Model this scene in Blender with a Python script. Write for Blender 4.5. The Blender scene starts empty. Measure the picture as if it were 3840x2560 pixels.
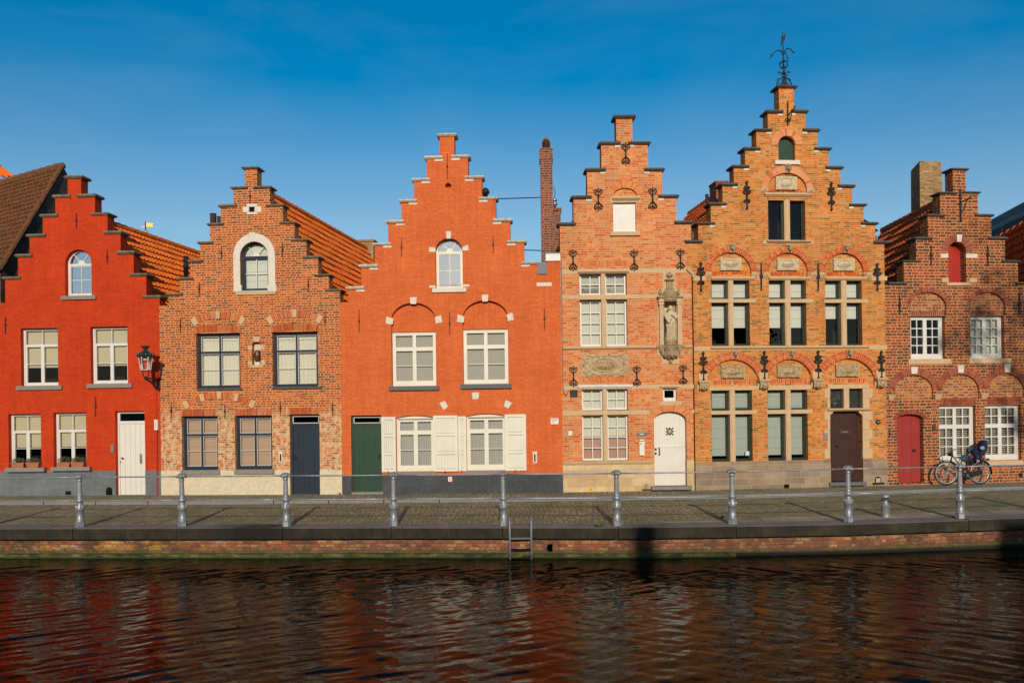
import bpy, math, random
import numpy as np
from mathutils import Vector, Matrix
from mathutils.geometry import delaunay_2d_cdt
random.seed(7)
SC = bpy.context.scene
C = SC.collection
PI = math.pi
R_ = math.radians

# ------------------------------------------------------------------ camera, sky, sun, exposure
F = 3200.0                      # focal length in pixels of the 3840 px wide photograph
ROLL = R_(0.75)
PPX, PPY = 1922.9, 1500.0       # where the level view axis meets the picture
EYE = 2.70
cam = bpy.data.cameras.new('camera')
cam.sensor_width = 36.0
cam.lens = 36.0 * F / 3840.0
cam.shift_x = -(PPX - 1920) / 3840
cam.shift_y = (PPY - 1280) / 3840
cam.clip_start = 0.1
cam.clip_end = 3000
camo = bpy.data.objects.new('camera', cam)
C.objects.link(camo)
camo.matrix_world = Matrix.Translation((0, 0, EYE)) @ Matrix.Rotation(R_(90), 4, 'X') @ Matrix.Rotation(-ROLL, 4, 'Z')
SC.camera = camo

SUN_EL, SUN_AZ = R_(18.5), R_(-2.0)     # azimuth of travel, from +Y towards +X
travel = Vector((math.sin(SUN_AZ) * math.cos(SUN_EL), math.cos(SUN_AZ) * math.cos(SUN_EL), -math.sin(SUN_EL)))
W = bpy.data.worlds.new('World')
SC.world = W
W.use_nodes = True
wn = W.node_tree
for n in list(wn.nodes):
    wn.nodes.remove(n)
sky = wn.nodes.new('ShaderNodeTexSky')
sky.sky_type = 'NISHITA'
sky.sun_disc = False
sky.sun_elevation = SUN_EL
sky.sun_rotation = math.atan2(-travel.x, -travel.y)
sky.air_density = 1.0
sky.dust_density = 0.8
sky.ozone_density = 3.5
def wnode(t, **kw):
    nd = wn.nodes.new(t)
    for k, v in kw.items(): setattr(nd, k, v)
    return nd
tc = wnode('ShaderNodeTexCoord')
sp_ = wnode('ShaderNodeSeparateXYZ')
wn.links.new(tc.outputs['Generated'], sp_.inputs[0])
sat = wnode('ShaderNodeMapRange')
for i_, v_ in enumerate((0, 0.19, 0.45, 1.04, 1.66)):
    if i_: sat.inputs[i_].default_value = v_
wn.links.new(sp_.outputs[2], sat.inputs[0])
hs = wnode('ShaderNodeHueSaturation')
hs.inputs['Hue'].default_value = 0.490
wn.links.new(sat.outputs[0], hs.inputs['Saturation'])
mp = wnode('ShaderNodeMapping')
mp.inputs['Scale'].default_value = (1.6, 1.6, 5.0)
wn.links.new(tc.outputs['Generated'], mp.inputs[0])
cn_ = wnode('ShaderNodeTexNoise')
cn_.inputs['Scale'].default_value = 1.5
cn_.inputs['Detail'].default_value = 5
cn_.inputs['Roughness'].default_value = 0.6
cn_.inputs['Distortion'].default_value = 0.5
wn.links.new(mp.outputs[0], cn_.inputs['Vector'])
cf = wnode('ShaderNodeMapRange')
for i_, v_ in ((1, 0.47), (2, 0.78), (3, 0.0), (4, 0.11)): cf.inputs[i_].default_value = v_
wn.links.new(cn_.outputs['Fac'], cf.inputs[0])
cm = wnode('ShaderNodeMix', data_type='RGBA')
cm.inputs[7].default_value = (3.6, 4.6, 5.8, 1)
bg = wnode('ShaderNodeBackground')
bg.inputs['Strength'].default_value = 0.108
wo = wnode('ShaderNodeOutputWorld')
wn.links.new(sky.outputs[0], hs.inputs['Color'])
wn.links.new(cf.outputs[0], cm.inputs[0])
wn.links.new(hs.outputs[0], cm.inputs[6])
wn.links.new(cm.outputs[2], bg.inputs['Color'])
wn.links.new(bg.outputs[0], wo.inputs['Surface'])

sl = bpy.data.lights.new('sun', 'SUN')
sl.energy = 3.6
sl.angle = R_(0.5)
sl.color = (1.0, 0.90, 0.75)
so = bpy.data.objects.new('sun', sl)
C.objects.link(so)
so.rotation_euler = travel.to_track_quat('-Z', 'Y').to_euler()
so.location = (0, -20, 30)
SC.view_settings.view_transform = 'Standard'
SC.view_settings.look = 'None'
SC.view_settings.exposure = 0.0
SC.view_settings.gamma = 1.0
SC.cycles.max_bounces = 6

# ------------------------------------------------------------------ from a picture point to the place
cr, sr = math.cos(ROLL), math.sin(ROLL)

def ray(px, py):
    a, b = px - PPX, py - PPY
    return ((a * cr - b * sr) / F, -(b * cr + a * sr) / F)      # dx, dz per metre of depth

def at_z(px, py, z):
    dx, dz = ray(px, py)
    t = (z - EYE) / dz
    return Vector((dx * t, t, z))

def at_y(px, py, y):
    dx, dz = ray(px, py)
    return Vector((dx * y, y, EYE + dz * y))

class Reg:
    def __init__(s, x, y, k): s.x, s.y, s.k = x, y, k
    def __call__(s, a, b): return s.x + a / s.k, s.y + b / s.k

ra, rb, rc, rd = Reg(0, 560, 2.24), Reg(0, 1180, 2.24), Reg(560, 580, 2.3762), Reg(560, 1200, 2.0632)
re, rf, rg = Reg(1260, 460, 2.2398), Reg(1260, 1100, 2.0102), Reg(2020, 400, 2.529)
rh, ri = Reg(2080, 960, 2.8), Reg(2080, 1340, 2.8)
rj, rk, rl = Reg(2560, 80, 1.96), Reg(2560, 860, 2.61375), Reg(2560, 1280, 2.52875)
rm, rn = Reg(3240, 560, 2.6133), Reg(3240, 1140, 1.96)
ro, rp, rq, rr = Reg(0, 1760, 2.352), Reg(950, 1760, 2.352), Reg(1880, 1760, 2.352), Reg(2840, 1720, 2.352)
rs = Reg(2460, 1000, 4.127)
PX = Reg(0, 0, 1)

# ------------------------------------------------------------------ node helpers and materials
class NT:
    def __init__(s, name):
        s.mat = bpy.data.materials.new(name)
        s.mat.use_nodes = True
        s.nt = s.mat.node_tree
        for n in list(s.nt.nodes):
            s.nt.nodes.remove(n)
        s.out = s.n('ShaderNodeOutputMaterial')
    def n(s, t, **kw):
        nd = s.nt.nodes.new(t)
        for k, v in kw.items():
            setattr(nd, k, v)
        return nd
    def set(s, sock, v):
        if isinstance(v, bpy.types.NodeSocket):
            s.nt.links.new(v, sock)
        elif isinstance(v, (tuple, list)) and len(v) == 3 and sock.type == 'RGBA':
            sock.default_value = (*v, 1)
        else:
            sock.default_value = v
    def m(s, op, a, b=0.0, c=None):
        nd = s.n('ShaderNodeMath', operation=op)
        s.set(nd.inputs[0], a)
        s.set(nd.inputs[1], b)
        if c is not None:
            s.set(nd.inputs[2], c)
        return nd.outputs[0]
    def xyz(s, x, y, z):
        nd = s.n('ShaderNodeCombineXYZ')
        for i, v in enumerate((x, y, z)):
            s.set(nd.inputs[i], v)
        return nd.outputs[0]
    def coord(s):
        return s.n('ShaderNodeTexCoord').outputs['Object']
    def sep(s, v):
        nd = s.n('ShaderNodeSeparateXYZ')
        s.set(nd.inputs[0], v)
        return nd.outputs
    def noise(s, vec, scale, detail=3, rough=0.55, dist=0.0):
        nd = s.n('ShaderNodeTexNoise')
        s.set(nd.inputs['Vector'], vec)
        nd.inputs['Scale'].default_value = scale
        nd.inputs['Detail'].default_value = detail
        nd.inputs['Roughness'].default_value = rough
        nd.inputs['Distortion'].default_value = dist
        return nd.outputs['Fac']
    def ramp(s, fac, stops, mode='LINEAR'):
        nd = s.n('ShaderNodeValToRGB')
        cr_ = nd.color_ramp
        cr_.interpolation = mode
        while len(cr_.elements) < len(stops):
            cr_.elements.new(0.5)
        for e, (p, c) in zip(cr_.elements, stops):
            e.position = p
            e.color = (*c, 1)
        s.set(nd.inputs[0], fac)
        return nd.outputs[0]
    def mr(s, v, a, b, c=0.0, d=1.0):
        nd = s.n('ShaderNodeMapRange')
        for i, x in enumerate((v, a, b, c, d)):
            s.set(nd.inputs[i], x)
        return nd.outputs[0]
    def mix(s, fac, a, b, mode='MIX'):
        nd = s.n('ShaderNodeMix', data_type='RGBA', blend_type=mode)
        s.set(nd.inputs[0], fac)
        s.set(nd.inputs[6], a)
        s.set(nd.inputs[7], b)
        return nd.outputs[2]
    def bump(s, h, strength=0.4, dist=0.01, normal=None):
        nd = s.n('ShaderNodeBump')
        nd.inputs['Strength'].default_value = strength
        nd.inputs['Distance'].default_value = dist
        s.set(nd.inputs['Height'], h)
        if normal is not None:
            s.set(nd.inputs['Normal'], normal)
        return nd.outputs[0]
    def bsdf(s, col, rough=0.8, metal=0.0, normal=None, spec=0.35, **kw):
        p = s.n('ShaderNodeBsdfPrincipled')
        s.set(p.inputs['Base Color'], col)
        s.set(p.inputs['Roughness'], rough)
        p.inputs['Metallic'].default_value = metal
        p.inputs['Specular IOR Level'].default_value = spec
        for k, v in kw.items():
            s.set(p.inputs[k], v)
        if normal is not None:
            s.set(p.inputs['Normal'], normal)
        s.nt.links.new(p.outputs[0], s.out.inputs[0])
        return s.mat

def brick_core(t, bl=0.21, hd=0.105, bh=0.066, mj=0.011, wob=0.010, vec=None):
    """mask (1 on the brick, 0 in the joint) and a random value for each brick"""
    co = t.coord() if vec is None else vec
    x, y, z = t.sep(co)[:3]
    n1 = t.noise(co, 5.0, 2)
    n2 = t.noise(co, 9.0, 2)
    u = t.m('ADD', t.m('ADD', x, y), t.m('MULTIPLY', t.m('SUBTRACT', n2, 0.5), wob * 2.5))
    zz = t.m('ADD', z, t.m('MULTIPLY', t.m('SUBTRACT', n1, 0.5), wob * 2.5))
    row = t.m('FLOOR', t.m('DIVIDE', zz, bh))
    fz = t.m('SUBTRACT', zz, t.m('MULTIPLY', row, bh))
    P = bl + hd
    wn1 = t.n('ShaderNodeTexWhiteNoise', noise_dimensions='1D')
    t.set(wn1.inputs['W'], row)
    off = t.m('ADD', t.m('MULTIPLY', t.m('MODULO', row, 2.0), P * 0.5), t.m('MULTIPLY', wn1.outputs[0], 0.05))
    tt = t.m('ADD', u, off)
    k = t.m('FLOOR', t.m('DIVIDE', tt, P))
    ft = t.m('SUBTRACT', tt, t.m('MULTIPLY', k, P))
    ish = t.m('GREATER_THAN', ft, bl)
    lo = t.m('SUBTRACT', ft, t.m('MULTIPLY', ish, bl))
    w = t.m('SUBTRACT', bl, t.m('MULTIPLY', ish, bl - hd))
    dx = t.m('MINIMUM', lo, t.m('SUBTRACT', w, lo))
    dz = t.m('MINIMUM', fz, t.m('SUBTRACT', bh, fz))
    d = t.m('MINIMUM', dx, dz)
    mask = t.mr(d, mj * 0.5 - 0.003, mj * 0.5 + 0.003)
    wn2 = t.n('ShaderNodeTexWhiteNoise', noise_dimensions='2D')
    t.set(wn2.inputs['Vector'], t.xyz(t.m('ADD', t.m('MULTIPLY', k, 2.0), ish), row, 0.0))
    return mask, wn2.outputs[0], co

def steps(cols):
    n = len(cols)
    return [(i / n, c) for i, c in enumerate(cols)]

def m_brick(name, cols, mortar, patch=None, stain=None, **kw):
    t = NT(name)
    mask, rnd, co = brick_core(t, **kw)
    col = t.ramp(rnd, steps(cols), 'CONSTANT')
    fine = t.noise(co, 38.0, 3)
    col = t.mix(1.0, col, t.ramp(fine, [(0.25, (0.72,) * 3), (0.75, (1.22,) * 3)]), 'MULTIPLY')
    big = t.noise(co, 0.9, 4, 0.6)
    col = t.mix(1.0, col, t.ramp(big, [(0.3, (0.74, 0.74, 0.77)), (0.7, (1.14, 1.13, 1.12))]), 'MULTIPLY')
    mo = t.mix(t.noise(co, 6.0, 3), tuple(c * 0.75 for c in mortar), tuple(min(1, c * 1.2) for c in mortar))
    if patch:           # worn, lime-washed areas low on the wall: their own shape
        pc, zt = patch
        z = t.sep(co)[2]
        f = t.m('MULTIPLY', t.mr(t.m('ADD', z, t.m('MULTIPLY', t.noise(co, 2.0, 4), 1.4)), zt + 0.9, zt + 0.3),
                t.mr(t.noise(co, 7.0, 4, 0.7), 0.42, 0.58))
        col = t.mix(t.m('MULTIPLY', f, 0.88), col, pc)
    c = t.mix(mask, mo, col)
    if stain:           # dark soot and algae blotches
        sc_, th = stain
        f = t.mr(t.noise(co, 2.2, 5, 0.7), th, th + 0.14)
        c = t.mix(t.m('MULTIPLY', f, 0.6), c, sc_)
    h = t.m('ADD', t.m('MULTIPLY', mask, 0.7), t.m('MULTIPLY', fine, 0.3))
    return t.bsdf(c, 0.88, normal=t.bump(h, 0.55, 0.012), spec=0.1)

def m_painted(name, col, dark, rough=0.75, bs=0.6):
    t = NT(name)
    mask, rnd, co = brick_core(t, wob=0.016)
    big = t.noise(co, 1.3, 5, 0.65)
    fine = t.noise(co, 14.0, 4, 0.6)
    c = t.mix(t.mr(big, 0.3, 0.7), dark, col)
    c = t.mix(1.0, c, t.ramp(fine, [(0.3, (0.86,) * 3), (0.7, (1.08,) * 3)]), 'MULTIPLY')
    jf = t.m('MULTIPLY', t.m('SUBTRACT', 1.0, mask), t.mr(t.noise(t.xyz(t.m('MULTIPLY', t.sep(co)[0], .5), 0.0, t.m('MULTIPLY', t.sep(co)[2], 1.6)), 2.6, 4, 0.7), 0.42, 0.66))
    c = t.mix(t.m('MULTIPLY', jf, 0.5), c, tuple(q * .62 for q in dark))
    c = t.mix(1.0, c, t.ramp(rnd, [(0.0, (0.93,) * 3), (1.0, (1.05,) * 3)]), 'MULTIPLY')
    streak = t.noise(t.xyz(t.m('MULTIPLY', t.sep(co)[0], 9.0), 0.0, t.m('MULTIPLY', t.sep(co)[2], 0.5)), 1.0, 3)
    c = t.mix(1.0, c, t.ramp(streak, [(0.35, (0.93, 0.92, 0.92)), (0.65, (1.03,) * 3)]), 'MULTIPLY')
    h = t.m('ADD', t.m('MULTIPLY', mask, 0.45), t.m('ADD', t.m('MULTIPLY', fine, 0.5), t.m('MULTIPLY', rnd, 0.25)))
    return t.bsdf(c, rough, normal=t.bump(h, bs, 0.02), spec=0.12)

def m_island(name, cols, rough=0.85, var=0.3):
    t = NT(name)
    g = t.n('ShaderNodeNewGeometry')
    co = t.coord()
    c = t.ramp(g.outputs['Random Per Island'], steps(cols), 'CONSTANT')
    f = t.noise(co, 30.0, 3)
    c = t.mix(1.0, c, t.ramp(f, [(0.25, (1 - var,) * 3), (0.75, (1 + var * 0.6,) * 3)]), 'MULTIPLY')
    return t.bsdf(c, rough, normal=t.bump(f, 0.3, 0.006), spec=0.25)

def m_stone(name, col, dark=None, rough=0.85, scale=6.0, dirt=0.35, bs=0.3, th=0.5):
    t = NT(name)
    co = t.coord()
    dark = dark or tuple(c * 0.55 for c in col)
    n1 = t.noise(co, scale, 5, 0.65)
    n2 = t.noise(co, scale * 6, 3, 0.6)
    c = t.mix(1.0, col, t.ramp(n2, [(0.3, (0.85,) * 3), (0.7, (1.1,) * 3)]), 'MULTIPLY')
    c = t.mix(t.m('MULTIPLY', t.mr(n1, th, th + 0.22), dirt), c, dark)
    return t.bsdf(c, rough, normal=t.bump(t.m('ADD', n1, t.m('MULTIPLY', n2, 0.6)), bs, 0.012), spec=0.25)

def m_paint(name, col, rough=0.45, var=0.10, spec=0.4):
    t = NT(name)
    co = t.coord()
    n1 = t.noise(co, 3.0, 4, 0.6)
    v = t.noise(t.xyz(t.m('MULTIPLY', t.sep(co)[0], 40.0), t.m('MULTIPLY', t.sep(co)[1], 40.0), t.m('MULTIPLY', t.sep(co)[2], 3.0)), 1.0, 3)
    f = t.m('ADD', t.m('MULTIPLY', n1, 0.6), t.m('MULTIPLY', v, 0.4))
    c = t.mix(1.0, col, t.ramp(f, [(0.3, (1 - var,) * 3), (0.7, (1 + var * 0.6,) * 3)]), 'MULTIPLY')
    return t.bsdf(c, rough, normal=t.bump(v, 0.12, 0.004), spec=spec)

def m_flat(name, col, rough=0.7, metal=0.0, spec=0.35):
    t = NT(name)
    co = t.coord()
    f = t.noise(co, 9.0, 4, 0.6)
    c = t.mix(1.0, col, t.ramp(f, [(0.3, (0.88,) * 3), (0.7, (1.08,) * 3)]), 'MULTIPLY')
    return t.bsdf(c, rough, metal, spec=spec)

def m_glass(name, refl=0.10, tint=(1, 1, 1), wav=0.02, boost=1.0):
    t = NT(name)
    co = t.coord()
    tr = t.n('ShaderNodeBsdfTransparent')
    tr.inputs[0].default_value = (*tint, 1)
    gl = t.n('ShaderNodeBsdfGlossy')
    gl.inputs['Roughness'].default_value = 0.02
    gl.inputs['Color'].default_value = (0.95, 0.97, 1, 1)
    t.set(gl.inputs['Normal'], t.bump(t.noise(co, 2.5, 2), wav, 0.1))
    fr = t.n('ShaderNodeFresnel')
    fr.inputs[0].default_value = 1.5
    fac = t.m('MINIMUM', t.m('ADD', t.m('MULTIPLY', fr.outputs[0], boost), refl), 1.0)
    mx = t.n('ShaderNodeMixShader')
    t.set(mx.inputs[0], fac)
    t.nt.links.new(tr.outputs[0], mx.inputs[1])
    t.nt.links.new(gl.outputs[0], mx.inputs[2])
    t.nt.links.new(mx.outputs[0], t.out.inputs[0])
    return t.mat

def m_fabric(name, col, line=None):
    t = NT(name)
    co = t.coord()
    z = t.sep(co)[2]
    n1 = t.noise(co, 60.0, 2)
    c = t.mix(1.0, col, t.ramp(n1, [(0.3, (0.93,) * 3), (0.7, (1.05,) * 3)]), 'MULTIPLY')
    if line:            # fold seams of a roman blind / printed stripes
        sp, k, ax = line
        q = t.sep(co)[ax]
        fr = t.m('FRACT', t.m('DIVIDE', q, sp))
        c = t.mix(t.m('MULTIPLY', t.m('LESS_THAN', fr, 0.1), k), c, tuple(x * 0.55 for x in col))
    p = t.bsdf(c, 0.95, spec=0.1)
    return p

class M: pass
M.red = m_painted('red_painted_brick', (0.58, 0.054, 0.011), (0.46, 0.038, 0.008))
M.orange = m_painted('orange_painted_brick', (0.70, 0.156, 0.042), (0.59, 0.116, 0.030))
M.greyplinth = m_painted('grey_plinth_paint', (0.17, 0.18, 0.185), (0.125, 0.13, 0.135), bs=0.15)
M.darkplinth = m_painted('dark_grey_plinth_paint', (0.085, 0.088, 0.092), (0.055, 0.057, 0.06), bs=0.5)
M.creamplinth = m_stone('cream_render', (0.60, 0.50, 0.33), (0.42, 0.33, 0.2), scale=2.0, dirt=0.3, bs=0.12)
B2 = [(0.48, 0.085, 0.014), (0.40, 0.062, 0.012), (0.54, 0.12, 0.020), (0.32, 0.066, 0.020), (0.46, 0.075, 0.012), (0.20, 0.066, 0.030), (0.51, 0.10, 0.016)]
M.brick2 = m_brick('red_brick_pale_joints', B2, (0.66, 0.43, 0.21), patch=((0.60, 0.44, 0.26), 2.5), bh=0.068, mj=0.014, wob=.012)
B4 = [(0.62, 0.180, 0.055), (0.66, 0.25, 0.09), (0.53, 0.115, 0.034), (0.63, 0.21, 0.062), (0.56, 0.22, 0.085), (0.62, 0.15, 0.045), (0.60, 0.27, 0.11)]
M.brick4 = m_brick('salmon_brick', B4, (0.68, 0.40, 0.20), bh=0.067, mj=0.010, wob=0.005)
B5 = [(0.60, 0.19, 0.032), (0.52, 0.125, 0.020), (0.60, 0.25, 0.07), (0.44, 0.16, 0.035), (0.62, 0.21, 0.045), (0.56, 0.16, 0.024), (0.60, 0.16, 0.03), (0.58, 0.24, 0.075), (0.50, 0.19, 0.05), (0.62, 0.18, 0.03), (0.36, 0.13, 0.03), (0.60, 0.22, 0.06), (0.54, 0.14, 0.02), (0.21, 0.13, 0.035)]
M.brick5 = m_brick('yellow_orange_brick', B5, (0.62, 0.38, 0.16), bh=0.056, mj=0.009, wob=0.006)
B6 = [(0.31, 0.058, 0.016), (0.21, 0.040, 0.014), (0.40, 0.088, 0.020), (0.13, 0.045, 0.022), (0.34, 0.066, 0.018), (0.26, 0.048, 0.014)]
M.brick6 = m_brick('dark_red_brick', B6, (0.50, 0.33, 0.17), bh=0.085, hd=0.12, bl=0.23, mj=0.017, wob=0.016, stain=((0.05, 0.032, 0.024), 0.60))
M.brick6b = m_brick('pale_tympanum_brick', [(0.40, 0.125, 0.038), (0.30, 0.08, 0.028), (0.44, 0.17, 0.06), (0.24, 0.07, 0.03)], (0.50, 0.33, 0.17), bh=0.08, mj=0.016, wob=0.014)
M.brickch = m_brick('chimney_brick', [(0.22, 0.062, 0.034), (0.16, 0.05, 0.03), (0.28, 0.08, 0.04)], (0.38, 0.26, 0.17), bh=0.075, mj=0.014)
M.bricktan = m_brick('tan_weathered_brick', [(0.38, 0.23, 0.10), (0.30, 0.18, 0.075), (0.44, 0.28, 0.13), (0.20, 0.13, 0.06), (0.36, 0.17, 0.07)], (0.34, 0.24, 0.13), bh=0.06, mj=0.010, stain=((0.10, 0.075, 0.035), 0.56))
M.brickside = m_brick('party_wall_brick', [(0.16, 0.10, 0.06), (0.12, 0.08, 0.05), (0.10, 0.075, 0.055)], (0.16, 0.13, 0.10), bh=0.07, mj=0.014, stain=((0.03, 0.028, 0.024), 0.45))
M.vou2 = m_island('arch_bricks_red', B2[:3] + [(0.52, 0.16, 0.06)])
M.vou4 = m_island('arch_bricks_salmon', [(0.64, 0.21, 0.06), (0.60, 0.15, 0.04), (0.66, 0.26, 0.09)])
M.vou5 = m_island('arch_bricks_orange', [(0.50, 0.072, 0.010), (0.56, 0.10, 0.013), (0.48, 0.065, 0.009), (0.60, 0.17, 0.05), (0.53, 0.085, 0.010), (0.40, 0.055, 0.010)])
M.vou5p = m_island('arch_bricks_pink', [(0.66, 0.22, 0.09), (0.68, 0.25, 0.11), (0.55, 0.11, 0.02), (0.67, 0.27, 0.12)])
M.vou6 = m_island('arch_bricks_dark_red', [(0.27, 0.05, 0.024), (0.20, 0.036, 0.02), (0.33, 0.07, 0.03)])
M.mort2 = m_flat('pale_mortar', (0.58, 0.41, 0.24), 0.95)
M.mort5 = m_flat('buff_mortar', (0.70, 0.46, 0.25), 0.95)
M.stone = m_stone('buff_sandstone', (0.55, 0.37, 0.20), (0.33, 0.21, 0.11), dirt=0.4)
M.carve = m_stone('carved_sandstone', (0.50, 0.36, 0.19), (0.17, 0.115, 0.06), scale=14, dirt=0.75, th=0.45)
M.grime = m_stone('weathered_statue_stone', (0.36, 0.25, 0.135), (0.12, 0.085, 0.05), scale=9, dirt=0.7, th=0.48)
M.plaque = m_stone('pale_carved_stone', (0.60, 0.48, 0.30), (0.26, 0.19, 0.11), scale=16, dirt=0.6, th=0.5)
M.white_st = m_stone('white_stone', (0.66, 0.58, 0.47), (0.42, 0.35, 0.26), dirt=0.35)
M.plinth4 = m_stone('beige_plinth_stone', (0.55, 0.39, 0.215), (0.42, 0.27, 0.14), scale=2.5, dirt=0.55)
M.cap_dark = m_stone('dark_coping_stone', (0.20, 0.155, 0.10), (0.06, 0.05, 0.038), scale=9, dirt=0.8, th=0.46)
M.cap_pale = m_stone('pale_coping_stone', (0.56, 0.47, 0.35), (0.20, 0.16, 0.11), scale=11, dirt=0.75, th=0.48)
M.cap_grey = m_stone('black_grey_coping', (0.10, 0.085, 0.068), (0.04, 0.035, 0.03), scale=9, dirt=0.7)
M.sill = m_stone('grey_sill_stone', (0.23, 0.205, 0.17), (0.12, 0.10, 0.08), scale=7)
M.bluestone = m_stone('bluestone', (0.125, 0.125, 0.13), (0.07, 0.07, 0.07), scale=7)
M.white = m_paint('white_window_paint', (0.64, 0.60, 0.53))
M.cream = m_paint('cream_window_paint', (0.67, 0.62, 0.49))
M.navy = m_paint('navy_paint', (0.018, 0.026, 0.042), 0.4, spec=0.3)
M.green = m_paint('dark_green_paint', (0.010, 0.026, 0.018), 0.4, spec=0.3)
M.greendoor = m_paint('bottle_green_paint', (0.012, 0.045, 0.022), 0.45, 0.2, spec=0.3)
M.doorwhite = m_paint('white_door_paint', (0.66, 0.61, 0.52), 0.5, 0.08)
M.reddoor = m_paint('crimson_door_paint', (0.30, 0.030, 0.024), 0.5, 0.12, spec=0.25)
M.redshut = m_paint('scarlet_hatch_paint', (0.38, 0.024, 0.014), 0.5, 0.12, spec=0.25)
M.brown = m_paint('brown_varnish', (0.050, 0.016, 0.011), 0.5, 0.3, spec=0.3)
M.iron = m_flat('black_iron', (0.014, 0.012, 0.012), 0.6)
M.rust = m_flat('rusty_iron', (0.075, 0.030, 0.020), 0.8)
M.brass = m_flat('dull_brass', (0.35, 0.25, 0.12), 0.4, 0.8)
M.black = m_flat('black_recess', (0.010, 0.009, 0.008), 0.9, spec=0.05)
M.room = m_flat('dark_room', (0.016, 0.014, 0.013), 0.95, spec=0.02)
M.glass = m_glass('window_glass', 0.0, wav=.04, boost=0.55)
M.glassh = m_glass('bright_window_glass', 0.06, wav=.05, boost=1.0)
M.glassb = m_glass('attic_window_glass', 0.26, wav=.01, boost=1.0)
M.glassd = m_glass('dark_window_glass', 0.0, boost=0.5)
M.glasssky = m_glass('reflective_glass', 0.50, wav=0.01)
M.blind_c = m_fabric('cream_striped_blind', (0.42, 0.37, 0.24), (0.035, 0.28, 0))
M.blind_w = m_fabric('pale_roman_blind', (0.50, 0.50, 0.42), (0.26, 0.5, 2))
M.blind_g = m_fabric('sage_roman_blind', (0.31, 0.345, 0.285), (0.30, 0.35, 2))
M.blind_b = m_fabric('beige_roman_blind', (0.38, 0.265, 0.18), (0.24, 0.4, 2))
M.blind_l = m_fabric('light_grey_blind', (0.37, 0.36, 0.31))
M.blind_s = m_fabric('soft_green_blind', (0.50, 0.50, 0.40))
M.curtain = m_fabric('white_curtain', (0.55, 0.53, 0.41))
M.curtain_g = m_fabric('grey_net_curtain', (0.34, 0.335, 0.29))
M.curtain_p = m_fabric('rose_cafe_curtain', (0.42, 0.26, 0.19))
M.slat = m_fabric('venetian_slat', (0.62, 0.54, 0.42))
M.lead = m_stone('lead_sheet', (0.17, 0.17, 0.17), (0.09, 0.09, 0.09), scale=12, rough=0.55)
M.terra = m_flat('terracotta', (0.36, 0.125, 0.055), 0.85)
M.clay = m_flat('brown_glazed_clay', (0.10, 0.028, 0.020), 0.35, spec=0.5)
M.letter = m_flat('red_brown_lettering', (0.33, 0.10, 0.055), 0.9)
M.ink = m_flat('grey_lettering', (0.16, 0.13, 0.11), 0.9)
M.leaf = m_flat('weed_green', (0.065, 0.12, 0.022), 0.7)
M.leafd = m_flat('heather_green', (0.07, 0.085, 0.028), 0.8)
M.flower = m_flat('pink_flower', (0.40, 0.10, 0.14), 0.8)
M.paper = m_flat('white_enamel', (0.70, 0.66, 0.58), 0.4)
M.signgrey = m_flat('grey_sign', (0.10, 0.12, 0.13), 0.4)
M.signgreen = m_flat('mint_sign_field', (0.15, 0.45, 0.33), 0.5)
M.signpink = m_flat('pink_sign_field', (0.60, 0.24, 0.36), 0.5)
M.yellow = m_flat('yellow_sign', (0.68, 0.36, 0.02), 0.5)
M.skyblue = m_flat('pale_blue_sticker', (0.30, 0.52, 0.60), 0.5)
M.lampgreen = m_paint('lantern_green', (0.010, 0.036, 0.030), 0.4)
M.steel = m_flat('brushed_steel', (0.42, 0.42, 0.40), 0.35, 0.9)
M.lampglass = m_glass('lantern_glass', 0.06, (0.93, 0.90, 0.88), boost=1.0)
M.gold = m_flat('gilded_metal', (0.80, 0.50, 0.10), 0.4, 0.6)

def m_silver():
    t = NT('silver_paint')
    co = t.coord()
    n = t.noise(co, 11.0, 4, 0.6)
    c = t.ramp(n, [(0.3, (0.20, 0.205, 0.215)), (0.7, (0.34, 0.342, 0.35))])
    g = t.noise(co, 26.0, 4, 0.7)
    c = t.mix(t.m('MULTIPLY', t.mr(g, 0.60, 0.72), 0.5), c, (0.11, 0.09, 0.08))
    return t.bsdf(c, 0.46, 0.45, normal=t.bump(n, 0.1, 0.004), spec=0.5)
M.silver = m_silver()

def m_tiles(name, a, b, moss=None):
    t = NT(name)
    co = t.coord()
    n1 = t.noise(co, 3.4, 3)
    n2 = t.noise(co, 22.0, 3)
    n3 = t.noise(co, 7.0, 1)
    c = t.ramp(t.m('ADD', t.m('MULTIPLY', n1, 0.35), t.m('ADD', t.m('MULTIPLY', n3, 0.40), t.m('MULTIPLY', n2, 0.25))), [(0.38, a), (0.62, b)])
    if moss:
        c = t.mix(t.m('MULTIPLY', t.mr(t.noise(co, 1.6, 5, 0.7), 0.52, 0.68), 0.7), c, moss)
    return t.bsdf(c, 0.8, normal=t.bump(n2, 0.25, 0.008), spec=0.3)
M.tile_o = m_tiles('orange_clay_tiles', (0.60, 0.105, 0.008), (0.86, 0.190, 0.014), (0.24, 0.09, 0.03))
M.tile_b = m_tiles('brown_clay_tiles', (0.11, 0.042, 0.018), (0.22, 0.080, 0.028), (0.085, 0.062, 0.028))
M.tile_r = m_tiles('red_clay_tiles', (0.46, 0.075, 0.010), (0.70, 0.135, 0.016), (0.18, 0.065, 0.025))
M.slate = m_tiles('grey_slates', (0.045, 0.045, 0.045), (0.08, 0.08, 0.075))

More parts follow.
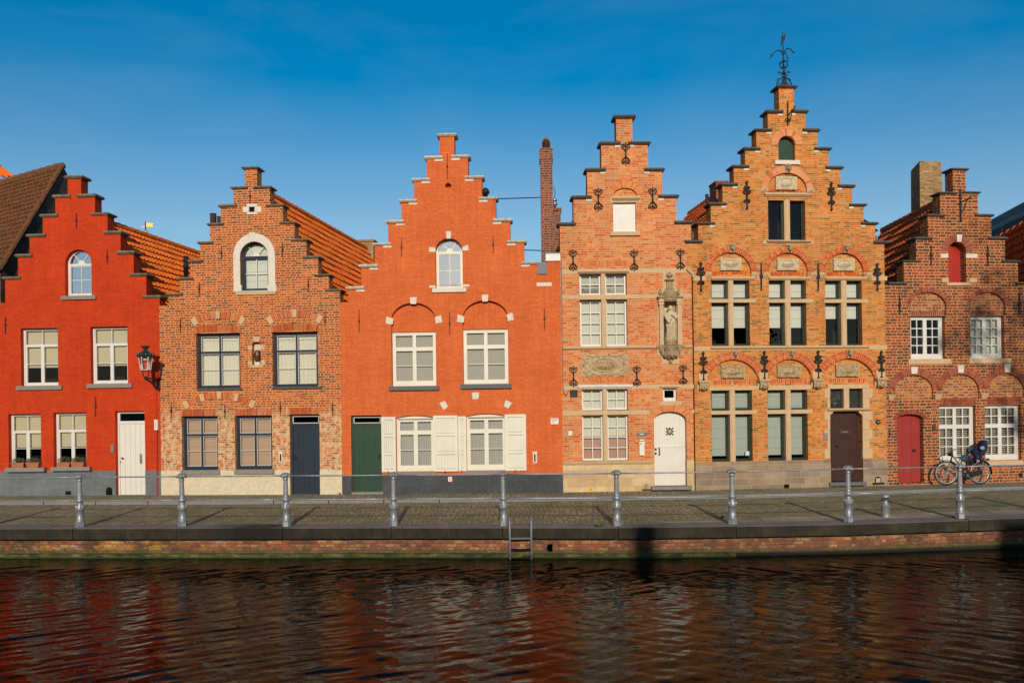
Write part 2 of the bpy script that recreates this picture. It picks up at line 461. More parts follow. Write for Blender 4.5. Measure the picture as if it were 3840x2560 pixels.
def m_block(name, cols, joint, w, h, rough=0.85):
    t = NT(name)
    mask, rnd, co = brick_core(t, bl=w, hd=w * 0.7, bh=h, mj=0.012, wob=0.003)
    c = t.ramp(rnd, steps(cols), 'CONSTANT')
    n1 = t.noise(co, 3.0, 5, 0.65)
    n2 = t.noise(co, 30.0, 3)
    c = t.mix(1.0, c, t.ramp(n1, [(0.3, (0.80,) * 3), (0.7, (1.14,) * 3)]), 'MULTIPLY')
    c = t.mix(mask, joint, c)
    return t.bsdf(c, rough, normal=t.bump(t.m('ADD', mask, t.m('MULTIPLY', n2, 0.4)), 0.3, 0.01), spec=0.25)
M.plinth5 = m_block('grey_brown_plinth_blocks', [(0.27, 0.195, 0.125), (0.32, 0.235, 0.15), (0.235, 0.165, 0.11), (0.29, 0.20, 0.12)], (0.36, 0.28, 0.18), 0.62, 0.19)

def m_cobble(name, cols, joint, moss, row=0.125, ln=0.20, mj=0.016, mossk=0.8):
    t = NT(name)
    x, y, z = t.sep(t.coord())[:3]
    cc = t.coord()
    w1 = t.m('MULTIPLY', t.m('SUBTRACT', t.noise(cc, 0.7, 3), 0.5), 0.55)
    w2 = t.m('MULTIPLY', t.m('SUBTRACT', t.noise(cc, 3.0, 3), 0.5), 0.16)
    v = t.xyz(y, 0.0, t.m('ADD', x, t.m('ADD', w1, w2)))      # courses run across the street, unevenly
    mask, rnd, co = brick_core(t, bl=ln, hd=ln * 0.8, bh=row, mj=mj, wob=0.016, vec=v)
    c = t.ramp(rnd, steps(cols), 'CONSTANT')
    n1 = t.noise(co, 0.8, 5, 0.65)
    n2 = t.noise(co, 40.0, 3, 0.6)
    c = t.mix(1.0, c, t.ramp(n1, [(0.3, (0.72, 0.72, 0.74)), (0.7, (1.18, 1.16, 1.1))]), 'MULTIPLY')
    c = t.mix(1.0, c, t.ramp(n2, [(0.3, (0.8,) * 3), (0.7, (1.15,) * 3)]), 'MULTIPLY')
    mf = t.mr(t.noise(co, 1.1, 4, 0.65), 0.36, 0.56)
    c = t.mix(t.m('MULTIPLY', t.mr(t.noise(co, 0.55, 5, 0.7), .46, .66), .5), c, moss)
    j = t.mix(t.m('MULTIPLY', mf, mossk), joint, moss)
    c = t.mix(mask, j, c)
    h = t.m('ADD', mask, t.m('ADD', t.m('MULTIPLY', rnd, 0.35), t.m('MULTIPLY', n2, 0.25)))
    return t.bsdf(c, 0.85, normal=t.bump(h, 0.8, 0.02), spec=0.3)
COB = [(0.32, 0.26, 0.135), (0.26, 0.225, 0.13), (0.38, 0.31, 0.175), (0.31, 0.235, 0.12), (0.235, 0.215, 0.15)]
M.cobble = m_cobble('street_setts', COB, (0.115, 0.095, 0.055), (0.10, 0.135, 0.025))
M.paver = m_cobble('pavement_setts', [tuple(c * 1.15 for c in q) for q in COB], (0.09, 0.075, 0.05), (0.08, 0.095, 0.03), 0.15, 0.15, 0.014, 0.5)
M.strip = m_cobble('quay_paving', [(0.36, 0.29, 0.19), (0.31, 0.255, 0.175), (0.39, 0.31, 0.21)], (0.12, 0.10, 0.07), (0.09, 0.09, 0.04), 0.55, 0.5, 0.012, 0.4)
M.kerb = m_stone('kerb_stone', (0.20, 0.185, 0.165), (0.11, 0.10, 0.09), scale=5)

def m_coping():
    t = NT('quay_coping_stone')
    co = t.coord()
    x, y, z = t.sep(co)[:3]
    n1 = t.noise(co, 1.6, 5, 0.7)
    st = t.noise(t.xyz(t.m('MULTIPLY', x, 14.0), t.m('MULTIPLY', y, 3.0), t.m('MULTIPLY', z, 1.2)), 1.0, 4, 0.6)
    n2 = t.noise(co, 45.0, 3)
    c = t.ramp(n1, [(0.25, (0.014, 0.012, 0.008)), (0.5, (0.032, 0.026, 0.016)), (0.75, (0.062, 0.050, 0.030))])
    c = t.mix(t.m('MULTIPLY', t.mr(st, 0.5, 0.72), 0.55), c, (0.016, 0.014, 0.011))
    c = t.mix(t.m('MULTIPLY', t.mr(st, 0.38, 0.25), 0.30), c, (0.10, 0.09, 0.065))
    c = t.mix(t.m('MULTIPLY', t.mr(n2, 0.66, 0.72), 0.5), c, (0.14, 0.13, 0.10))
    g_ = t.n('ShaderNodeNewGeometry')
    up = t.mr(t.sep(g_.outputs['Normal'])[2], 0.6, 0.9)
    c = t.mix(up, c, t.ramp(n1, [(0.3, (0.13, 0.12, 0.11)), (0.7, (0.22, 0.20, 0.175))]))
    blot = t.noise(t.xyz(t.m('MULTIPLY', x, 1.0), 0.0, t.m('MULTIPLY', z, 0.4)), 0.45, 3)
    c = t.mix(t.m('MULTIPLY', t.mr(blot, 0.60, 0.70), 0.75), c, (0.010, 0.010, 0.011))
    shade_patch = t.m('MULTIPLY', t.mr(t.m('ABSOLUTE', t.m('ADD', x, 5.7)), 1.15, 0.35), t.mr(n1, 0.30, 0.55))      # soft shadow patch painted into the coping colour, left of the middle
    c = t.mix(t.m('MULTIPLY', shade_patch, 0.85), c, (0.009, 0.009, 0.010))
    return t.bsdf(c, 0.8, normal=t.bump(t.m('ADD', n1, t.m('MULTIPLY', n2, 0.4)), 0.5, 0.02), spec=0.15)
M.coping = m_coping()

def m_quay():
    t = NT('quay_brick')
    mask, rnd, co = brick_core(t, bl=0.20, hd=0.11, bh=0.074, mj=0.016, wob=0.014)
    x, y, z = t.sep(co)[:3]
    c = t.ramp(rnd, steps([(0.30, 0.085, 0.040), (0.24, 0.062, 0.034), (0.36, 0.13, 0.05), (0.18, 0.062, 0.042), (0.33, 0.10, 0.04), (0.40, 0.21, 0.085)]), 'CONSTANT')
    c = t.mix(1.0, c, t.ramp(t.noise(co, 30, 3), [(0.3, (0.7,) * 3), (0.7, (1.2,) * 3)]), 'MULTIPLY')
    c = t.mix(mask, (0.17, 0.12, 0.065), c)
    c = t.mix(1.0, c, t.ramp(t.noise(co, 0.9, 5, 0.7), [(0.35, (0.60, 0.57, 0.54)), (0.62, (1.25, 1.22, 1.16))]), 'MULTIPLY')
    left = t.mr(x, -4.0, -9.0)
    lime = t.mr(t.noise(t.xyz(t.m('MULTIPLY', x, 2.0), 0.0, t.m('MULTIPLY', z, 5.0)), 1.6, 5, 0.7), 0.54, 0.62)
    c = t.mix(t.m('MULTIPLY', lime, t.m('ADD', 0.25, t.m('MULTIPLY', left, 0.4))), c, (0.40, 0.33, 0.24))
    soot = t.mr(t.noise(co, 1.7, 5, 0.7), 0.44, 0.60)
    c = t.mix(t.m('MULTIPLY', soot, t.m('ADD', 0.50, t.m('MULTIPLY', left, 0.30))), c, (0.060, 0.042, 0.024))
    och = t.m('MULTIPLY', t.mr(t.noise(t.xyz(t.m('MULTIPLY', x, 1.0), 0.0, t.m('MULTIPLY', z, 2.2)), 2.6, 5, 0.75), 0.53, 0.60), t.m('MULTIPLY', left, t.mr(z, -0.32, -0.40)))
    c = t.mix(t.m('MULTIPLY', och, 0.9), c, (0.40, 0.24, 0.030))
    alg = t.m('MULTIPLY', t.mr(t.m('ADD', z, t.m('MULTIPLY', t.noise(co, 5.0, 5, 0.7), 0.20)), -0.36, -0.47), 0.9)
    c = t.mix(alg, c, (0.075, 0.062, 0.022))
    wet = t.mr(t.m('ADD', z, t.m('MULTIPLY', t.noise(co, 4.0, 4, 0.7), 0.05)), -0.555, -0.585)
    c = t.mix(wet, c, (0.016, 0.016, 0.010))
    h = t.m('ADD', mask, t.m('MULTIPLY', t.noise(co, 16, 4, 0.7), 0.9))
    return t.bsdf(c, 0.85, normal=t.bump(h, 0.7, 0.025), spec=0.3)
M.quay = m_quay()

def m_ledge():
    t = NT('mossy_ledge')
    co = t.coord()
    x, y, z = t.sep(co)[:3]
    n = t.noise(t.xyz(t.m('MULTIPLY', x, 1.0), y, t.m('MULTIPLY', z, 2.0)), 3.0, 5, 0.7)
    c = t.ramp(n, [(0.32, (0.20, 0.17, 0.05)), (0.46, (0.085, 0.085, 0.02)), (0.60, (0.022, 0.032, 0.008))])
    lo = t.mr(t.m('ADD', z, t.m('MULTIPLY', n, 0.08)), -0.585, -0.62)
    c = t.mix(lo, c, (0.016, 0.024, 0.007))
    return t.bsdf(c, 0.8, normal=t.bump(t.noise(co, 22, 4, 0.7), 0.7, 0.03), spec=0.3)
M.ledge = m_ledge()

def m_water():
    t = NT('canal_water')
    co = t.coord()
    x, y, z = t.sep(co)[:3]
    n1 = t.noise(t.xyz(t.m('MULTIPLY', x, .7), y, 0.0), 9.0, 3, 0.55, 0.4)
    nm = t.bump(n1, 0.35, 0.010)
    df = t.n('ShaderNodeBsdfDiffuse')
    df.inputs[0].default_value = (0.006, 0.0045, 0.0022, 1)
    gl = t.n('ShaderNodeBsdfGlossy')
    gl.inputs['Color'].default_value = (0.95, 0.92, 0.88, 1)      # murky surface film
    gl.inputs['Roughness'].default_value = 0.0
    t.set(gl.inputs['Normal'], nm)
    fr = t.n('ShaderNodeFresnel')
    fr.inputs[0].default_value = 1.33
    t.set(fr.inputs['Normal'], nm)
    mx = t.n('ShaderNodeMixShader')
    t.set(mx.inputs[0], t.m('POWER', fr.outputs[0], 1.32))
    t.nt.links.new(df.outputs[0], mx.inputs[1])
    t.nt.links.new(gl.outputs[0], mx.inputs[2])
    t.nt.links.new(mx.outputs[0], t.out.inputs[0])
    return t.mat
M.water = m_water()
M.bank = m_stone('opposite_quay_paving', (0.22, 0.20, 0.17), scale=1.5)

# ------------------------------------------------------------------ mesh builder
class MB:
    def __init__(s): s.v, s.f, s.mi, s.m = [], [], [], 0
    def add(s, vs, fs):
        b = len(s.v)
        s.v += [tuple(p) for p in vs]
        for f in fs:
            s.f.append(tuple(b + i for i in f))
            s.mi.append(s.m)
        return s
    def box(s, x0, x1, y0, y1, z0, z1):
        v = [(x, y, z) for x in (x0, x1) for y in (y0, y1) for z in (z0, z1)]
        return s.add(v, [(0, 1, 3, 2), (4, 6, 7, 5), (0, 4, 5, 1), (2, 3, 7, 6), (0, 2, 6, 4), (1, 5, 7, 3)])
    def prism(s, pts, y0, y1):          # a convex or simple polygon in (u,z), pushed from y0 to y1
        n = len(pts)
        v = [(a, y0, b) for a, b in pts] + [(a, y1, b) for a, b in pts]
        f = [tuple(range(n)), tuple(range(2 * n - 1, n - 1, -1))]
        f += [(i, i + n, (i + 1) % n + n, (i + 1) % n) for i in range(n)]
        return s.add(v, f)
    def frust(s, a, b):                 # bottom and top rectangles: (x0,x1,y0,y1,z)
        v = [(x, y, a[4]) for x, y in ((a[0], a[2]), (a[1], a[2]), (a[1], a[3]), (a[0], a[3]))]
        v += [(x, y, b[4]) for x, y in ((b[0], b[2]), (b[1], b[2]), (b[1], b[3]), (b[0], b[3]))]
        return s.add(v, [(3, 2, 1, 0), (4, 5, 6, 7), (0, 1, 5, 4), (1, 2, 6, 5), (2, 3, 7, 6), (3, 0, 4, 7)])
    def quad(s, a, b, c, d): return s.add([a, b, c, d], [(0, 1, 2, 3)])
    def tube(s, pts, r, n=6, closed=False, cap=True):
        pts = [Vector(p) for p in pts]
        m = len(pts)
        rs_ = r if isinstance(r, (list, tuple)) else [r] * m
        vs, fs = [], []
        prev = None
        for i, p in enumerate(pts):
            if closed:
                d = pts[(i + 1) % m] - pts[i - 1]
            else:
                d = pts[min(i + 1, m - 1)] - pts[max(i - 1, 0)]
            d.normalize()
            if prev is None:
                up = Vector((0, 0, 1)) if abs(d.z) < 0.9 else Vector((1, 0, 0))
                a = d.cross(up).normalized()
            else:
                a = (prev - d * prev.dot(d))
                a = a.normalized() if a.length > 1e-6 else d.orthogonal().normalized()
            prev = a
            b = d.cross(a)
            for k in range(n):
                t = 2 * PI * k / n
                vs.append(p + (a * math.cos(t) + b * math.sin(t)) * rs_[i])
        rng = m if closed else m - 1
        for i in range(rng):
            j = (i + 1) % m
            for k in range(n):
                fs.append((i * n + k, i * n + (k + 1) % n, j * n + (k + 1) % n, j * n + k))
        if cap and not closed:
            fs.append(tuple(range(n - 1, -1, -1)))
            fs.append(tuple((m - 1) * n + k for k in range(n)))
        return s.add(vs, fs)
    def lathe(s, prof, c=(0, 0, 0), n=20, a0=0.0, a1=2 * PI, ry=1.0, flute=0.0, nf=0):
        full = abs(a1 - a0 - 2 * PI) < 1e-6
        k = n if full else n + 1
        vs, fs = [], []
        for r, z in prof:
            for i in range(k):
                t = a0 + (a1 - a0) * i / n
                q = r * (1 + (flute * math.cos(nf * t) if nf else 0))
                vs.append((c[0] + q * math.cos(t), c[1] + q * math.sin(t) * ry, c[2] + z))
        for j in range(len(prof) - 1):
            for i in range(n if full else n):
                i2 = (i + 1) % k if full else i + 1
                fs.append((j * k + i, j * k + i2, (j + 1) * k + i2, (j + 1) * k + i))
        if prof[0][0] > 1e-5: fs.append(tuple(range(k - 1, -1, -1)))
        if prof[-1][0] > 1e-5: fs.append(tuple((len(prof) - 1) * k + i for i in range(k)))
        return s.add(vs, fs)
    def ell(s, c, rx, ry, rz, n=10, m=7):
        prof = [(math.sin(PI * i / m), -math.cos(PI * i / m)) for i in range(m + 1)]
        vs, fs = [], []
        for r, z in prof:
            for i in range(n):
                t = 2 * PI * i / n
                vs.append((c[0] + rx * r * math.cos(t), c[1] + ry * r * math.sin(t), c[2] + rz * z))
        for j in range(m):
            for i in range(n):
                fs.append((j * n + i, j * n + (i + 1) % n, (j + 1) * n + (i + 1) % n, (j + 1) * n + i))
        return s.add(vs, fs)
    def build(s, name, mat, parent=None, smooth=False, loc=None):
        me = bpy.data.meshes.new(name)
        me.from_pydata(s.v, [], s.f)
        mats = mat if isinstance(mat, (list, tuple)) else [mat]
        for q in mats:
            me.materials.append(q)
        if len(mats) > 1:
            me.polygons.foreach_set('material_index', s.mi)
        if smooth:
            me.polygons.foreach_set('use_smooth', [True] * len(me.polygons))
        me.validate()
        me.update()
        o = bpy.data.objects.new(name, me)
        C.objects.link(o)
        if parent: o.parent = parent
        if loc: o.location = loc
        return o

def smooth_sharp(o, ang=35):
    import bmesh
    bm = bmesh.new()
    bm.from_mesh(o.data)
    bmesh.ops.remove_doubles(bm, verts=bm.verts, dist=1e-5)
    bmesh.ops.recalc_face_normals(bm, faces=bm.faces)
    for f in bm.faces: f.smooth = True
    for e in bm.edges:
        if len(e.link_faces) == 2:
            e.smooth = e.calc_face_angle(0) < R_(ang)
    bm.to_mesh(o.data)
    bm.free()
    return o

def tag(o, label, cat=None, group=None, kind=None):
    if label: o['label'] = label
    if cat: o['category'] = cat
    if group: o['group'] = group
    if kind: o['kind'] = kind
    return o

def empty(name, loc, label, cat, group=None, yaw=0.0):
    o = bpy.data.objects.new(name, None)
    o.empty_display_size = 0.3
    C.objects.link(o)
    o.location = loc
    o.rotation_euler = (0, 0, yaw)
    return tag(o, label, cat, group)

def inside(loop, f, vo):
    x = sum(vo[i].x for i in f) / len(f)
    y = sum(vo[i].y for i in f) / len(f)
    c = False
    for i in range(len(loop)):
        (x0, y0), (x1, y1) = loop[i], loop[i - 1]
        if (y0 > y) != (y1 > y) and x < (x1 - x0) * (y - y0) / (y1 - y0) + x0:
            c = not c
    return c

def slab(name, outer, holes, y0, y1, mat, parent):
    """a flat wall in (u,z) with openings, from depth y0 to y1"""
    pts, edges = [], []
    for loop in [outer] + holes:
        n0, n = len(pts), len(loop)
        pts += [Vector((a, b)) for a, b in loop]
        edges += [(n0 + i, n0 + (i + 1) % n) for i in range(n)]
    vo, _, fo = delaunay_2d_cdt(pts, edges, [], 0, 1e-5)[:3]
    fo = [f for f in fo if inside(outer, f, vo) and not any(inside(h, f, vo) for h in holes)]
    mb = MB()
    n = len(vo)
    mb.add([(p.x, y0, p.y) for p in vo] + [(p.x, y1, p.y) for p in vo], [tuple(f) for f in fo] + [tuple(i + n for i in reversed(f)) for f in fo])
    for loop in [outer] + holes:
        m = len(loop)
        mb.add([(a, y0, b) for a, b in loop] + [(a, y1, b) for a, b in loop], [(i, (i + 1) % m, (i + 1) % m + m, i + m) for i in range(m)])
    return mb.build(name, mat, parent)

def text_mesh(body, size, u, z, v, mat, parent, name='lettering', depth=0.003, sx=1.0):
    cu = bpy.data.curves.new('tmp', 'FONT')
    cu.body = body
    cu.size = size
    cu.align_x = 'CENTER'
    cu.align_y = 'CENTER'
    cu.extrude = depth
    cu.resolution_u = 3
    ob = bpy.data.objects.new('tmp', cu)
    me = bpy.data.meshes.new_from_object(ob)
    bpy.data.objects.remove(ob)
    bpy.data.curves.remove(cu)
    for w in me.vertices:
        x, y, q = w.co
        w.co = (u + x * sx, v - q, z + y)
    me.materials.clear()
    me.materials.append(mat)
    me.name = name
    o = bpy.data.objects.new(name, me)
    C.objects.link(o)
    if parent: o.parent = parent
    return o

def arc(cu, cz, rx, rz, a0, a1, n):
    return [(cu + rx * math.cos(a0 + (a1 - a0) * i / n), cz + rz * math.sin(a0 + (a1 - a0) * i / n)) for i in range(n + 1)]

# ------------------------------------------------------------------ houses
WT = 0.36
class House:
    def __init__(s, name, ax, ay, bx, by, label, cat='house', group='gabled canal houses'):
        s.A = Vector((ax, ay)); s.B = Vector((bx, by))
        e = (s.B - s.A)
        s.L = e.length
        e.normalize()
        s.e = e
        s.n = Vector((-e.y, e.x))
        s.yaw = math.atan2(e.y, e.x)
        s.root = empty(name, (ax, ay, 0), label, cat, group, s.yaw)
        s.holes = []
    def uv(s, px, py, v=0.0):
        dx, dz = ray(px, py)
        # t*(dx,1) = A + u e + v n
        ax, ay = s.A.x + v * s.n.x, s.A.y + v * s.n.y
        det = dx * (-s.e.y) + s.e.x
        t = (ax * (-s.e.y) + s.e.x * ay) / det
        u = (dx * ay - ax) / det if False else ((t * dx - ax) * s.e.x + (t - ay) * s.e.y)
        return u, EYE + dz * t
    def pt(s, R, x, y, v=0.0): return s.uv(*R(x, y), v)
    def rect(s, R, x0, y0, x1, y1, v=0.0):
        xm, ym = (x0 + x1) / 2, (y0 + y1) / 2
        return s.pt(R, x0, ym, v)[0], s.pt(R, x1, ym, v)[0], s.pt(R, xm, y1, v)[1], s.pt(R, xm, y0, v)[1]
    def local(s, w):
        d = Vector((w.x, w.y)) - s.A
        return Vector((d.dot(s.e), d.dot(s.n), w.z))
    def world(s, u, v, z):
        p = s.A + s.e * u + s.n * v
        return Vector((p.x, p.y, z))
    def box(s, R, x0, y0, x1, y1, v0, v1, mat, name, parent=None):
        u0, u1, z0, z1 = s.rect(R, x0, y0, x1, y1, min(v0, 0))
        return MB().box(u0, u1, v0, v1, z0, z1).build(name, mat, parent or s.root)
    def hole(s, R, x0, y0, x1, y1):
        u0, u1, z0, z1 = s.rect(R, x0, y0, x1, y1)
        s.holes.append([(u0, z0), (u1, z0), (u1, z1), (u0, z1)])
        return u0, u1, z0, z1
    def arched(s, R, x0, ytop, x1, ybot, yspr, add=True, n=18):
        u0, u1, z0, z1 = s.rect(R, x0, ytop, x1, ybot)
        zs = s.pt(R, (x0 + x1) / 2, yspr)[1]
        pts = [(u0, z0), (u1, z0)] + arc((u0 + u1) / 2, zs, (u1 - u0) / 2, z1 - zs, 0, PI, n)
        if add: s.holes.append(pts)
        return u0, u1, z0, z1, zs, pts
    def gable(s, R, left, right, shl, shr, zb, mat, cap_mat, ct=0.085, oh=0.07, tuck=0.10, uL=None, uR=None, extra=None, block=None, pier_cap=0.12, vside=0.08):
        """stepped gable wall. left/right: (x, ytop) from the eave to the pier"""
        Lp = [s.pt(R, x, y) for x, y in left]
        Rp = [s.pt(R, x, y) for x, y in right]
        uL = 0.0 if uL is None else uL
        uR = s.L if uR is None else uR
        zl, zr = shl, shr
        out = [(uL, zb), (uL, zl)]
        z = zl
        for u, zt in Lp:
            out += [(u, z), (u, zt)]
            z = zt
        right_pts = []
        z = zr
        for u, zt in Rp:
            right_pts += [(u, z), (u, zt)]
            z = zt
        ztop = (Lp[-1][1] + Rp[-1][1]) / 2
        out[-1] = (out[-1][0], ztop)
        right_pts[-1] = (right_pts[-1][0], ztop)
        out += right_pts[::-1]
        out += (extra(s) if extra else [(uR, zr)]) + [(uR, zb)]
        clean = []
        for p in out:
            if not clean or (abs(p[0] - clean[-1][0]) + abs(p[1] - clean[-1][1])) > 1e-4:
                clean.append(p)
        s.wall_outline = clean
        s.wall = slab('wall', clean, s.holes, 0.0, WT, mat, s.root)
        # coping stones
        steps_ = []
        for i in range(len(Lp) - 1):
            steps_.append((Lp[i][0] - oh, Lp[i + 1][0] + tuck, Lp[i][1], 1))
        for i in range(len(Rp) - 1):
            steps_.append((Rp[i + 1][0] - tuck, Rp[i][0] + oh, Rp[i][1], -1))
        steps_.append((Lp[-1][0] - oh * 1.2, Rp[-1][0] + oh * 1.2, ztop, 0))
        for k, (a, b, z, sd) in enumerate(steps_):
            mb = MB()
            d = random.uniform(-0.008, 0.008)
            la, lb = a + (0.03 if sd >= 0 else 0), b - (0.03 if sd <= 0 else 0)
            j0, j1 = random.uniform(-0.012, 0.012), random.uniform(-0.012, 0.012)
            mb.frust((a + 0.035 * (sd >= 0), b - 0.035 * (sd <= 0), -0.03 + d, WT + 0.03, z - 0.001),
                     (a, b, -vside + d, WT + vside, z + ct * 0.45))
            mb.frust((a, b, -vside + d, WT + vside, z + ct * 0.45), (la, lb, -vside + 0.035, WT + vside - 0.03, z + ct + j0))
            o = mb.build('coping_stone', cap_mat, s.root)
            if block and sd != 0:
                w = (Lp[1][0] - Lp[0][0]) * 0.95
                q0, q1 = (a + 0.08, b) if sd > 0 else (a, b - 0.08)
                if sd > 0: q0 = max(q0, b - block)
                else: q1 = min(q1, a + block)
                MB().box(q0, q1, -0.012, 0.10, z - 0.055, z + ct * 0.7).build('kneeler_block', M.white_st, s.root)
        return Lp, Rp
    # ---- small parts
    def bar(s, R, x, y0, y1, r=0.014, mat=None):
        u0, z0 = s.pt(R, x, y1); u1, z1 = s.pt(R, x, y0)
        mb = MB().tube([(u0, -0.03, z0), ((u0 + u1) / 2, -0.035, (z0 + z1) / 2), (u1, -0.03, z1)], [r * 0.7, r, r * 0.7])
        mb.box((u0 + u1) / 2 - r * 1.8, (u0 + u1) / 2 + r * 1.8, -0.055, 0.0, (z0 + z1) / 2 - r * 2, (z0 + z1) / 2 + r * 2)
        return mb.build('wall_anchor', mat or M.rust, s.root)
    def scroll_anchor(s, R, x, y0, y1):
        u, zt = s.pt(R, x, y0); _, zb = s.pt(R, x, y1)
        c = (zt + zb) / 2; h = (zt - zb) / 2
        k = h / 0.31
        P = [(0, .045), (.022, .10), (.075, .15), (.112, .195), (.105, .24), (.07, .262), (.035, .245), (.028, .212), (.052, .195), (.07, .212)]
        mb = MB()
        for sx in (-1, 1):
            for sz in (-1, 1):
                mb.tube([(u + sx * a * k, -0.04, c + sz * b * k) for a, b in P], [0.014 * k] * 6 + [0.012 * k] * 4, 5)
        mb.tube([(u, -0.04, c - .27 * k), (u, -0.05, c), (u, -0.04, c + .27 * k)], [0.011 * k, 0.02 * k, 0.011 * k], 6)
        for sz in (-1, 1):
            mb.add([(u, -0.06, c + sz * .255 * k), (u - .022 * k, -0.04, c + sz * .285 * k), (u, -0.04, c + sz * .318 * k), (u + .022 * k, -0.04, c + sz * .285 * k), (u, -0.02, c + sz * .285 * k)],
                   [(0, 1, 2), (0, 2, 3), (4, 2, 1), (4, 3, 2), (0, 4, 1), (0, 3, 4)])
        return mb.build('wall_anchor', M.iron, s.root)
    def fleur_anchor(s, R, x, y0, y1):
        u, zt = s.pt(R, x, y0); _, zb = s.pt(R, x, y1)
        c = (zt + zb) / 2; h = (zt - zb) / 2
        k = h / 0.40
        mb = MB()
        mb.tube([(u, -0.05, c - .36 * k), (u, -0.06, c - .05), (u, -0.05, c + .34 * k)], [0.016 * k, 0.026 * k, 0.018 * k], 6)
        curls = [(.06, .10, 1.0, 1), (.19, .10, 0.75, 1), (-.14, .085, 0.8, -1)]
        for z0, rr_, sc_, dr in curls:
            for sx in (-1, 1):
                pts = [(0, 0), (.05, .005), (.098, .03), (.115, .07), (.09, .10), (.055, .095), (.045, .065), (.068, .05)]
                mb.tube([(u + sx * a * k * sc_, -0.05, c + (z0 + dr * (b - .02) * sc_) * k) for a, b in pts], 0.016 * k, 5)
        for z0, r in ((.36, .05), (-.37, .042), (.30, .035)):
            mb.add([(u, -0.075, c + z0 * k), (u - r * k, -0.045, c + z0 * k), (u, -0.045, c + (z0 + r * 1.3) * k), (u + r * k, -0.045, c + z0 * k), (u, -0.045, c + (z0 - r * 1.3) * k), (u, -0.015, c + z0 * k)],
                   [(0, 2, 1), (0, 3, 2), (0, 4, 3), (0, 1, 4), (5, 1, 2), (5, 2, 3), (5, 3, 4), (5, 4, 1)])
        return mb.build('wall_anchor', M.iron, s.root)
    def ring(s, cu, cz, rxi, rzi, th, a0, a1, n, v0, v1, mats, name='brick_arch', gap=0.010, split=False):
        """an arch of single wedge bricks over a mortar bed"""
        mb = MB()
        rxo, rzo = rxi + th, rzi + th
        mb.m = 1
        N = max(12, n)
        for i in range(N):
            t0, t1 = a0 + (a1 - a0) * i / N, a0 + (a1 - a0) * (i + 1) / N
            q = [(cu + r * math.cos(t), cz + rz * math.sin(t)) for r, rz, t in ((rxi + .004, rzi + .004, t0), (rxo, rzo, t0), (rxo, rzo, t1), (rxi + .004, rzi + .004, t1))]
            mb.prism(q, v0 + 0.007, v1)
        mb.m = 0
        for i in range(n):
            ga = gap / (rxi + th / 2) / 2
            t0, t1 = a0 + (a1 - a0) * i / n, a0 + (a1 - a0) * (i + 1) / n
            if t0 > t1: t0, t1 = t1, t0
            t0 += ga; t1 -= ga
            segs = [(0.0, 1.0)]
            if split and i % 2: segs = [(0, .47), (.53, 1)]
            for f0, f1 in segs:
                ri, ro_ = rxi + th * f0, rxi + th * f1
                zi, zo = rzi + th * f0, rzi + th * f1
                q = [(cu + r * math.cos(t), cz + rz * math.sin(t)) for r, rz, t in ((ri, zi, t0), (ro_, zo, t0), (ro_, zo, t1), (ri, zi, t1))]
                mb.prism(q, v0 + random.uniform(-.003, .002), v1 - 0.004)
        return mb.build(name, mats, s.root)
    def lintel(s, R, x0, y0, x1, y1, n, v0, mats, camber=0.0, splay=0.06, name='brick_lintel'):
        """a flat or slightly curved course of upright bricks"""
        u0, u1, z0, z1 = s.rect(R, x0, y0, x1, y1)
        cam_ = camber / R.k * 0.0078
        mb = MB()
        def P(t, top):
            sp = splay * (t - 0.5) * 2 * (1 if top else 0)
            return (u0 + (u1 - u0) * t + sp - splay * 0 , (z1 if top else z0) + cam_ * (1 - (2 * t - 1) ** 2))
        mb.m = 1
        for i in range(6):
            a, b = i / 6, (i + 1) / 6
            mb.prism([P(a, 0), P(b, 0), P(b, 1), P(a, 1)], v0 + 0.006, v0 + 0.06)
        mb.m = 0
        g = 0.006 / max(0.05, (u1 - u0))
        for i in range(n):
            a, b = i / n + g, (i + 1) / n - g
            p = [P(a, 0), P(b, 0), P(b, 1), P(a, 1)]
            mb.prism(p, v0 + random.uniform(-.003, .002), v0 + 0.05)
        return mb.build(name, mats, s.root)
    def stone_poly(s, R, pts, v0=-0.02, v1=0.05, mat=None, name='stone_block'):
        return MB().prism([s.pt(R, x, y) for x, y in pts], v0, v1).build(name, mat or M.white_st, s.root)
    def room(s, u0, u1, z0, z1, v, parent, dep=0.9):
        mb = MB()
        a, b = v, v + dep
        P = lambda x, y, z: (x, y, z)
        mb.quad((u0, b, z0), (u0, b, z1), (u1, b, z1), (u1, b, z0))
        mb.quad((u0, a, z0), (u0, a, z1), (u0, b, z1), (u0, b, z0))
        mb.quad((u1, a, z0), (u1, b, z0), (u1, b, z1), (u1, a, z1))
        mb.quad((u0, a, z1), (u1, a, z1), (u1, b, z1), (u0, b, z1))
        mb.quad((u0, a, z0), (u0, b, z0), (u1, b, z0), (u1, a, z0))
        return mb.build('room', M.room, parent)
    def win(s, R, box, lights, v=0.13, fr=0.05, mat=None, sash=0.035, mun=0.018, glass=None, drapes=(), px=False, munmat=None, cross=None, room=True, label=None, hole=True, bottom=0.0):
        """a window in an opening. lights: (x0,y0,x1,y1,nx,ny) as fractions from the top left, or pixels"""
        mat = mat or M.white
        glass = glass or M.glass
        if hole: u0, u1, z0, z1 = s.hole(R, *box)
        else: u0, u1, z0, z1 = s.rect(R, *box)
        mb = MB()
        a, b = v, v + 0.075
        if fr > 0:
            mb.box(u0, u0 + fr, a, b, z0, z1)
            mb.box(u1 - fr, u1, a, b, z0, z1)
            mb.box(u0 + fr, u1 - fr, a, b, z1 - fr, z1)
            mb.box(u0 + fr, u1 - fr, a - 0.012, b, z0, z0 + fr + bottom)
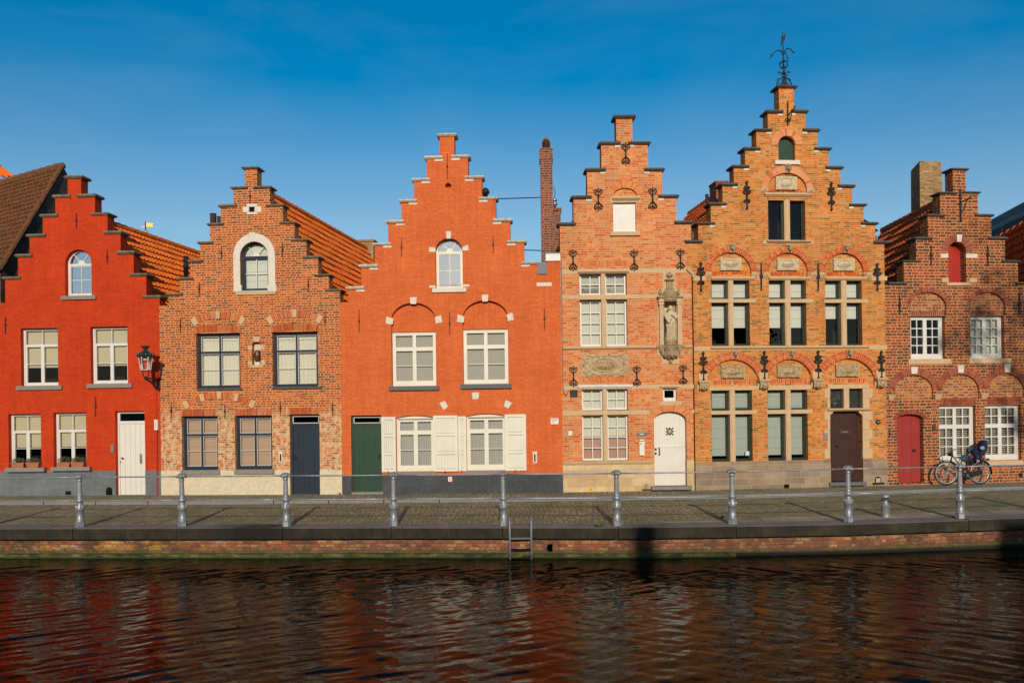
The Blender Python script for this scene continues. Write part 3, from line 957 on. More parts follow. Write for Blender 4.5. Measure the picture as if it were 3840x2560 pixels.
        iu0, iu1, iz0, iz1 = u0 + fr, u1 - fr, z0 + fr + bottom, z1 - fr
        panes, muns = MB(), MB()
        for L in lights:
            x0, y0, x1, y1, nx, ny = L[:6]
            sw = L[6] if len(L) > 6 else sash
            if px:
                lu0, lu1, lz0, lz1 = s.rect(R, x0, y0, x1, y1)
            else:
                lu0, lu1 = iu0 + (iu1 - iu0) * x0, iu0 + (iu1 - iu0) * x1
                lz1, lz0 = iz1 - (iz1 - iz0) * y0, iz1 - (iz1 - iz0) * y1
            a, b = v + 0.012, v + 0.066
            mb.box(lu0, lu0 + sw, a, b, lz0, lz1)
            mb.box(lu1 - sw, lu1, a, b, lz0, lz1)
            mb.box(lu0 + sw, lu1 - sw, a, b, lz1 - sw, lz1)
            mb.box(lu0 + sw, lu1 - sw, a, b, lz0, lz0 + sw * 1.15)
            gu0, gu1, gz0, gz1 = lu0 + sw, lu1 - sw, lz0 + sw * 1.15, lz1 - sw
            for i in range(1, nx):
                c = gu0 + (gu1 - gu0) * i / nx
                muns.box(c - mun / 2, c + mun / 2, v + 0.020, v + 0.05, gz0, gz1)
            for i in range(1, ny):
                c = gz0 + (gz1 - gz0) * i / ny
                muns.box(gu0, gu1, v + 0.023, v + 0.048, c - mun / 2, c + mun / 2)
            if munmat and sw:
                w = 0.012
                muns.box(gu0, gu0 + w, v + 0.018, v + 0.052, gz0, gz1)
                muns.box(gu1 - w, gu1, v + 0.018, v + 0.052, gz0, gz1)
                muns.box(gu0 + w, gu1 - w, v + 0.018, v + 0.052, gz0, gz0 + w)
                muns.box(gu0 + w, gu1 - w, v + 0.018, v + 0.052, gz1 - w, gz1)
            panes.quad((gu0, v + 0.036, gz0), (gu1, v + 0.036, gz0), (gu1, v + 0.036, gz1), (gu0, v + 0.036, gz1))
        o = mb.build('window', mat, s.root)
        if label: o['label'] = label
        if muns.f: muns.build('glazing_bars', munmat or mat, o)
        panes.build('pane', glass, o)
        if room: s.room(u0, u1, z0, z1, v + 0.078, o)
        s.drape(o, drapes, iu0, iu1, iz0, iz1, v, R if px else None)
        if cross:
            for k, (x0, y0, x1, y1, q0, q1) in enumerate(cross):
                c = s.rect(R, x0, y0, x1, y1)
                e = 0.028
                m2 = MB()
                m2.frust((c[0], c[1], q0 + .03, q1, c[2]), (c[0], c[1], q0 + .03, q1, c[3]))
                if c[3] - c[2] > c[1] - c[0]:
                    m2.frust((c[0] + e, c[1] - e, q0, q0 + .03, c[2]), (c[0] + e, c[1] - e, q0, q0 + .03, c[3]))
                    m2.prism([(c[0], c[2]), (c[0] + e, c[2]), (c[0] + e, c[3]), (c[0], c[3])], q0 + .015, q0 + .03)
                    m2.prism([(c[1] - e, c[2]), (c[1], c[2]), (c[1], c[3]), (c[1] - e, c[3])], q0 + .015, q0 + .03)
                m2.build('stone_mullion' if c[3] - c[2] > c[1] - c[0] else 'stone_transom', M.stone, o)
        return o
    def drape(s, o, drapes, iu0, iu1, iz0, iz1, v, R=None):
        for d in drapes:
            x0, y0, x1, y1, mat, kind = d[:6]
            if R:
                a, b, c, e = s.rect(R, x0, y0, x1, y1)
            else:
                a, b = iu0 + (iu1 - iu0) * x0, iu0 + (iu1 - iu0) * x1
                e, c = iz1 - (iz1 - iz0) * y0, iz1 - (iz1 - iz0) * y1
            mb = MB()
            vv = v + 0.11
            if kind == 'flat':
                mb.box(a, b, vv, vv + 0.006, c + 0.02, e)
                mb.box(a, b, vv - 0.004, vv + 0.012, c, c + 0.02)
                nm = 'blind'
            elif kind == 'fold':
                n = max(10, int((b - a) / 0.011))
                rows = 4
                ph = random.uniform(0, 6)
                vs, fs = [], []
                for j in range(rows + 1):
                    for i in range(n + 1):
                        t = i / n
                        x = a + (b - a) * t
                        w = math.sin(x * 58 + ph + 0.8 * math.sin(x * 13 + ph)) * 0.020 * (0.55 + 0.45 * j / rows)
                        vs.append((x, vv + 0.02 + w, e + (c - e) * j / rows + 0.004 * math.sin(x * 31)))
                for j in range(rows):
                    for i in range(n):
                        k = j * (n + 1) + i
                        fs.append((k, k + 1, k + n + 2, k + n + 1))
                mb.add(vs, fs)
                nm = 'curtain'
            else:
                n = max(4, int((e - c) / 0.055))
                for i in range(n):
                    z = c + (e - c) * (i + 0.5) / n
                    mb.quad((a, vv - 0.014, z + 0.016), (b, vv - 0.014, z + 0.016), (b, vv + 0.014, z - 0.016), (a, vv + 0.014, z - 0.016))
                nm = 'venetian_blind'
            mb.build(nm, mat, o, smooth=(kind == 'fold'))
    def arch_win(s, R, x0, ytop, x1, ybot, yspr, v, fr, mat, glass, nx=2, ny=2, drape=None, munmat=None):
        u0, u1, z0, z1, zs, pts = s.arched(R, x0, ytop, x1, ybot, yspr)
        cu = (u0 + u1) / 2
        rx, rz = (u1 - u0) / 2, z1 - zs
        inner = [(u0 + fr, z0 + fr), (u1 - fr, z0 + fr)] + arc(cu, zs, rx - fr, rz - fr, 0, PI, 18)
        o = slab('window', pts, [inner], v, v + 0.07, mat, s.root)
        mb = MB()
        mm = munmat or mat
        mb.box(u0 + fr, u1 - fr, v - 0.004, v + 0.06, zs - 0.03, zs + 0.025)
        w = 0.03
        mb.box(u0 + fr, u0 + fr + w, v + .01, v + .055, z0 + fr, zs - .03)
        mb.box(u1 - fr - w, u1 - fr, v + .01, v + .055, z0 + fr, zs - .03)
        mb.box(u0 + fr + w, u1 - fr - w, v + .01, v + .055, z0 + fr, z0 + fr + w)
        mb.box(u0 + fr + w, u1 - fr - w, v + .01, v + .055, zs - .03 - w, zs - .03)
        mb.build('sash', mat, o)
        g = MB()
        for i in range(1, nx):
            c = u0 + fr + w + (u1 - u0 - 2 * fr - 2 * w) * i / nx
            g.box(c - .010, c + .010, v + .018, v + .045, z0 + fr + w, zs - .03 - w)
        for i in range(1, ny):
            c = z0 + fr + w + (zs - .03 - w - z0 - fr - w) * i / ny
            g.box(u0 + fr + w, u1 - fr - w, v + .021, v + .043, c - .010, c + .010)
        for an in (R_(52), R_(128)):
            d = Vector((math.cos(an), math.sin(an)))
            p = Vector((-d.y, d.x)) * .010
            a = Vector((cu, zs + .02)) + Vector((d.x * rx * .22, d.y * rz * .22))
            b = Vector((cu, zs)) + Vector((d.x * (rx - fr), d.y * (rz - fr)))
            g.prism([(a.x - p.x, a.y - p.y), (b.x - p.x, b.y - p.y), (b.x + p.x, b.y + p.y), (a.x + p.x, a.y + p.y)], v + .018, v + .045)
        g.prism([(cu + rx * .26 * math.cos(t), zs + .025 + rz * .26 * math.sin(t)) for t in [PI * i / 8 for i in range(9)]], v + .012, v + .05)
        g.build('glazing_bars', mm, o)
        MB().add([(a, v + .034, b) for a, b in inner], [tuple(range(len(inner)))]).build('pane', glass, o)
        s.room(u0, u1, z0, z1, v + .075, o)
        if drape:
            d = [(a, b) for a, b in inner]
            MB().prism(d, v + .10, v + .107).build('blind', drape, o)
        return o
    def planks(s, pts_fn, n, u0, u1, z0, z1fn, v, mat, name, gap=0.008, thick=0.05, parent=None):
        mb = MB()
        for i in range(n):
            a = u0 + (u1 - u0) * i / n + gap / 2
            b = u0 + (u1 - u0) * (i + 1) / n - gap / 2
            top = [(b + (a - b) * k / 4, z1fn(b + (a - b) * k / 4)) for k in range(5)]
            mb.prism([(a, z0), (b, z0)] + top, v + random.uniform(0, .002), v + thick)
        a, b = u0, u1
        top = [(b + (a - b) * k / 16, z1fn(b + (a - b) * k / 16)) for k in range(17)]
        mb.prism([(a, z0), (b, z0)] + top, v + 0.014, v + thick + 0.02)
        return mb.build(name, mat, parent or s.root)
    def shell(s, eave_l, eave_r, depth=9.0, zb=0.0):
        mb = MB()
        mb.box(0.02, 0.20, WT, depth, zb, eave_l)
        mb.box(s.L - 0.20, s.L - 0.02, WT, depth, zb, eave_r)
        mb.box(0.20, s.L - 0.20, depth - 0.2, depth, zb, min(eave_l, eave_r))
        mb.build('side_walls', M.brickside, s.root)
    def roof(s, r0, r1, e0, e1, mat, tw=0.21, th=0.32, name='roof', ridge=True, flip=False):
        """clay pantiles between ridge r0-r1 and eave e0-e1 (local points)"""
        r0, r1, e0, e1 = map(Vector, (r0, r1, e0, e1))
        La = (r1 - r0).length; Lb = ((e0 - r0).length + (e1 - r1).length) / 2
        na = max(2, int(La / tw)) * 4
        nb = max(2, int(Lb / th))
        nrm = (r1 - r0).cross(e0 - r0).normalized()
        if nrm.z < 0: nrm = -nrm
        vs, fs = [], []
        rows = []
        for j in range(nb):
            for q in (0, 1):
                b = (j + q) / nb
                row = []
                for i in range(na + 1):
                    a = i / na
                    p = (r0 * (1 - a) + r1 * a) * (1 - b) + (e0 * (1 - a) + e1 * a) * b
                    w = 0.040 * math.sin(2 * PI * i / 4 + 0.6)
                    jit = 0.006 * math.sin(i * 1.7 + j * 2.3)
                    h = w + (0.0 if q == 0 else 0.062) + jit
                    row.append(len(vs))
                    vs.append(p + nrm * h)
                rows.append(row)
        for k in range(len(rows) - 1):
            A, B = rows[k], rows[k + 1]
            for i in range(na):
                fs.append((A[i], A[i + 1], B[i + 1], B[i]))
        o = MB().add(vs, fs).build(name, mat, s.root)
        if ridge:
            mb = MB()
            n = max(2, int(La / 0.36))
            for i in range(n):
                a, b = r0.lerp(r1, i / n), r0.lerp(r1, (i + 1.08) / n)
                mb.tube([a + Vector((0, 0, .0)), b + Vector((0, 0, .02))], [0.11, 0.13], 8)
            mb.build('ridge_tiles', mat, o)
        return o

def ground_z(px, py, z): return at_z(px, py, z)
# facade corners: traced where each house meets the pavement
SW = 0.08                        # pavement level
PD = [(-15, 25.15), (606, 24.80), (1284, 24.35), (2112, 24.16), (2604, 24.22), (3328, 24.80), (3872, 25.40)]
CN = []
for px, d in PD:
    dx, dz = ray(px, 1850)
    CN.append((dx * d, d))
cn = lambda i: (CN[i][0], CN[i][1], CN[i + 1][0], CN[i + 1][1])

H1 = House('red_house', *cn(0), 'red painted house with stepped gable, white windows and flower boxes on its sills')
H2 = House('brick_house', *cn(1), 'red brick house with dark blue windows between the red and the orange house')
H3 = House('orange_house', *cn(2), 'orange painted house with stepped gable and open white shutters')
H4 = House('salmon_brick_house', *cn(3), 'narrow salmon brick house with stone cross windows and a saint in a wall niche')
H5 = House('yellow_brick_house', *cn(4), 'tallest house, yellow orange brick with dark green windows, carved plaques and arches')
H6 = House('dark_brick_house', *cn(5), 'dark red brick house with red door and red gable hatch behind the bicycle')

def door(s, R, box, n, mat, v=0.15, transom=None, frmat=None, handle=None, bottom=None, fr=0.05, glass=None):
    """plank door in a straight opening, with a glazed light above when transom is given"""
    u0, u1, z0, z1 = s.hole(R, *box)
    z0 = SW - 0.03
    s.holes[-1] = [(u0, z0), (u1, z0), (u1, z1), (u0, z1)]
    frmat = frmat or mat
    zt = z1 - fr
    mb = MB()
    mb.box(u0, u0 + fr, v - .02, v + .07, z0, z1)
    mb.box(u1 - fr, u1, v - .02, v + .07, z0, z1)
    mb.box(u0 + fr, u1 - fr, v - .02, v + .07, z1 - fr, z1)
    o = None
    if transom:
        zl = s.pt(R, (box[0] + box[2]) / 2, transom)[1]
        mb.box(u0 + fr, u1 - fr, v - .02, v + .07, zl - .045, zl + .02)
        zt = zl - .045
    o = s.planks(None, n, u0 + fr, u1 - fr, z0 + 0.01, lambda u: zt, v, mat, 'door')
    mb.build('door_frame', frmat, o)
    if transom:
        g = MB()
        a, b, c, d = u0 + fr, u1 - fr, zl + .02, z1 - fr
        w = .018
        g.box(a, a + w, v - .01, v + .03, c, d); g.box(b - w, b, v - .01, v + .03, c, d)
        g.box(a + w, b - w, v - .01, v + .03, c, c + w); g.box(a + w, b - w, v - .01, v + .03, d - w, d)
        g.build('transom_bars', M.white if frmat is not M.brown else frmat, o)
        MB().quad((a, v + .02, c), (b, v + .02, c), (b, v + .02, d), (a, v + .02, d)).build('transom_pane', M.glassd, o)
        s.room(a, b, c, d, v + .08, o, .6)
    if handle:
        hx, hy, kind = handle
        hu, hz = s.pt(R, hx, hy, v)
        hb = MB()
        if kind == 'knob':
            hb.lathe([(.012, 0), (.012, .03), (.028, .045), (.03, .06), (.018, .075), (0, .078)], n=12)
            hb.v = [(hu + a, v - c, hz + b) for a, b, c in hb.v]
        else:
            hb.tube([(hu + .045 * math.cos(t), v - .03, hz + .05 * math.sin(t)) for t in [2 * PI * i / 14 for i in range(14)]], .010, 6, closed=True)
            hb.box(hu - .03, hu + .03, v - .02, v, hz + .03, hz + .07)
        hb.build('handle', M.iron, o)
    return o, (u0, u1, z0, z1)

def plinth(s, R, pts_top, mat, gaps, thick=0.012, name='plinth', zb=0.0):
    """a base course standing a little proud, broken at the doors. pts_top: pixel y at the left and right end"""
    (xa, ya), (xb, yb) = pts_top
    za, zbb = s.pt(R, xa, ya)[1], s.pt(R, xb, yb)[1]
    zt = (za + zbb) / 2
    edges = [0.0] + [e for g in gaps for e in g] + [s.L]
    for i in range(0, len(edges), 2):
        a, b = edges[i], edges[i + 1]
        if b - a > 0.02:
            MB().box(a, b, -thick, 0.03, zb, zt).build(name, mat, s.root)
    return zt

def sill(s, R, x0, y0, x1, y1, mat, out=0.07, name='sill'):
    u0, u1, z0, z1 = s.rect(R, x0, y0, x1, y1, -out)
    return MB().frust((u0, u1, -out, 0.06, z0), (u0, u1, -out + .004, 0.06, z1)).build(name, mat, s.root)

# ================================================================== red house
H = H1
H.arch_win(ra, 548, 840, 768, 1228, 962, 0.15, 0.05, M.white, M.glasssky)
sill(H, ra, 508, 1228, 800, 1260, M.sill)
TL = lambda tr, bar: [(0, 0, 1, tr, 2, 1, .022), (0, tr, .5, 1, 1, 1, .05), (.5, tr, 1, 1, 1, 1, .05)]
def red_window(box, tr, bar, bl, R=rb):
    o = H.win(R, box, TL(tr, bar), v=0.14, fr=0.045, drapes=[(0, 0, 1, bl, M.blind_c, 'flat')], glass=M.glass, mun=.02)
    u0, u1, z0, z1 = H.rect(R, *box)
    z = z1 - (z1 - z0) * bar
    um = (u0 + u1) / 2
    MB().box(u0 + .1, um - .052, .158, .185, z - .009, z + .009).box(um + .052, u1 - .1, .158, .185, z - .009, z + .009).build('cross_bars', M.white, o)
red_window((176, 112, 487, 597), .28, .62, .69)
red_window((762, 99, 1072, 579), .29, .635, .69)
sill(H, rb, 133, 595, 514, 630, M.sill); sill(H, rb, 724, 577, 1104, 613, M.sill)
red_window((72, 832, 345, 1284), .32, .65, .64)
red_window((452, 821, 724, 1279), .32, .65, .64)
sill(H, rb, 40, 1284, 368, 1318, M.sill, .16); sill(H, rb, 424, 1278, 751, 1310, M.sill, .16)
d1, db = door(H, rb, (972, 808, 1219, 1508), 5, M.doorwhite, 0.15, 903, M.white, (1035, 1203, 'knob'))
hu, hz = H.pt(rb, 1186, 1206, .15)
MB().box(hu - .035, hu + .035, .125, .151, hz - .14, hz + .14).box(hu - .02, hu + .02, .10, .125, hz - .12, hz + .12).build('push_plate', M.steel, d1)
hu, hz = H.pt(rb, 1014, 1236, .15)
MB().box(hu - .014, hu + .014, .135, .151, hz - .03, hz + .03).build('lock_plate', M.brass, d1)
plinth(H, rb, ((0, 1320), (1345, 1299)), M.greyplinth, [(db[0], db[1])])
H.box(rb, 930, 1088, 953, 1153, -.035, 0, M.steel, 'doorbell')
H.box(rb, 550, 1480, 596, 1510, -.016, -.008, M.black, 'air_vent')
u0, u1, z0, z1, zs, pts = H.arched(rb, 893, 1445, 946, 1512, 1470, add=False)
MB().prism(pts, -.017, -.004).build('air_vent', M.black, H.root)
H.bar(ra, 645, 535, 665); H.bar(ra, 903, 850, 955); H.bar(rb, 806, 688, 855); H.bar(rb, 50, 15, 160)
H.box(rb, 1295, 880, 1323, 968, -.09, 0, M.paper, 'meter_box')
H.box(rb, 1302, 905, 1310, 945, -.094, -.088, M.yellow, 'meter_label')
ux, zx = H.pt(rb, 1323, 1240); zb_ = H.pt(rb, 1326, 1508)[1]; zt_ = H.pt(rb, 1320, 968)[1]
MB().tube([(ux, -.03, zb_), (ux, -.03, zt_)], .02, 8).build('conduit', M.redshut, H.root)
ua, za = H.pt(rb, 1314, 880); uc, zc = H.pt(rb, 1314, 640)
MB().tube([(ua, -.02, za), (uc + .02, -.02, (za + zc) / 2), (uc, -.02, zc)], .008, 5).build('cable', M.redshut, H.root)
L1, R1 = H.gable(ra, [(42, 1095), (150, 908), (247, 740), (358, 572), (463, 412), (567, 248)],
        [(1340, 1250), (1228, 1065), (1122, 880), (1012, 712), (903, 555), (797, 402), (680, 248)],
        H.pt(ra, 10, 1290)[1], H.pt(ra, 1345, 1290)[1] - .15, 0.0, M.red, M.cap_dark, ct=.095)
H.shell(5.4, 5.4)
ridge_r0 = at_z(*ra(930, 632), 8.45); ridge_r1 = at_z(*PX(760, 958), 8.45)
r0, r1 = H.local(ridge_r0), H.local(ridge_r1)
d = (r1 - r0).normalized(); r0 = r0 - d * ((r0.y - WT - .02) / d.y)
H.roof(r0, r1, (H.L + .02, WT + .02, 5.35), (H.L + .02 + (r1.x - r0.x), r1.y, 5.35), M.tile_o)
H.roof(r0, r1, (-.02, WT + .02, 5.3), (-.02 + (r1.x - r0.x), r1.y, 5.3), M.tile_o, ridge=False)
# black flue on the roof
f0 = at_y(*rc(328, 1090), 27.4)
fl = H.local(f0)
MB().lathe([(.075, 0), (.075, .55), (.10, .56), (.10, .60), (.075, .61), (.075, .75), (.10, .76), (.10, .80), (.075, .81), (.08, .92), (0, .93)], tuple(fl - Vector((0, 0, .25))), 14).build('flue_pipe', M.iron, H.root, True)

# ================================================================== brick house
H = H2
vm = [M.vou2, M.mort2]
def slit_anchor(R, x, a, b): H.bar(R, x, a, b, .012, M.iron)
# arched attic window in a pale stone surround
u0, u1, z0, z1, zs, pin = H.arched(rc, 812, 775, 1062, 1212, 905)
_, _, _, _, _, pout = H.arched(rc, 752, 702, 1124, 1218, 905, add=False)
slab('stone_surround', pout, [pin], -.035, .10, M.white_st, H.root)
for xa, xb in ((752, 820), (1054, 1131)):
    H.box(rc, xa, 1160, xb, 1218, -.042, .05, M.white_st, 'base_block')
H.stone_poly(rc, [(900, 765), (944, 765), (946, 694), (898, 694)], -.045, .08)
H.box(rc, 768, 1218, 1124, 1245, -.03, .06, M.stone, 'sill')
H.holes.pop()
H.arch_win(rc, 812, 775, 1062, 1212, 905, 0.14, 0.055, M.navy, M.glass, drape=M.blind_w, munmat=M.white)
H.hole(rc, 888, 465, 936, 510)
H.box(rc, 880, 460, 944, 516, .10, .14, M.black, 'attic_vent')
for b in ((865, 437, 960, 464), (832, 464, 887, 513), (937, 464, 997, 513), (870, 511, 963, 531)):
    H.box(rc, *b, -.01, .06, M.white_st, 'stone_block')
def navy_win(R, box, tr, barf, drapes):
    xm = .5
    o = H.win(R, box, [(0, 0, .5, tr, 1, 1, .03), (.5, 0, 1, tr, 1, 1, .03), (0, tr, .5, 1, 1, 2, .035), (.5, tr, 1, 1, 1, 2, .035)], v=.14, fr=.06, mat=M.navy, munmat=M.white, mun=.014, drapes=drapes)
    return o
CU = lambda tr: [(0, .06, 1, .99, M.curtain, 'fold'), (0, 0, 1, .10, M.blind_w, 'flat')]
navy_win(rd, (362, 101, 704, 530), .33, .64, CU(.33)); navy_win(rd, (952, 91, 1304, 519), .33, .64, CU(.33))
H.lintel(rd, 357, 46, 700, 102, 26, -.006, vm, camber=9, splay=.04); H.lintel(rd, 946, 36, 1303, 92, 27, -.006, vm, camber=9, splay=.04)
sill(H, rd, 366, 526, 712, 541, M.cap_grey, .06); sill(H, rd, 948, 515, 1334, 531, M.cap_grey, .06)
BB = [(0, 0, 1, 1, M.blind_b, 'flat')]
navy_win(rd, (252, 742, 531, 1160), .34, .66, BB); navy_win(rd, (664, 737, 951, 1155), .34, .66, BB)
H.lintel(rd, 248, 690, 517, 742, 20, -.006, vm, splay=.02); H.lintel(rd, 660, 686, 945, 737, 21, -.006, vm, splay=.02); H.lintel(rd, 1083, 676, 1317, 728, 18, -.006, vm, splay=.02)
sill(H, rd, 240, 1160, 541, 1194, M.sill, .09); sill(H, rd, 655, 1155, 961, 1190, M.sill, .09)
# relieving arches with stone blocks
def relief_arch(R, xl, yl, xr, yr, yc_in, th, n, stones, mats, v0=-.012):
    ul, zl = H.pt(R, xl, yl); ur, zr = H.pt(R, xr, yr); zc = H.pt(R, (xl + xr) / 2, yc_in)[1]
    zb = (zl + zr) / 2; half = (ur - ul) / 2; rise = zc - zb
    r = (half * half + rise * rise) / (2 * rise)
    cu, cz = (ul + ur) / 2, zc - r
    a = math.acos(min(1, half / r))
    t = th / R.k * .0078
    H.ring(cu, cz, r, r, t, a, PI - a, n, v0, .05, mats)
    for f in stones:
        w = .055 / r * (1.2 if f in (0, 1) else 1)
        c = a + (PI - 2 * a) * f
        q = [(cu + q_ * math.cos(x), cz + q_ * math.sin(x)) for q_, x in ((r - .01, c - w), (r + t + .025, c - w), (r + t + .025, c + w), (r - .01, c + w))]
        MB().prism(q, v0 - .012, .05).build('stone_block', M.stone, H.root)
relief_arch(rc, 418, 1512, 808, 1506, 1458, 58, 26, (0, .5, 1), vm)
relief_arch(rc, 1092, 1502, 1502, 1490, 1444, 58, 27, (0, .5, 1), vm)
relief_arch(rd, 300, 676, 784, 668, 606, 48, 32, (0, .25, .5, .75, 1), vm)
relief_arch(rd, 1078, 612, 1182, 608, 586, 28, 13, (), vm)
# niche
u0, u1, z0, z1, zs, pn = H.arched(rd, 795, 163, 862, 346, 196)
slab('niche_back', [(u0 - .02, z0 - .02), (u1 + .02, z0 - .02), (u1 + .02, z1 + .02), (u0 - .02, z1 + .02)], [], .17, .22, M.creamplinth, H.root)
cu_ = (u0 + u1) / 2
H.ring(cu_, zs, (u1 - u0) / 2, z1 - zs, .085, 0, PI, 11, -.008, .06, vm)
H.stone_poly(rd, [(812, 168), (850, 168), (862, 127), (800, 127)], -.02, .06, M.stone)
for b in ((762, 196, 795, 230), (862, 192, 893, 226), (764, 318, 795, 350), (862, 312, 893, 346), (780, 346, 880, 366)):
    H.box(rd, *b, -.012, .08, M.stone, 'stone_block')
niche_floor = (cu_, z0)
d2, db = door(H, rd, (1088, 728, 1319, 1345), 5, M.navy, .14, 804, M.navy, (1128, 1055, 'ring'))
plinth(H, rd, ((95, 1160), (1490, 1160)), M.creamplinth, [(db[0], db[1])], .02)
H.box(rd, 998, 1018, 1030, 1032, -.03, .02, M.white_st, 'slot_hood')
H.box(rd, 1001, 1032, 1027, 1102, -.012, .02, M.white_st, 'slot_frame')
H.box(rd, 1009, 1036, 1020, 1092, -.015, -.008, M.black, 'letter_slot')
H.box(rd, 1030, 988, 1051, 999, -.02, 0, M.steel, 'doorbell')
for x, a, b in ((645, 815, 935), (1188, 790, 910), (448, 1140, 1260), (1418, 1100, 1222), (280, 1460, 1590), (1567, 1412, 1535), (900, 315, 435)):
    slit_anchor(rc, x, a, b)
for x, a, b in ((172, 638, 765), (587, 650, 760), (1016, 628, 735), (1420, 635, 735)):
    slit_anchor(rd, x, a, b)
H.gable(rc, [(173, 1258), (270, 1118), (365, 962), (452, 800), (537, 635), (636, 472), (748, 310), (848, 130)],
        [(1698, 1218), (1600, 1082), (1503, 925), (1398, 770), (1293, 618), (1190, 462), (1073, 302), (958, 130)],
        H.pt(rc, 130, 1345)[1], H.pt(rc, 1704, 1330)[1], 0.0, M.brick2, M.cap_dark, ct=.075)
H.shell(5.3, 5.3)
r0, r1 = H.local(at_z(*rc(1210, 478), 9.15)), H.local(at_z(*rc(1930, 842), 9.15))
d = (r1 - r0).normalized(); q0 = r0 - d * ((r0.y - WT - .02) / d.y)
q0.x = max(q0.x, H.pt(rc, 905, 200)[0] + .08); q0.z = 8.95
sk = (r1.x - q0.x)
H.roof(q0, r1, (H.L - .02, WT + .02, 5.45), (H.L - .02 + sk * .3, r1.y, 5.45), M.tile_o)
H.roof(q0 - Vector((0, 0, .5)), r1 - Vector((0, 0, .5)), (.02, WT + .02, 4.7), (.02 + sk * .3, r1.y, 4.7), M.tile_o, ridge=False)
MB().box(r1.x - .35, r1.x + .35, r1.y - .1, r1.y + .5, 7.6, 9.45).box(r1.x - .4, r1.x + .4, r1.y - .15, r1.y + .55, 9.45, 9.53).build('chimney', M.bricktan, H.root)
for x0, x1, yt, yb in ((543, 597, 525, 616), (603, 635, 550, 616)):
    p = H.local(at_y(*rc((x0 + x1) / 2, yb), 26.0)); pt_ = H.local(at_y(*rc((x0 + x1) / 2, yt), 26.0))
    r = (x1 - x0) / 2 / 2.3762 / F * 26
    MB().lathe([(r, -1.6), (r, pt_.z - p.z - .03), (r * 1.08, pt_.z - p.z - .02), (r * 1.08, pt_.z - p.z), (r * .8, pt_.z - p.z), (r * .8, pt_.z - p.z - .1)], tuple(p), 14).build('chimney_pot', M.rust, H.root, True)

# ================================================================== orange house
H = H3
H.arch_win(re, 836, 970, 1063, 1393, 1080, .20, .05, M.cream, M.glassb)
H.stone_poly(re, [(929, 974), (963, 974), (968, 913), (923, 913)], -.015)
H.stone_poly(re, [(836, 1052), (836, 1086), (779, 1086), (783, 1044)], -.015)
H.stone_poly(re, [(1061, 1046), (1108, 1026), (1115, 1070), (1061, 1076)], -.015)
sill(H, re, 808, 1386, 1093, 1422, M.white_st, .06)
H.box(re, 783, 1366, 835, 1386, -.014, .03, M.white_st, 'stone_block'); H.box(re, 1064, 1357, 1119, 1376, -.014, .03, M.white_st, 'stone_block')
# thin raised band round the attic window
u0, u1, z0, z1, zs, p1 = H.arched(re, 781, 918, 1117, 1366, 1075, add=False)
_, _, _, _, _, p2 = H.arched(re, 834, 968, 1065, 1393, 1080, add=False)
p2 = [(a, max(b, z0 + .002)) for a, b in p2]
slab('raised_band', p1, [[(a, b if b > z0 + .01 else z0 + .01) for a, b in p2]], -.008, .02, M.orange, H.root)
uc, zc = H.pt(re, 942, 530)
H.holes.append([(uc + .085 * math.cos(t), zc + .085 * math.sin(t)) for t in [2 * PI * i / 20 for i in range(20)]])
MB().box(uc - .15, uc + .15, .20, .25, zc - .15, zc + .15).build('owl_hole_back', M.orange, H.root)
def orange_upper(x0, x1, yc, ys, yl, yb):
    u0, u1, z0, z1, zs, pts = H.arched(rf, x0, yc, x1, yb, ys)
    zl = H.pt(rf, (x0 + x1) / 2, yl)[1]
    arcp = [(u0, zl), (u1, zl)] + arc((u0 + u1) / 2, zs, (u1 - u0) / 2, z1 - zs, 0, PI, 18)
    MB().prism(arcp, .14, .33).build('tympanum', M.orange, H.root)
    o = H.win(rf, (x0, yl, x1, yb), [(0, 0, .5, .31, 1, 1, .05), (.5, 0, 1, .31, 1, 1, .05), (0, .31, .5, 1, 1, 2, .055), (.5, .31, 1, 1, 1, 2, .055)],
              v=.19, fr=.05, mat=M.cream, glass=M.glassh, drapes=[(0, 0, 1, .96, M.blind_l, 'flat')], hole=False, bottom=.05)
orange_upper(418, 752, 70, 200, 287, 700)
orange_upper(957, 1298, 52, 182, 267, 690)
for q in ([(562, 80), (605, 80), (609, 28), (557, 30)], [(434, 190), (428, 234), (375, 228), (380, 175)], [(746, 180), (752, 226), (800, 217), (792, 163)],
          [(1103, 62), (1144, 60), (1149, 10), (1098, 12)], [(968, 175), (964, 220), (911, 214), (918, 157)], [(1286, 160), (1296, 210), (1340, 200), (1330, 144)],
          [(1030, 797), (1074, 795), (1079, 745), (1024, 747)], [(779, 826), (823, 809), (844, 852), (813, 877)], [(1280, 801), (1327, 825), (1298, 867), (1265, 848)]):
    H.stone_poly(rf, q, -.014, .04)
sill(H, rf, 397, 697, 777, 729, M.bluestone, .09); sill(H, rf, 937, 681, 1324, 716, M.bluestone, .09)
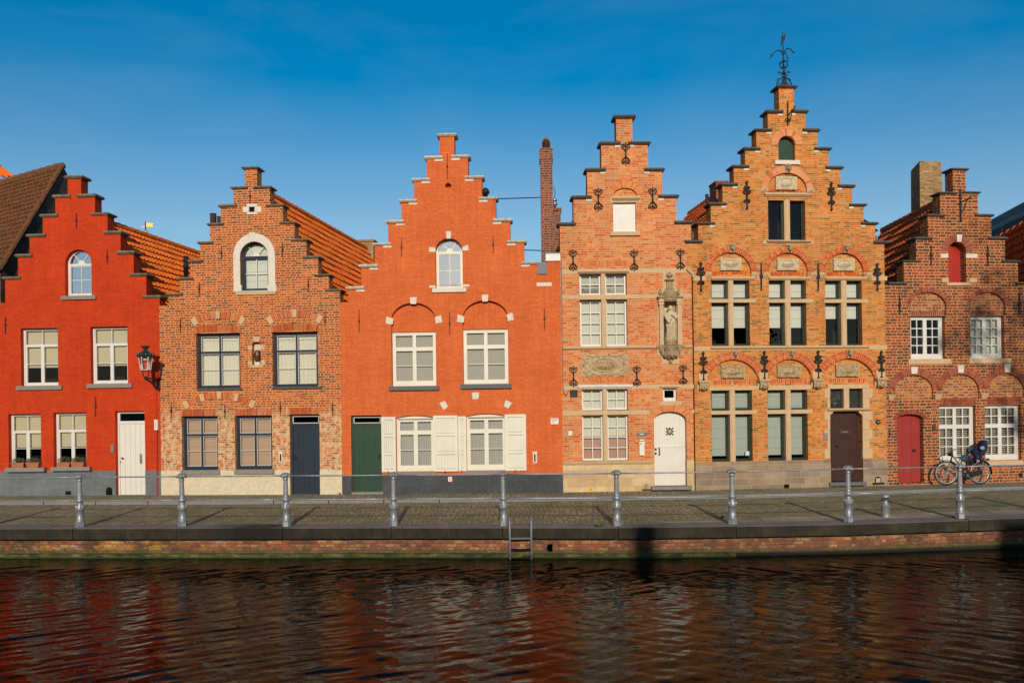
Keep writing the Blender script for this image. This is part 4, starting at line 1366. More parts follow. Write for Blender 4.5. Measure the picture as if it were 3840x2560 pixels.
def seg_top_window(x0, yt, x1, yb, camb):
    u0, u1, z0, z1 = H.rect(rf, x0, yt, x1, yb)
    c = .07
    arcp = [(u0, z0), (u1, z0)] + [(u1 + (u0 - u1) * i / 10, z1 - c + c * (1 - (2 * i / 10 - 1) ** 2)) for i in range(11)]
    H.holes.append(arcp)
    inner = [(u0 + .05, z0 + .05), (u1 - .05, z0 + .05), (u1 - .05, z1 - c - .02), (u0 + .05, z1 - c - .02)]
    o = H.win(rf, (x0, yt, x1, yb), [(0, .06, .5, .31, 1, 1, .055), (.5, .06, 1, .31, 1, 1, .055), (0, .31, .5, 1, 1, 2, .06), (.5, .31, 1, 1, 1, 2, .06)], v=.10, fr=.045, mat=M.cream,
              drapes=[(0, .05, .49, .99, M.curtain_g, 'fold'), (.51, .05, 1, .99, M.curtain_g, 'fold')], hole=False, bottom=.05)
    hd = [(u0 + .001, z1 - c - .035), (u1 - .001, z1 - c - .035)] + [(u1 + (u0 - u1) * i / 10, z1 - c + c * (1 - (2 * i / 10 - 1) ** 2) - .002) for i in range(11)]
    MB().prism(hd, .085, .16).build('head_board', M.cream, o)
seg_top_window(455, 918, 741, 1340, 10)
seg_top_window(984, 905, 1282, 1333, 10)
sill(H, rf, 455, 1342, 756, 1365, M.sill, .05); sill(H, rf, 974, 1336, 1291, 1360, M.sill, .05)
def shutter(box, v, tilt=0.0, rails=(.33, .66)):
    u0, u1, z0, z1 = H.rect(rf, *box, v)
    mb = MB()
    w = .075
    t = .048
    mb.box(u0, u0 + w, v, v + t, z0, z1); mb.box(u1 - w, u1, v, v + t, z0, z1)
    zs_ = [z0] + [z0 + (z1 - z0) * f for f in rails] + [z1]
    for i, z in enumerate(zs_):
        a, b = (z, z + w) if i == 0 else ((z - w, z) if i == len(zs_) - 1 else (z - w / 2, z + w / 2))
        mb.box(u0 + w, u1 - w, v + .001, v + t, a, b)
    n = max(2, int((u1 - u0) / .09))
    for i in range(n):
        a = u0 + w + (u1 - u0 - 2 * w) * i / n
        b = u0 + w + (u1 - u0 - 2 * w) * (i + 1) / n
        for q in range(len(zs_) - 1):
            lo = zs_[q] + (w if q == 0 else w / 2) + .012
            hi = zs_[q + 1] - (w if q == len(zs_) - 2 else w / 2) - .012
            mb.box(a + (.012 if i == 0 else .003), b - (.012 if i == n - 1 else .003), v + .012, v + t - .003, lo, hi)
    mb.box(u0 + w, u1 - w, v + t - .005, v + t - .001, z0 + w, z1 - w)
    o = mb.build('shutter', M.cream, H.root)
    um = (u0 + u1) / 2
    MB().tube([(um - .02, -.01, z0 - .07), (um - .02, v - .02, z0 - .05), (um - .02, v - .02, z0 + .04)], .010, 5).build('shutter_catch', M.iron, o)
    return o
shutter((343, 930, 450, 1345), -.065)
shutter((922, 926, 982, 1338), -.052)
shutter((735, 919, 918, 1341), -.085)
shutter((1274, 910, 1433, 1335), -.07)
d3, db = door(H, rf, (116, 918, 346, 1496), 5, M.greendoor, .14, 983, M.greendoor, (332, 1228, 'ring'))
plinth(H, rf, ((55, 1372), (1712, 1355)), M.darkplinth, [(db[0], db[1])], .012)
H.box(rf, 118, 1496, 357, 1516, -.06, .2, M.sill, 'threshold')
H.box(rf, 1483, 1190, 1517, 1206, -.03, .02, M.white_st, 'slot_hood'); H.box(rf, 1485, 1206, 1515, 1277, -.012, .02, M.white_st, 'slot_frame')
H.box(rf, 1494, 1212, 1504, 1268, -.016, -.008, M.black, 'letter_slot')
H.box(re, 1686, 1342, 1811, 1372, -.014, .03, M.white_st, 'stone_block')
for R, x, a, b in ((re, 935, 258, 475), (re, 552, 970, 1125), (re, 1322, 950, 1098), (rf, 175, 118, 298), (rf, 858, 145, 308), (rf, 1572, 113, 272)):
    H.bar(R, x, a, b, .013)
def h3_extra(s):
    P = lambda x, y: s.pt(re, x, y)
    return [P(1694, 1272), P(1771, 1270), P(1771, 1162), (s.L, P(1800, 1162)[1])]
H.gable(re, [(100, 1403), (212, 1220), (325, 1035), (437, 848), (547, 673), (653, 495), (760, 310), (870, 118)],
        [(1692, 1190), (1580, 1012), (1462, 833), (1342, 648), (1225, 472), (1108, 297), (993, 118)],
        H.pt(re, 70, 1508)[1], H.pt(re, 1693, 1272)[1], 0.0, M.orange, M.cap_pale, ct=.09, tuck=.09, extra=h3_extra, block=.24)
H.box(re, 1693, 1172, 1770, 1270, -.05, .25, M.lead, 'lead_hopper')
H.box(re, 1761, 1097, 1884, 1160, -.05, .30, M.white, 'boxed_gutter_end')
H.box(re, 1755, 1088, 1889, 1097, -.07, .32, M.lead, 'gutter_flashing')
H.shell(5.6, 6.0)
pk = H.pt(re, 935, 260)
H.roof((pk[0], WT + .02, 8.9), (pk[0], 9.0, 8.9), (H.L, WT + .02, 5.2), (H.L, 9.0, 5.2), M.tile_o)
H.roof((pk[0], WT + .02, 8.9), (pk[0], 9.0, 8.9), (.02, WT + .02, 5.0), (.02, 9.0, 5.0), M.tile_o, ridge=False)
# tall chimney behind the eaves
def chimney_px(Hs, R, x0, x1, yt, yb, D, dep, mat, extra=None):
    a, b = Hs.local(at_y(*R(x0, (yt + yb) / 2), D)), Hs.local(at_y(*R(x1, (yt + yb) / 2), D))
    zt, zb = at_y(*R((x0 + x1) / 2, yt), D).z, at_y(*R((x0 + x1) / 2, yb), D).z
    return a.x, b.x, a.y, zb, zt
cx0, cx1, cy, czb, czt = chimney_px(H, re, 1720, 1822, 215, 1165, 26.5, .6, None)
mb = MB().box(cx0, cx1, cy, cy + .6, czb - 1.5, czt - .35).box(cx0 - .025, cx1 + .02, cy - .02, cy + .62, czt - .35, czt)
ch = mb.build('chimney', M.brickch, H.root)
cm = (cx0 + cx1) / 2
mb = MB()
n = 12
for i in range(n):          # barrel shaped clay cowl with upright slots
    t = PI * i / (n - 1)
rw = (cx1 - cx0) * .36
ac = arc(cm, czt + .12, rw, .24, 0, PI, 14)
mb.prism([(cm - rw, czt), (cm + rw, czt)] + ac, cy + .06, cy + .54)
mb.build('chimney_cowl', M.brickch, ch)
mb = MB()
for i in range(7):
    x = cm - rw * .78 + rw * 1.56 * i / 6
    hh = .12 + .22 * math.sqrt(max(0, 1 - ((x - cm) / rw) ** 2))
    mb.box(x - .014, x + .014, cy + .045, cy + .058, czt + .02, czt + hh - .04)
mb.build('cowl_slots', M.black, ch)
c2 = chimney_px(H, re, 1829, 1889, 735, 1085, 27.4, .5, None)
ch2 = MB().box(c2[0], c2[1], c2[2], c2[2] + .6, c2[3] - 1.5, c2[4]).box(c2[0] - .02, c2[1] + .03, c2[2] - .03, c2[2] + .63, c2[4], c2[4] + .07).build('chimney', M.brickch, H.root)
p = H.local(at_y(*re(1838, 728), 27.5))
MB().lathe([(.05, -.05), (.05, .12), (.09, .14), (.09, .17), (.05, .19), (.05, .26), (.10, .28), (0, .36)], tuple(p), 12).build('chimney_pot', M.steel, ch2, True)
MB().tube([tuple(p + Vector((-.01, 0, .3))), tuple(p + Vector((.02, 0, .55))), tuple(p + Vector((-.03, 0, .72)))], .012, 5).build('aerial', M.iron, ch2)
for (x, y), D1 in (((1356, 640), 24.4), ((1586, 1070), 24.4)):
    a = H.local(at_y(*re(x, y), D1 + .15)); b = H.local(at_y(*re(1720, 628 if y < 900 else 1074), 26.6))
    MB().tube([tuple(a), tuple(b)], .016, 6).build('tie_rod', M.iron, H.root)
p = H.local(at_y(*re(1255, 612), 25.6))
MB().lathe([(.07, -1.2), (.07, .03), (.12, .05), (.12, .14), (.08, .19), (.05, .22), (0, .22)], tuple(p), 12).build('roof_vent', M.iron, H.root, True)

# ================================================================== carved work
def spiral(cx, cz, r0, a0, turns, n=16, sgn=1, k=.15):
    return [(cx + r0 * (1 - (1 - k) * i / n) * math.cos(a0 + sgn * turns * 2 * PI * i / n), cz + r0 * (1 - (1 - k) * i / n) * math.sin(a0 + sgn * turns * 2 * PI * i / n)) for i in range(n + 1)]

def plaque(s, R, x0, y0, x1, y1, lines, mat=None, th=.02, size=.07, style=0, ov=(.30, .27), ink=None, emblem=False):
    """stone tablet with a scrolled border round an oval field"""
    mat = mat or M.carve
    u0, u1, z0, z1 = s.rect(R, x0, y0, x1, y1)
    cu, cz, w, h = (u0 + u1) / 2, (z0 + z1) / 2, u1 - u0, z1 - z0
    o = MB().box(u0, u1, -.012, .05, z0, z1).build('plaque', mat, s.root)
    mb = MB()
    r = h * .035
    V = lambda pts: [(a, -.018, b) for a, b in pts]
    mb.prism(arc(cu, cz, w * ov[0], h * ov[1], 0, 2 * PI, 24)[:-1], -.020, -.006)
    mb.tube(V(arc(cu, cz, w * (ov[0] + .03), h * (ov[1] + .05), 0, 2 * PI, 28)[:-1]), r, 6, closed=True)
    for sx in (-1, 1):
        for sz in (-1, 1):
            mb.tube(V(spiral(cu + sx * w * .41, cz + sz * h * .36, h * .11, PI / 2 * sz, 1.3, 16, sx * sz)), [r * 1.3] * 10 + [r] * 7, 6)
            mb.tube(V([(cu + sx * w * (.41 - .34 * t), cz + sz * h * (.47 - .07 * math.sin(PI * t * 1.0) + .03 * math.sin(3 * PI * t))) for t in [i / 10 for i in range(11)]]), [r * (1.5 - .5 * i / 10) for i in range(11)], 6)
            mb.tube(V([(cu + sx * w * (.46 - .05 * math.sin(PI * t)), cz + sz * h * (.30 * (1 - t))) for t in [i / 6 for i in range(7)]]), r * 1.2, 6)
            for k in range(4 if style else 2):
                mb.ell((cu + sx * w * random.uniform(.34, .46), -.015, cz + sz * h * random.uniform(.12, .42)), h * .045, .022, h * .05, 7, 5)
            if style:
                for k in range(9):
                    mb.ell((cu + sx * w * (.455 + .015 * ((k % 3) - 1)), -.02, cz + sz * h * (.10 + .035 * (k // 3)) + .1 * h * sx * sz), h * .025, .018, h * .025, 6, 4)
        mb.tube(V(spiral(cu + sx * w * .11, cz + h * .40, h * .07, -PI / 2, 1.1, 12, sx)), r, 6)
        mb.tube(V(spiral(cu + sx * w * .11, cz - h * .42, h * .07, PI / 2, 1.1, 12, -sx)), r, 6)
    mb.ell((cu, -.02, cz + h * .40), w * .05, .03, h * .07, 8, 6)
    mb.ell((cu, -.02, cz - h * .42), w * .07, .028, h * .05, 8, 6)
    if emblem:
        mb.tube(V([(cu - w * .08, cz - h * .05), (cu - w * .05, cz - h * .12), (cu + w * .06, cz - h * .12), (cu + w * .10, cz - h * .05)]), r * 1.2, 6)
        mb.tube(V([(cu - w * .06, cz - h * .02), (cu, cz + h * .14), (cu + w * .05, cz + h * .02)]), r, 6)
        mb.ell((cu + w * .03, -.022, cz - h * .02), w * .03, .02, h * .06, 7, 5)
    mb.build('carved_border', mat, o, smooth=True)
    n = len(lines)
    for i, t in enumerate(lines):
        text_mesh(t, size, cu, cz + (n - 1 - 2 * i) * size * .55 - h * .02, -.0215, ink or M.letter, o, 'inscription')
    return o

def head(s, R, x0, y0, x1, y1, name='keystone_head', mat=None, hat=True, grim=False):
    """a small carved head on a stone block"""
    mat = mat or M.carve
    u0, u1, z0, z1 = s.rect(R, x0, y0, x1, y1)
    cu, w, h = (u0 + u1) / 2, u1 - u0, z1 - z0
    mb = MB()
    mb.prism([(u0 + w * .12, z0), (u1 - w * .12, z0), (u1, z1), (u0, z1)], -.06, .06)
    mb.ell((cu, -.10, z0 + h * .47), w * .30, .075, h * .34, 12, 9)           # skull
    mb.ell((cu, -.172, z0 + h * .44), w * .055, .03, h * .09, 6, 5)             # nose
    for sx in (-1, 1):
        mb.ell((cu + sx * w * .13, -.160, z0 + h * .50), w * .07, .012, h * .035, 6, 4)
        mb.ell((cu + sx * w * .14, -.160, z0 + h * .57), w * .10, .018, h * .03, 6, 4)
        mb.ell((cu + sx * w * .17, -.145, z0 + h * .38), w * .09, .03, h * .09, 6, 5)
        mb.ell((cu + sx * w * .33, -.09, z0 + h * .45), w * .07, .05, h * .12 if not grim else h * .2, 6, 5)
    mb.ell((cu, -.150, z0 + h * .25), w * .15, .035, h * .07, 8, 5)             # chin / beard
    mb.ell((cu, -.165, z0 + h * .32), w * .10, .014, h * .022, 6, 4)            # lips
    if hat:
        mb.tube([(cu + w * .36 * math.cos(t), -.085 - .09 * math.sin(t), z0 + h * .70) for t in [PI * i / 10 for i in range(11)]], h * .055, 6)
        mb.ell((cu, -.08, z0 + h * .82), w * .33, .085, h * .17, 10, 6)
    o = mb.build(name, mat, s.root, smooth=True)
    return smooth_sharp(o, 40)

def corbel(s, R, x, ytop, ymid, ybot, w):
    """springer cap over a grotesque mask"""
    u0, u1, z0, z1 = s.rect(R, x - w / 2, ytop, x + w / 2, ymid)
    o = MB().frust((u0 + .03, u1 - .03, -.13, .05, z0), (u0, u1, -.17, .05, (z0 + z1) / 2)).box(u0, u1, -.17, .05, (z0 + z1) / 2, z1).build('corbel', M.stone, s.root)
    m0, m1, y0, y1 = s.rect(R, x - w * .40, ymid, x + w * .40, ybot)
    cu, ww, h = (m0 + m1) / 2, m1 - m0, y1 - y0
    mb = MB()
    mb.frust((cu - ww * .2, cu + ww * .2, -.05, .04, y0), (m0, m1, -.12, .04, y1))
    mb.ell((cu, -.10, y0 + h * .5), ww * .42, .085, h * .42, 12, 8)
    mb.ell((cu, -.19, y0 + h * .48), ww * .09, .04, h * .12, 6, 5)
    for sx in (-1, 1):
        mb.ell((cu + sx * ww * .18, -.17, y0 + h * .66), ww * .16, .03, h * .07, 7, 5)
        mb.ell((cu + sx * ww * .24, -.16, y0 + h * .40), ww * .13, .045, h * .13, 7, 5)
        mb.tube([(cu + sx * ww * (.30 + .12 * math.sin(2 * t)), -.12, y0 + h * (.95 - .75 * t)) for t in [i / 6 for i in range(7)]], .02, 6)
    mb.ell((cu, -.165, y0 + h * .22), ww * .2, .04, h * .08, 8, 5)
    smooth_sharp(mb.build('grotesque_mask', M.carve, o, smooth=True), 45)
    return o

# ================================================================== salmon brick house
H = H4
v4 = [M.vou4, M.mort5]
# stone bands
for y0, y1, mt in ((130, 180, M.stone), (402, 445, M.stone)):
    H.box(rh, 74, y0, 1440 if y0 > 300 else 1392, y1, -.006, .02, mt, 'string_course')
for y0, y1 in ((288, 330), (556, 603)):
    H.box(ri, 84, y0, 1462 if y0 < 400 else 1000, y1, -.006, .02, M.stone, 'string_course')
H.box(ri, 1440, 545, 1466, 586, -.006, .02, M.stone, 'string_course')
u0, u1, z0, z1 = H.rect(rh, 86, 944, 1446, 976)
zs_ = [H.pt(rh, 90, 975)[1], H.pt(rh, 1440, 975)[1]]
MB().frust((u0, u1, -.03, .02, z0), (u0, u1, -.075, .02, z0 + (z1 - z0) * .4)).frust((u0, u1, -.075, .02, z0 + (z1 - z0) * .4), (u0, u1, -.02, .02, z1)).build('string_course', M.stone, H.root)
def moulded(s, R, x0, y0, x1, y1, out=.07, mat=None, name='stone_lintel'):
    u0, u1, z0, z1 = s.rect(R, x0, y0, x1, y1)
    m_ = z0 + (z1 - z0) * .5
    return MB().frust((u0 + .03, u1 - .03, -.015, .05, z0), (u0, u1, -out, .05, m_)).frust((u0, u1, -out, .05, m_), (u0, u1, -out * .45, .05, z1)).build(name, mat or M.stone, s.root)
# attic hatch under a blind arch
u0, u1, z0, z1, zs, pts = H.arched(rg, 707, 770, 930, 852, 842)
MB().prism(pts, .07, .3).build('tympanum', M.brick4, H.root)
H.ring((u0 + u1) / 2, zs, (u1 - u0) / 2, z1 - zs, .205, R_(2), R_(178), 22, -.006, .06, v4)
H.box(rg, 678, 846, 966, 908, -.006, .06, M.stone, 'stone_block')
moulded(H, rg, 697, 852, 960, 893, .09)
u0, u1, z0, z1 = H.hole(rg, 707, 908, 922, 1188)
o = H.planks(None, 9, u0, u1, z0 + .06, lambda u: z1, .09, M.white, 'attic_hatch', .006)
MB().box(u0, u1, .05, .15, z0, z0 + .06).build('hatch_sill', M.white, o)
sill(H, rg, 680, 1184, 964, 1220, M.stone, .07)
# windows
def stone_win(R, box, lights, cross, drapes, mat, label=None, mm=None, glass=None, v=.14, sash=.05, room=True):
    return H.win(R, box, lights, v=v, fr=0.0, mat=mat, sash=sash, mun=.026, px=True, cross=cross, drapes=drapes, munmat=mm, glass=glass, label=label)
H.lintel(rh, 248, 58, 512, 122, 11, -.006, v4, camber=14, splay=-.02); H.lintel(rh, 520, 52, 768, 116, 11, -.006, v4, camber=14, splay=.02)
moulded(H, rh, 240, 148, 780, 186, .08)
stone_win(rh, (265, 182, 760, 946), [(265, 182, 488, 408, 2, 2), (530, 180, 752, 405, 2, 2), (270, 462, 497, 944, 2, 4), (540, 458, 762, 942, 2, 4)],
          [(487, 182, 532, 410, -.015, .16), (492, 455, 546, 946, -.015, .16), (256, 410, 778, 455, -.06, .16)],
          [(268, 330, 760, 940, M.blind_s, 'flat'), (268, 190, 760, 400, M.blind_l, 'flat')], M.white)
H.lintel(ri, 270, 212, 520, 270, 11, -.006, v4, camber=16, splay=-.02); H.lintel(ri, 530, 206, 790, 268, 11, -.006, v4, camber=16, splay=.03)
moulded(H, ri, 245, 284, 818, 330, .07, M.white_st)
stone_win(ri, (288, 332, 772, 1084), [(288, 335, 506, 553, 2, 2), (548, 332, 766, 548, 2, 2), (291, 605, 513, 1084, 2, 4), (555, 600, 776, 1080, 2, 4)],
          [(505, 332, 549, 556, -.015, .16), (511, 600, 556, 1084, -.015, .16), (246, 556, 818, 602, -.05, .16)],
          [(288, 340, 770, 550, M.blind_s, 'flat'), (290, 610, 772, 830, M.blind_s, 'flat'), (292, 825, 512, 1070, M.curtain_p, 'fold'), (556, 822, 772, 1066, M.curtain_p, 'fold')], M.white)
H.lintel(ri, 1142, 208, 1312, 262, 8, -.006, v4, camber=14, splay=.03)
moulded(H, ri, 1105, 296, 1305, 322, .06, M.stone)
H.win(ri, (1138, 322, 1280, 457), [(0, 0, 1, 1, 1, 1, .04)], v=.10, fr=.02, mat=M.white, glass=M.glassd, bottom=.03)
H.box(ri, 1100, 458, 1332, 500, -.006, .05, M.stone, 'sill')
H.box(ri, 160, 340, 241, 418, -.02, .01, M.iron, 'vent_grille')
plaque(H, rh, 280, 1024, 771, 1261, ['H MOEDER', 'ANNA'], M.carve, size=.105, style=1, ov=(.23, .24))
# arched plank door
u0, u1, z0, z1, zs, pts = H.arched(ri, 1046, 566, 1386, 1352, 660)
cu_ = (u0 + u1) / 2
rx, rz = (u1 - u0) / 2, z1 - zs
zt_ = lambda u: zs + rz * math.sqrt(max(0, 1 - ((u - cu_) / rx) ** 2))
H.ring(cu_, zs, rx, rz, .19, R_(4), R_(176), 24, -.006, .08, v4)
zmid = H.pt(ri, 1210, 940)[1]
dd = H.planks(None, 11, u0, u1, zmid + .02, zt_, .16, M.doorwhite, 'door', .006)
H.planks(None, 11, u0, u1, z0, lambda u: zmid - .012, .16, M.doorwhite, 'lower_door_leaf', .006, parent=dd)
MB().box(u0 + .02, u1 - .02, .14, .17, zmid - .012, zmid + .02).build('door_rail', M.doorwhite, dd)
gu, gz = H.pt(ri, 1208, 775, .15)
mb = MB()
mb.box(gu - .07, gu + .07, .135, .16, gz - .075, gz + .075)
for k in range(8):
    t = PI / 4 * k
    rr_ = .125 if k % 2 else .095
    mb.ell((gu + rr_ * math.cos(t), .145, gz + rr_ * math.sin(t)), .022, .012, .022, 8, 5)
    mb.tube([(gu, .147, gz), (gu + rr_ * math.cos(t), .147, gz + rr_ * math.sin(t))], .011, 5)
gr_ = mb.build('door_grille', M.iron, dd)
MB().box(gu - .045, gu + .045, .130, .137, gz - .05, gz + .05).build('grille_glass', M.brass, gr_)
hu, hz = H.pt(ri, 1098, 988, .15)
MB().tube([(hu, .15, hz + .085), (hu, .10, hz + .07), (hu, .09, hz), (hu, .10, hz - .07), (hu, .15, hz - .085)], .012, 6).ell((hu, .15, hz + .09), .025, .012, .025, 8, 5).ell((hu, .15, hz - .09), .025, .012, .025, 8, 5).build('handle', M.rust, dd)
for x, y in ((1060, 962), (1060, 1006)):
    hu, hz = H.pt(ri, x, y, .15)
    MB().box(hu - .028, hu + .028, .14, .16, hz - .028, hz + .028).build('lock_plate', M.iron, dd)
H.box(ri, 1022, 1354, 1450, 1388, -.22, .15, M.sill, 'threshold')
# base course
ua, ub = 0.0, H.pt(ri, 1046, 1200)[0]; uc_, ud = H.pt(ri, 1386, 1200)[0], H.L
zt1 = H.pt(ri, 560, 1122)[1]
pl = m_block('beige_plinth_blocks', [(0.56, 0.39, 0.205), (0.60, 0.43, 0.24), (0.50, 0.335, 0.17), (0.57, 0.40, 0.22)], (0.42, 0.29, 0.16), .75, .23)
MB().box(ua, ub, -.03, .02, 0, zt1).build('plinth', pl, H.root)
zt2 = H.pt(ri, 1430, 1068)[1]
MB().box(uc_, ud, -.03, .02, 0, zt2).build('plinth', pl, H.root)
u0, u1, z0, z1 = H.rect(ri, 98, 1084, 1030, 1122)
MB().frust((u0, u1, -.05, .02, zt1 + .002), (u0, u1, -.085, .02, zt1 + (z1 - zt1) * .5)).frust((u0, u1, -.085, .02, zt1 + (z1 - zt1) * .5), (u0, u1, -.02, .02, z1)).build('plinth_moulding', M.stone, H.root)
u0, u1, z0, z1, zs, pts = H.arched(ri, 938, 1324, 986, 1388, 1348, add=False)
sc_ = MB().prism(pts, -.034, -.02).build('boot_scraper_recess', M.grime, H.root)
MB().tube([(u0 - .06, -.06, z0 + .01), (u1 + .06, -.06, z0 + .01)], .02, 6).build('boot_scraper', M.rust, sc_)
for x, a, b in ((823, 342, 556), (563, 770, 990), (1078, 764, 982), (324, 1352, 1562), (902, 1354, 1560), (1341, 1346, 1548)):
    H.scroll_anchor(rg, x, a, b)
for x, a, b in ((195, 1150, 1372), (860, 1148, 1368), (1345, 1134, 1352)):
    H.scroll_anchor(rh, x, a, b)
ua, za = H.pt(rh, 62, 30); ub, zb_ = H.pt(ri, 84, 300)
MB().tube([(max(.03, ua), -.03, za), (max(.03, ub), -.03, zb_), (max(.03, ub) + .03, -.04, zb_ - .22), (max(.03, ub) + .1, -.04, zb_ - .26), (max(.03, ub) + .12, -.04, zb_ - .18)], .012, 6).build('gutter_cable', M.steel, H.root)
# shrine for the saint
def shrine():
    P = lambda x, y, v=0: H.pt(rs, x, y, v)
    k = (P(300, 800)[0] - P(100, 800)[0]) / 200
    cu = P(214, 800)[0]
    Z = lambda y: P(212, y)[1]
    mb = MB()
    for x0, y0, x1, y1 in ((104, 72, 297, 350), (22, 342, 402, 470), (22, 540, 112, 1215), (312, 540, 400, 1215), (18, 1250, 404, 1366), (86, 1366, 356, 1498)):
        u0, u1, z0, z1 = H.rect(rs, x0, y0, x1, y1)
        mb.box(u0, u1, -.010, .05, z0, z1)
    o = mb.build('shrine', M.stone, H.root)
    u0, u1, z0, z1 = H.rect(rs, 110, 520, 322, 1150)
    H.holes.append([(u0, z0), (u1, z0), (u1, z1), (u0, z1)])
    # round niche back
    mb = MB()
    rx = (u1 - u0) / 2
    n = 14
    vs = [(cu + rx * math.cos(PI * i / n), .0 + .24 * math.sin(PI * i / n), z) for z in (z0, z1) for i in range(n + 1)]
    mb.add(vs, [(i, i + 1, i + n + 2, i + n + 1) for i in range(n)])
    mb.build('niche', M.creamplinth, o, smooth=True)
    mb = MB()
    for x0, x1 in ((38, 108), (316, 390)):          # pilasters
        a, b = P(x0, 800)[0], P(x1, 800)[0]
        mb.box(a + .01, b - .01, -.12, 0, Z(1145), Z(590))
        mb.box(a, b, -.13, 0, Z(1215), Z(1145))
        mb.box(a + .004, b - .004, -.126, 0, Z(962), Z(945))
        for y0, y1, e in ((590, 570, .015), (570, 548, .0), (548, 528, .02), (528, 500, .0)):
            mb.box(a - e, b + e, -.13 - e, 0, Z(y0), Z(y1) - .001)
    mb.build('pilasters', M.stone, o)
    mb = MB()
    a, b = P(8, 470)[0], P(412, 470)[0]
    mb.frust((a + .06, b - .06, -.12, 0, Z(500)), (a, b, -.17, 0, Z(480))).box(a, b, -.17, 0, Z(480), Z(462))
    rr_ = 122 * k
    mb.lathe([(rr_ * .85, Z(545)), (rr_, Z(520)), (rr_ * .95, Z(500)), (rr_ * 1.05, Z(480)), (rr_ * 1.1, Z(455)), (rr_ * .98, Z(450)), (rr_ * .93, Z(425)), (rr_ * .78, Z(390)), (rr_ * .55, Z(362)), (rr_ * .40, Z(355))], (cu, -.02, 0), 20, PI, 2 * PI, 1.0)
    mb.lathe([(50 * k, Z(355)), (50 * k, Z(340)), (38 * k, Z(330)), (36 * k, Z(232)), (48 * k, Z(225))], (cu, -.03, 0), 14)
    for dx in (-42, 42):
        mb.box(cu + dx * k - .018, cu + dx * k + .018, -.08, 0, Z(350), Z(235))
    mb.lathe([(55 * k, Z(228)), (78 * k, Z(212)), (76 * k, Z(200)), (45 * k, Z(192))], (cu, -.03, 0), 16)
    mb.lathe([(26 * k, Z(192)), (22 * k, Z(170)), (50 * k, Z(150)), (54 * k, Z(128)), (34 * k, Z(112)), (22 * k, Z(100)), (24 * k, Z(90)), (0, Z(80))], (cu, -.03, 0), 12)
    for x in (62, 345):
        c = P(x, 380)[0]
        mb.ell((c, -.05, Z(395)), 30 * k, .05, 45 * k, 9, 7).ell((c, -.05, Z(360)), 16 * k, .04, 24 * k, 8, 6)
    mb.build('canopy', M.grime, o)
    mb = MB()
    rr_ = 96 * k
    mb.lathe([(rr_, Z(1215)), (rr_ * .98, Z(1175)), (rr_ * 1.05, Z(1165)), (rr_, Z(1150)), (rr_ * .95, Z(1128)), (0, Z(1126))], (cu, -.03, 0), 20)
    a, b = P(-2, 1230)[0], P(432, 1230)[0]
    mb.box(a, b, -.10, 0, Z(1245), Z(1218))
    mb.lathe([(rr_ * .5, Z(1440)), (rr_ * 1.0, Z(1405)), (rr_ * 1.25, Z(1370)), (rr_ * 1.2, Z(1325)), (rr_ * .9, Z(1305)), (rr_ * 1.0, Z(1290)), (rr_ * 1.0, Z(1262)), (rr_ * 1.1, Z(1245)), (rr_ * 1.15, Z(1222))], (cu, -.0, 0), 22, flute=.04, nf=10)
    for i in range(7):
        t = PI + PI * (i + .5) / 7
        mb.ell((cu + rr_ * 1.2 * math.cos(t), rr_ * 1.2 * math.sin(t), Z(1352 + 20 * (i % 2))), .05, .05, .07, 8, 6)
    mb.lathe([(0, Z(1508)), (20 * k, Z(1490)), (32 * k, Z(1465)), (28 * k, Z(1445)), (45 * k, Z(1425))], (cu, -.03, 0), 12)
    for x in (80, 362):
        c = P(x, 1300)[0]
        mb.frust((c - .02, c + .02, -.03, 0, Z(1362)), (c - .075, c + .075, -.10, 0, Z(1248)))
        mb.ell((c, -.07, Z(1300)), .045, .05, .08, 8, 6)
    smooth_sharp(mb.build('pedestal_corbel', M.grime, o), 40)
    return cu, Z, k
SHR = shrine()
H.gable(rg, [(328, 878), (458, 620), (592, 368), (733, 115)], [(1305, 868), (1170, 615), (1035, 362), (889, 115)],
        H.pt(rg, 260, 1132)[1], H.pt(rg, 1370, 1118)[1], 0.0, M.brick4, M.cap_grey, ct=.095, tuck=.12, oh=.08, block=.16, vside=.09)
for xa, xb, yy, sd in ((175, 352, 1132, 1), (1285, 1462, 1116, -1)):
    a, b = H.pt(rg, xa, yy)[0], H.pt(rg, xb, yy)[0]
    z = H.pt(rg, (xa + xb) / 2, yy)[1]
    MB().frust((a + .03, b - .03, -.03, WT, z), (a, b, -.09, WT, z + .04)).frust((a, b, -.09, WT, z + .04), (a, b, -.05, WT, z + .095)).build('coping_stone', M.cap_grey, H.root)
H.shell(7.2, 7.2)
pk = H.pt(rg, 812, 300)
H.roof((pk[0], WT + .02, 10.3), (pk[0], 9.0, 10.3), (H.L, WT + .02, 7.0), (H.L, 9.0, 7.0), M.tile_r)
H.roof((pk[0], WT + .02, 10.3), (pk[0], 9.0, 10.3), (0, WT + .02, 7.0), (0, 9.0, 7.0), M.tile_r, ridge=False)

# ================================================================== yellow brick house
H = H5
v5, v5p = [M.vou5, M.mort5], [M.vou5p, M.mort5]
# gable hatch
u0, u1, z0, z1, zs, pts = H.arched(rj, 704, 845, 826, 1023, 905)
cu_, rx, rz = (u0 + u1) / 2, (u1 - u0) / 2, z1 - zs
H.ring(cu_, zs, rx + .01, rz + .01, .20, R_(-5), R_(185), 22, -.02, .08, v5p)
o = H.planks(None, 5, u0, u1, z0, lambda u: zs + rz * math.sqrt(max(0, 1 - ((u - cu_) / rx) ** 2)), .16, M.greendoor, 'gable_hatch', .006)
sill(H, rj, 680, 1020, 862, 1050, M.white_st, .06)
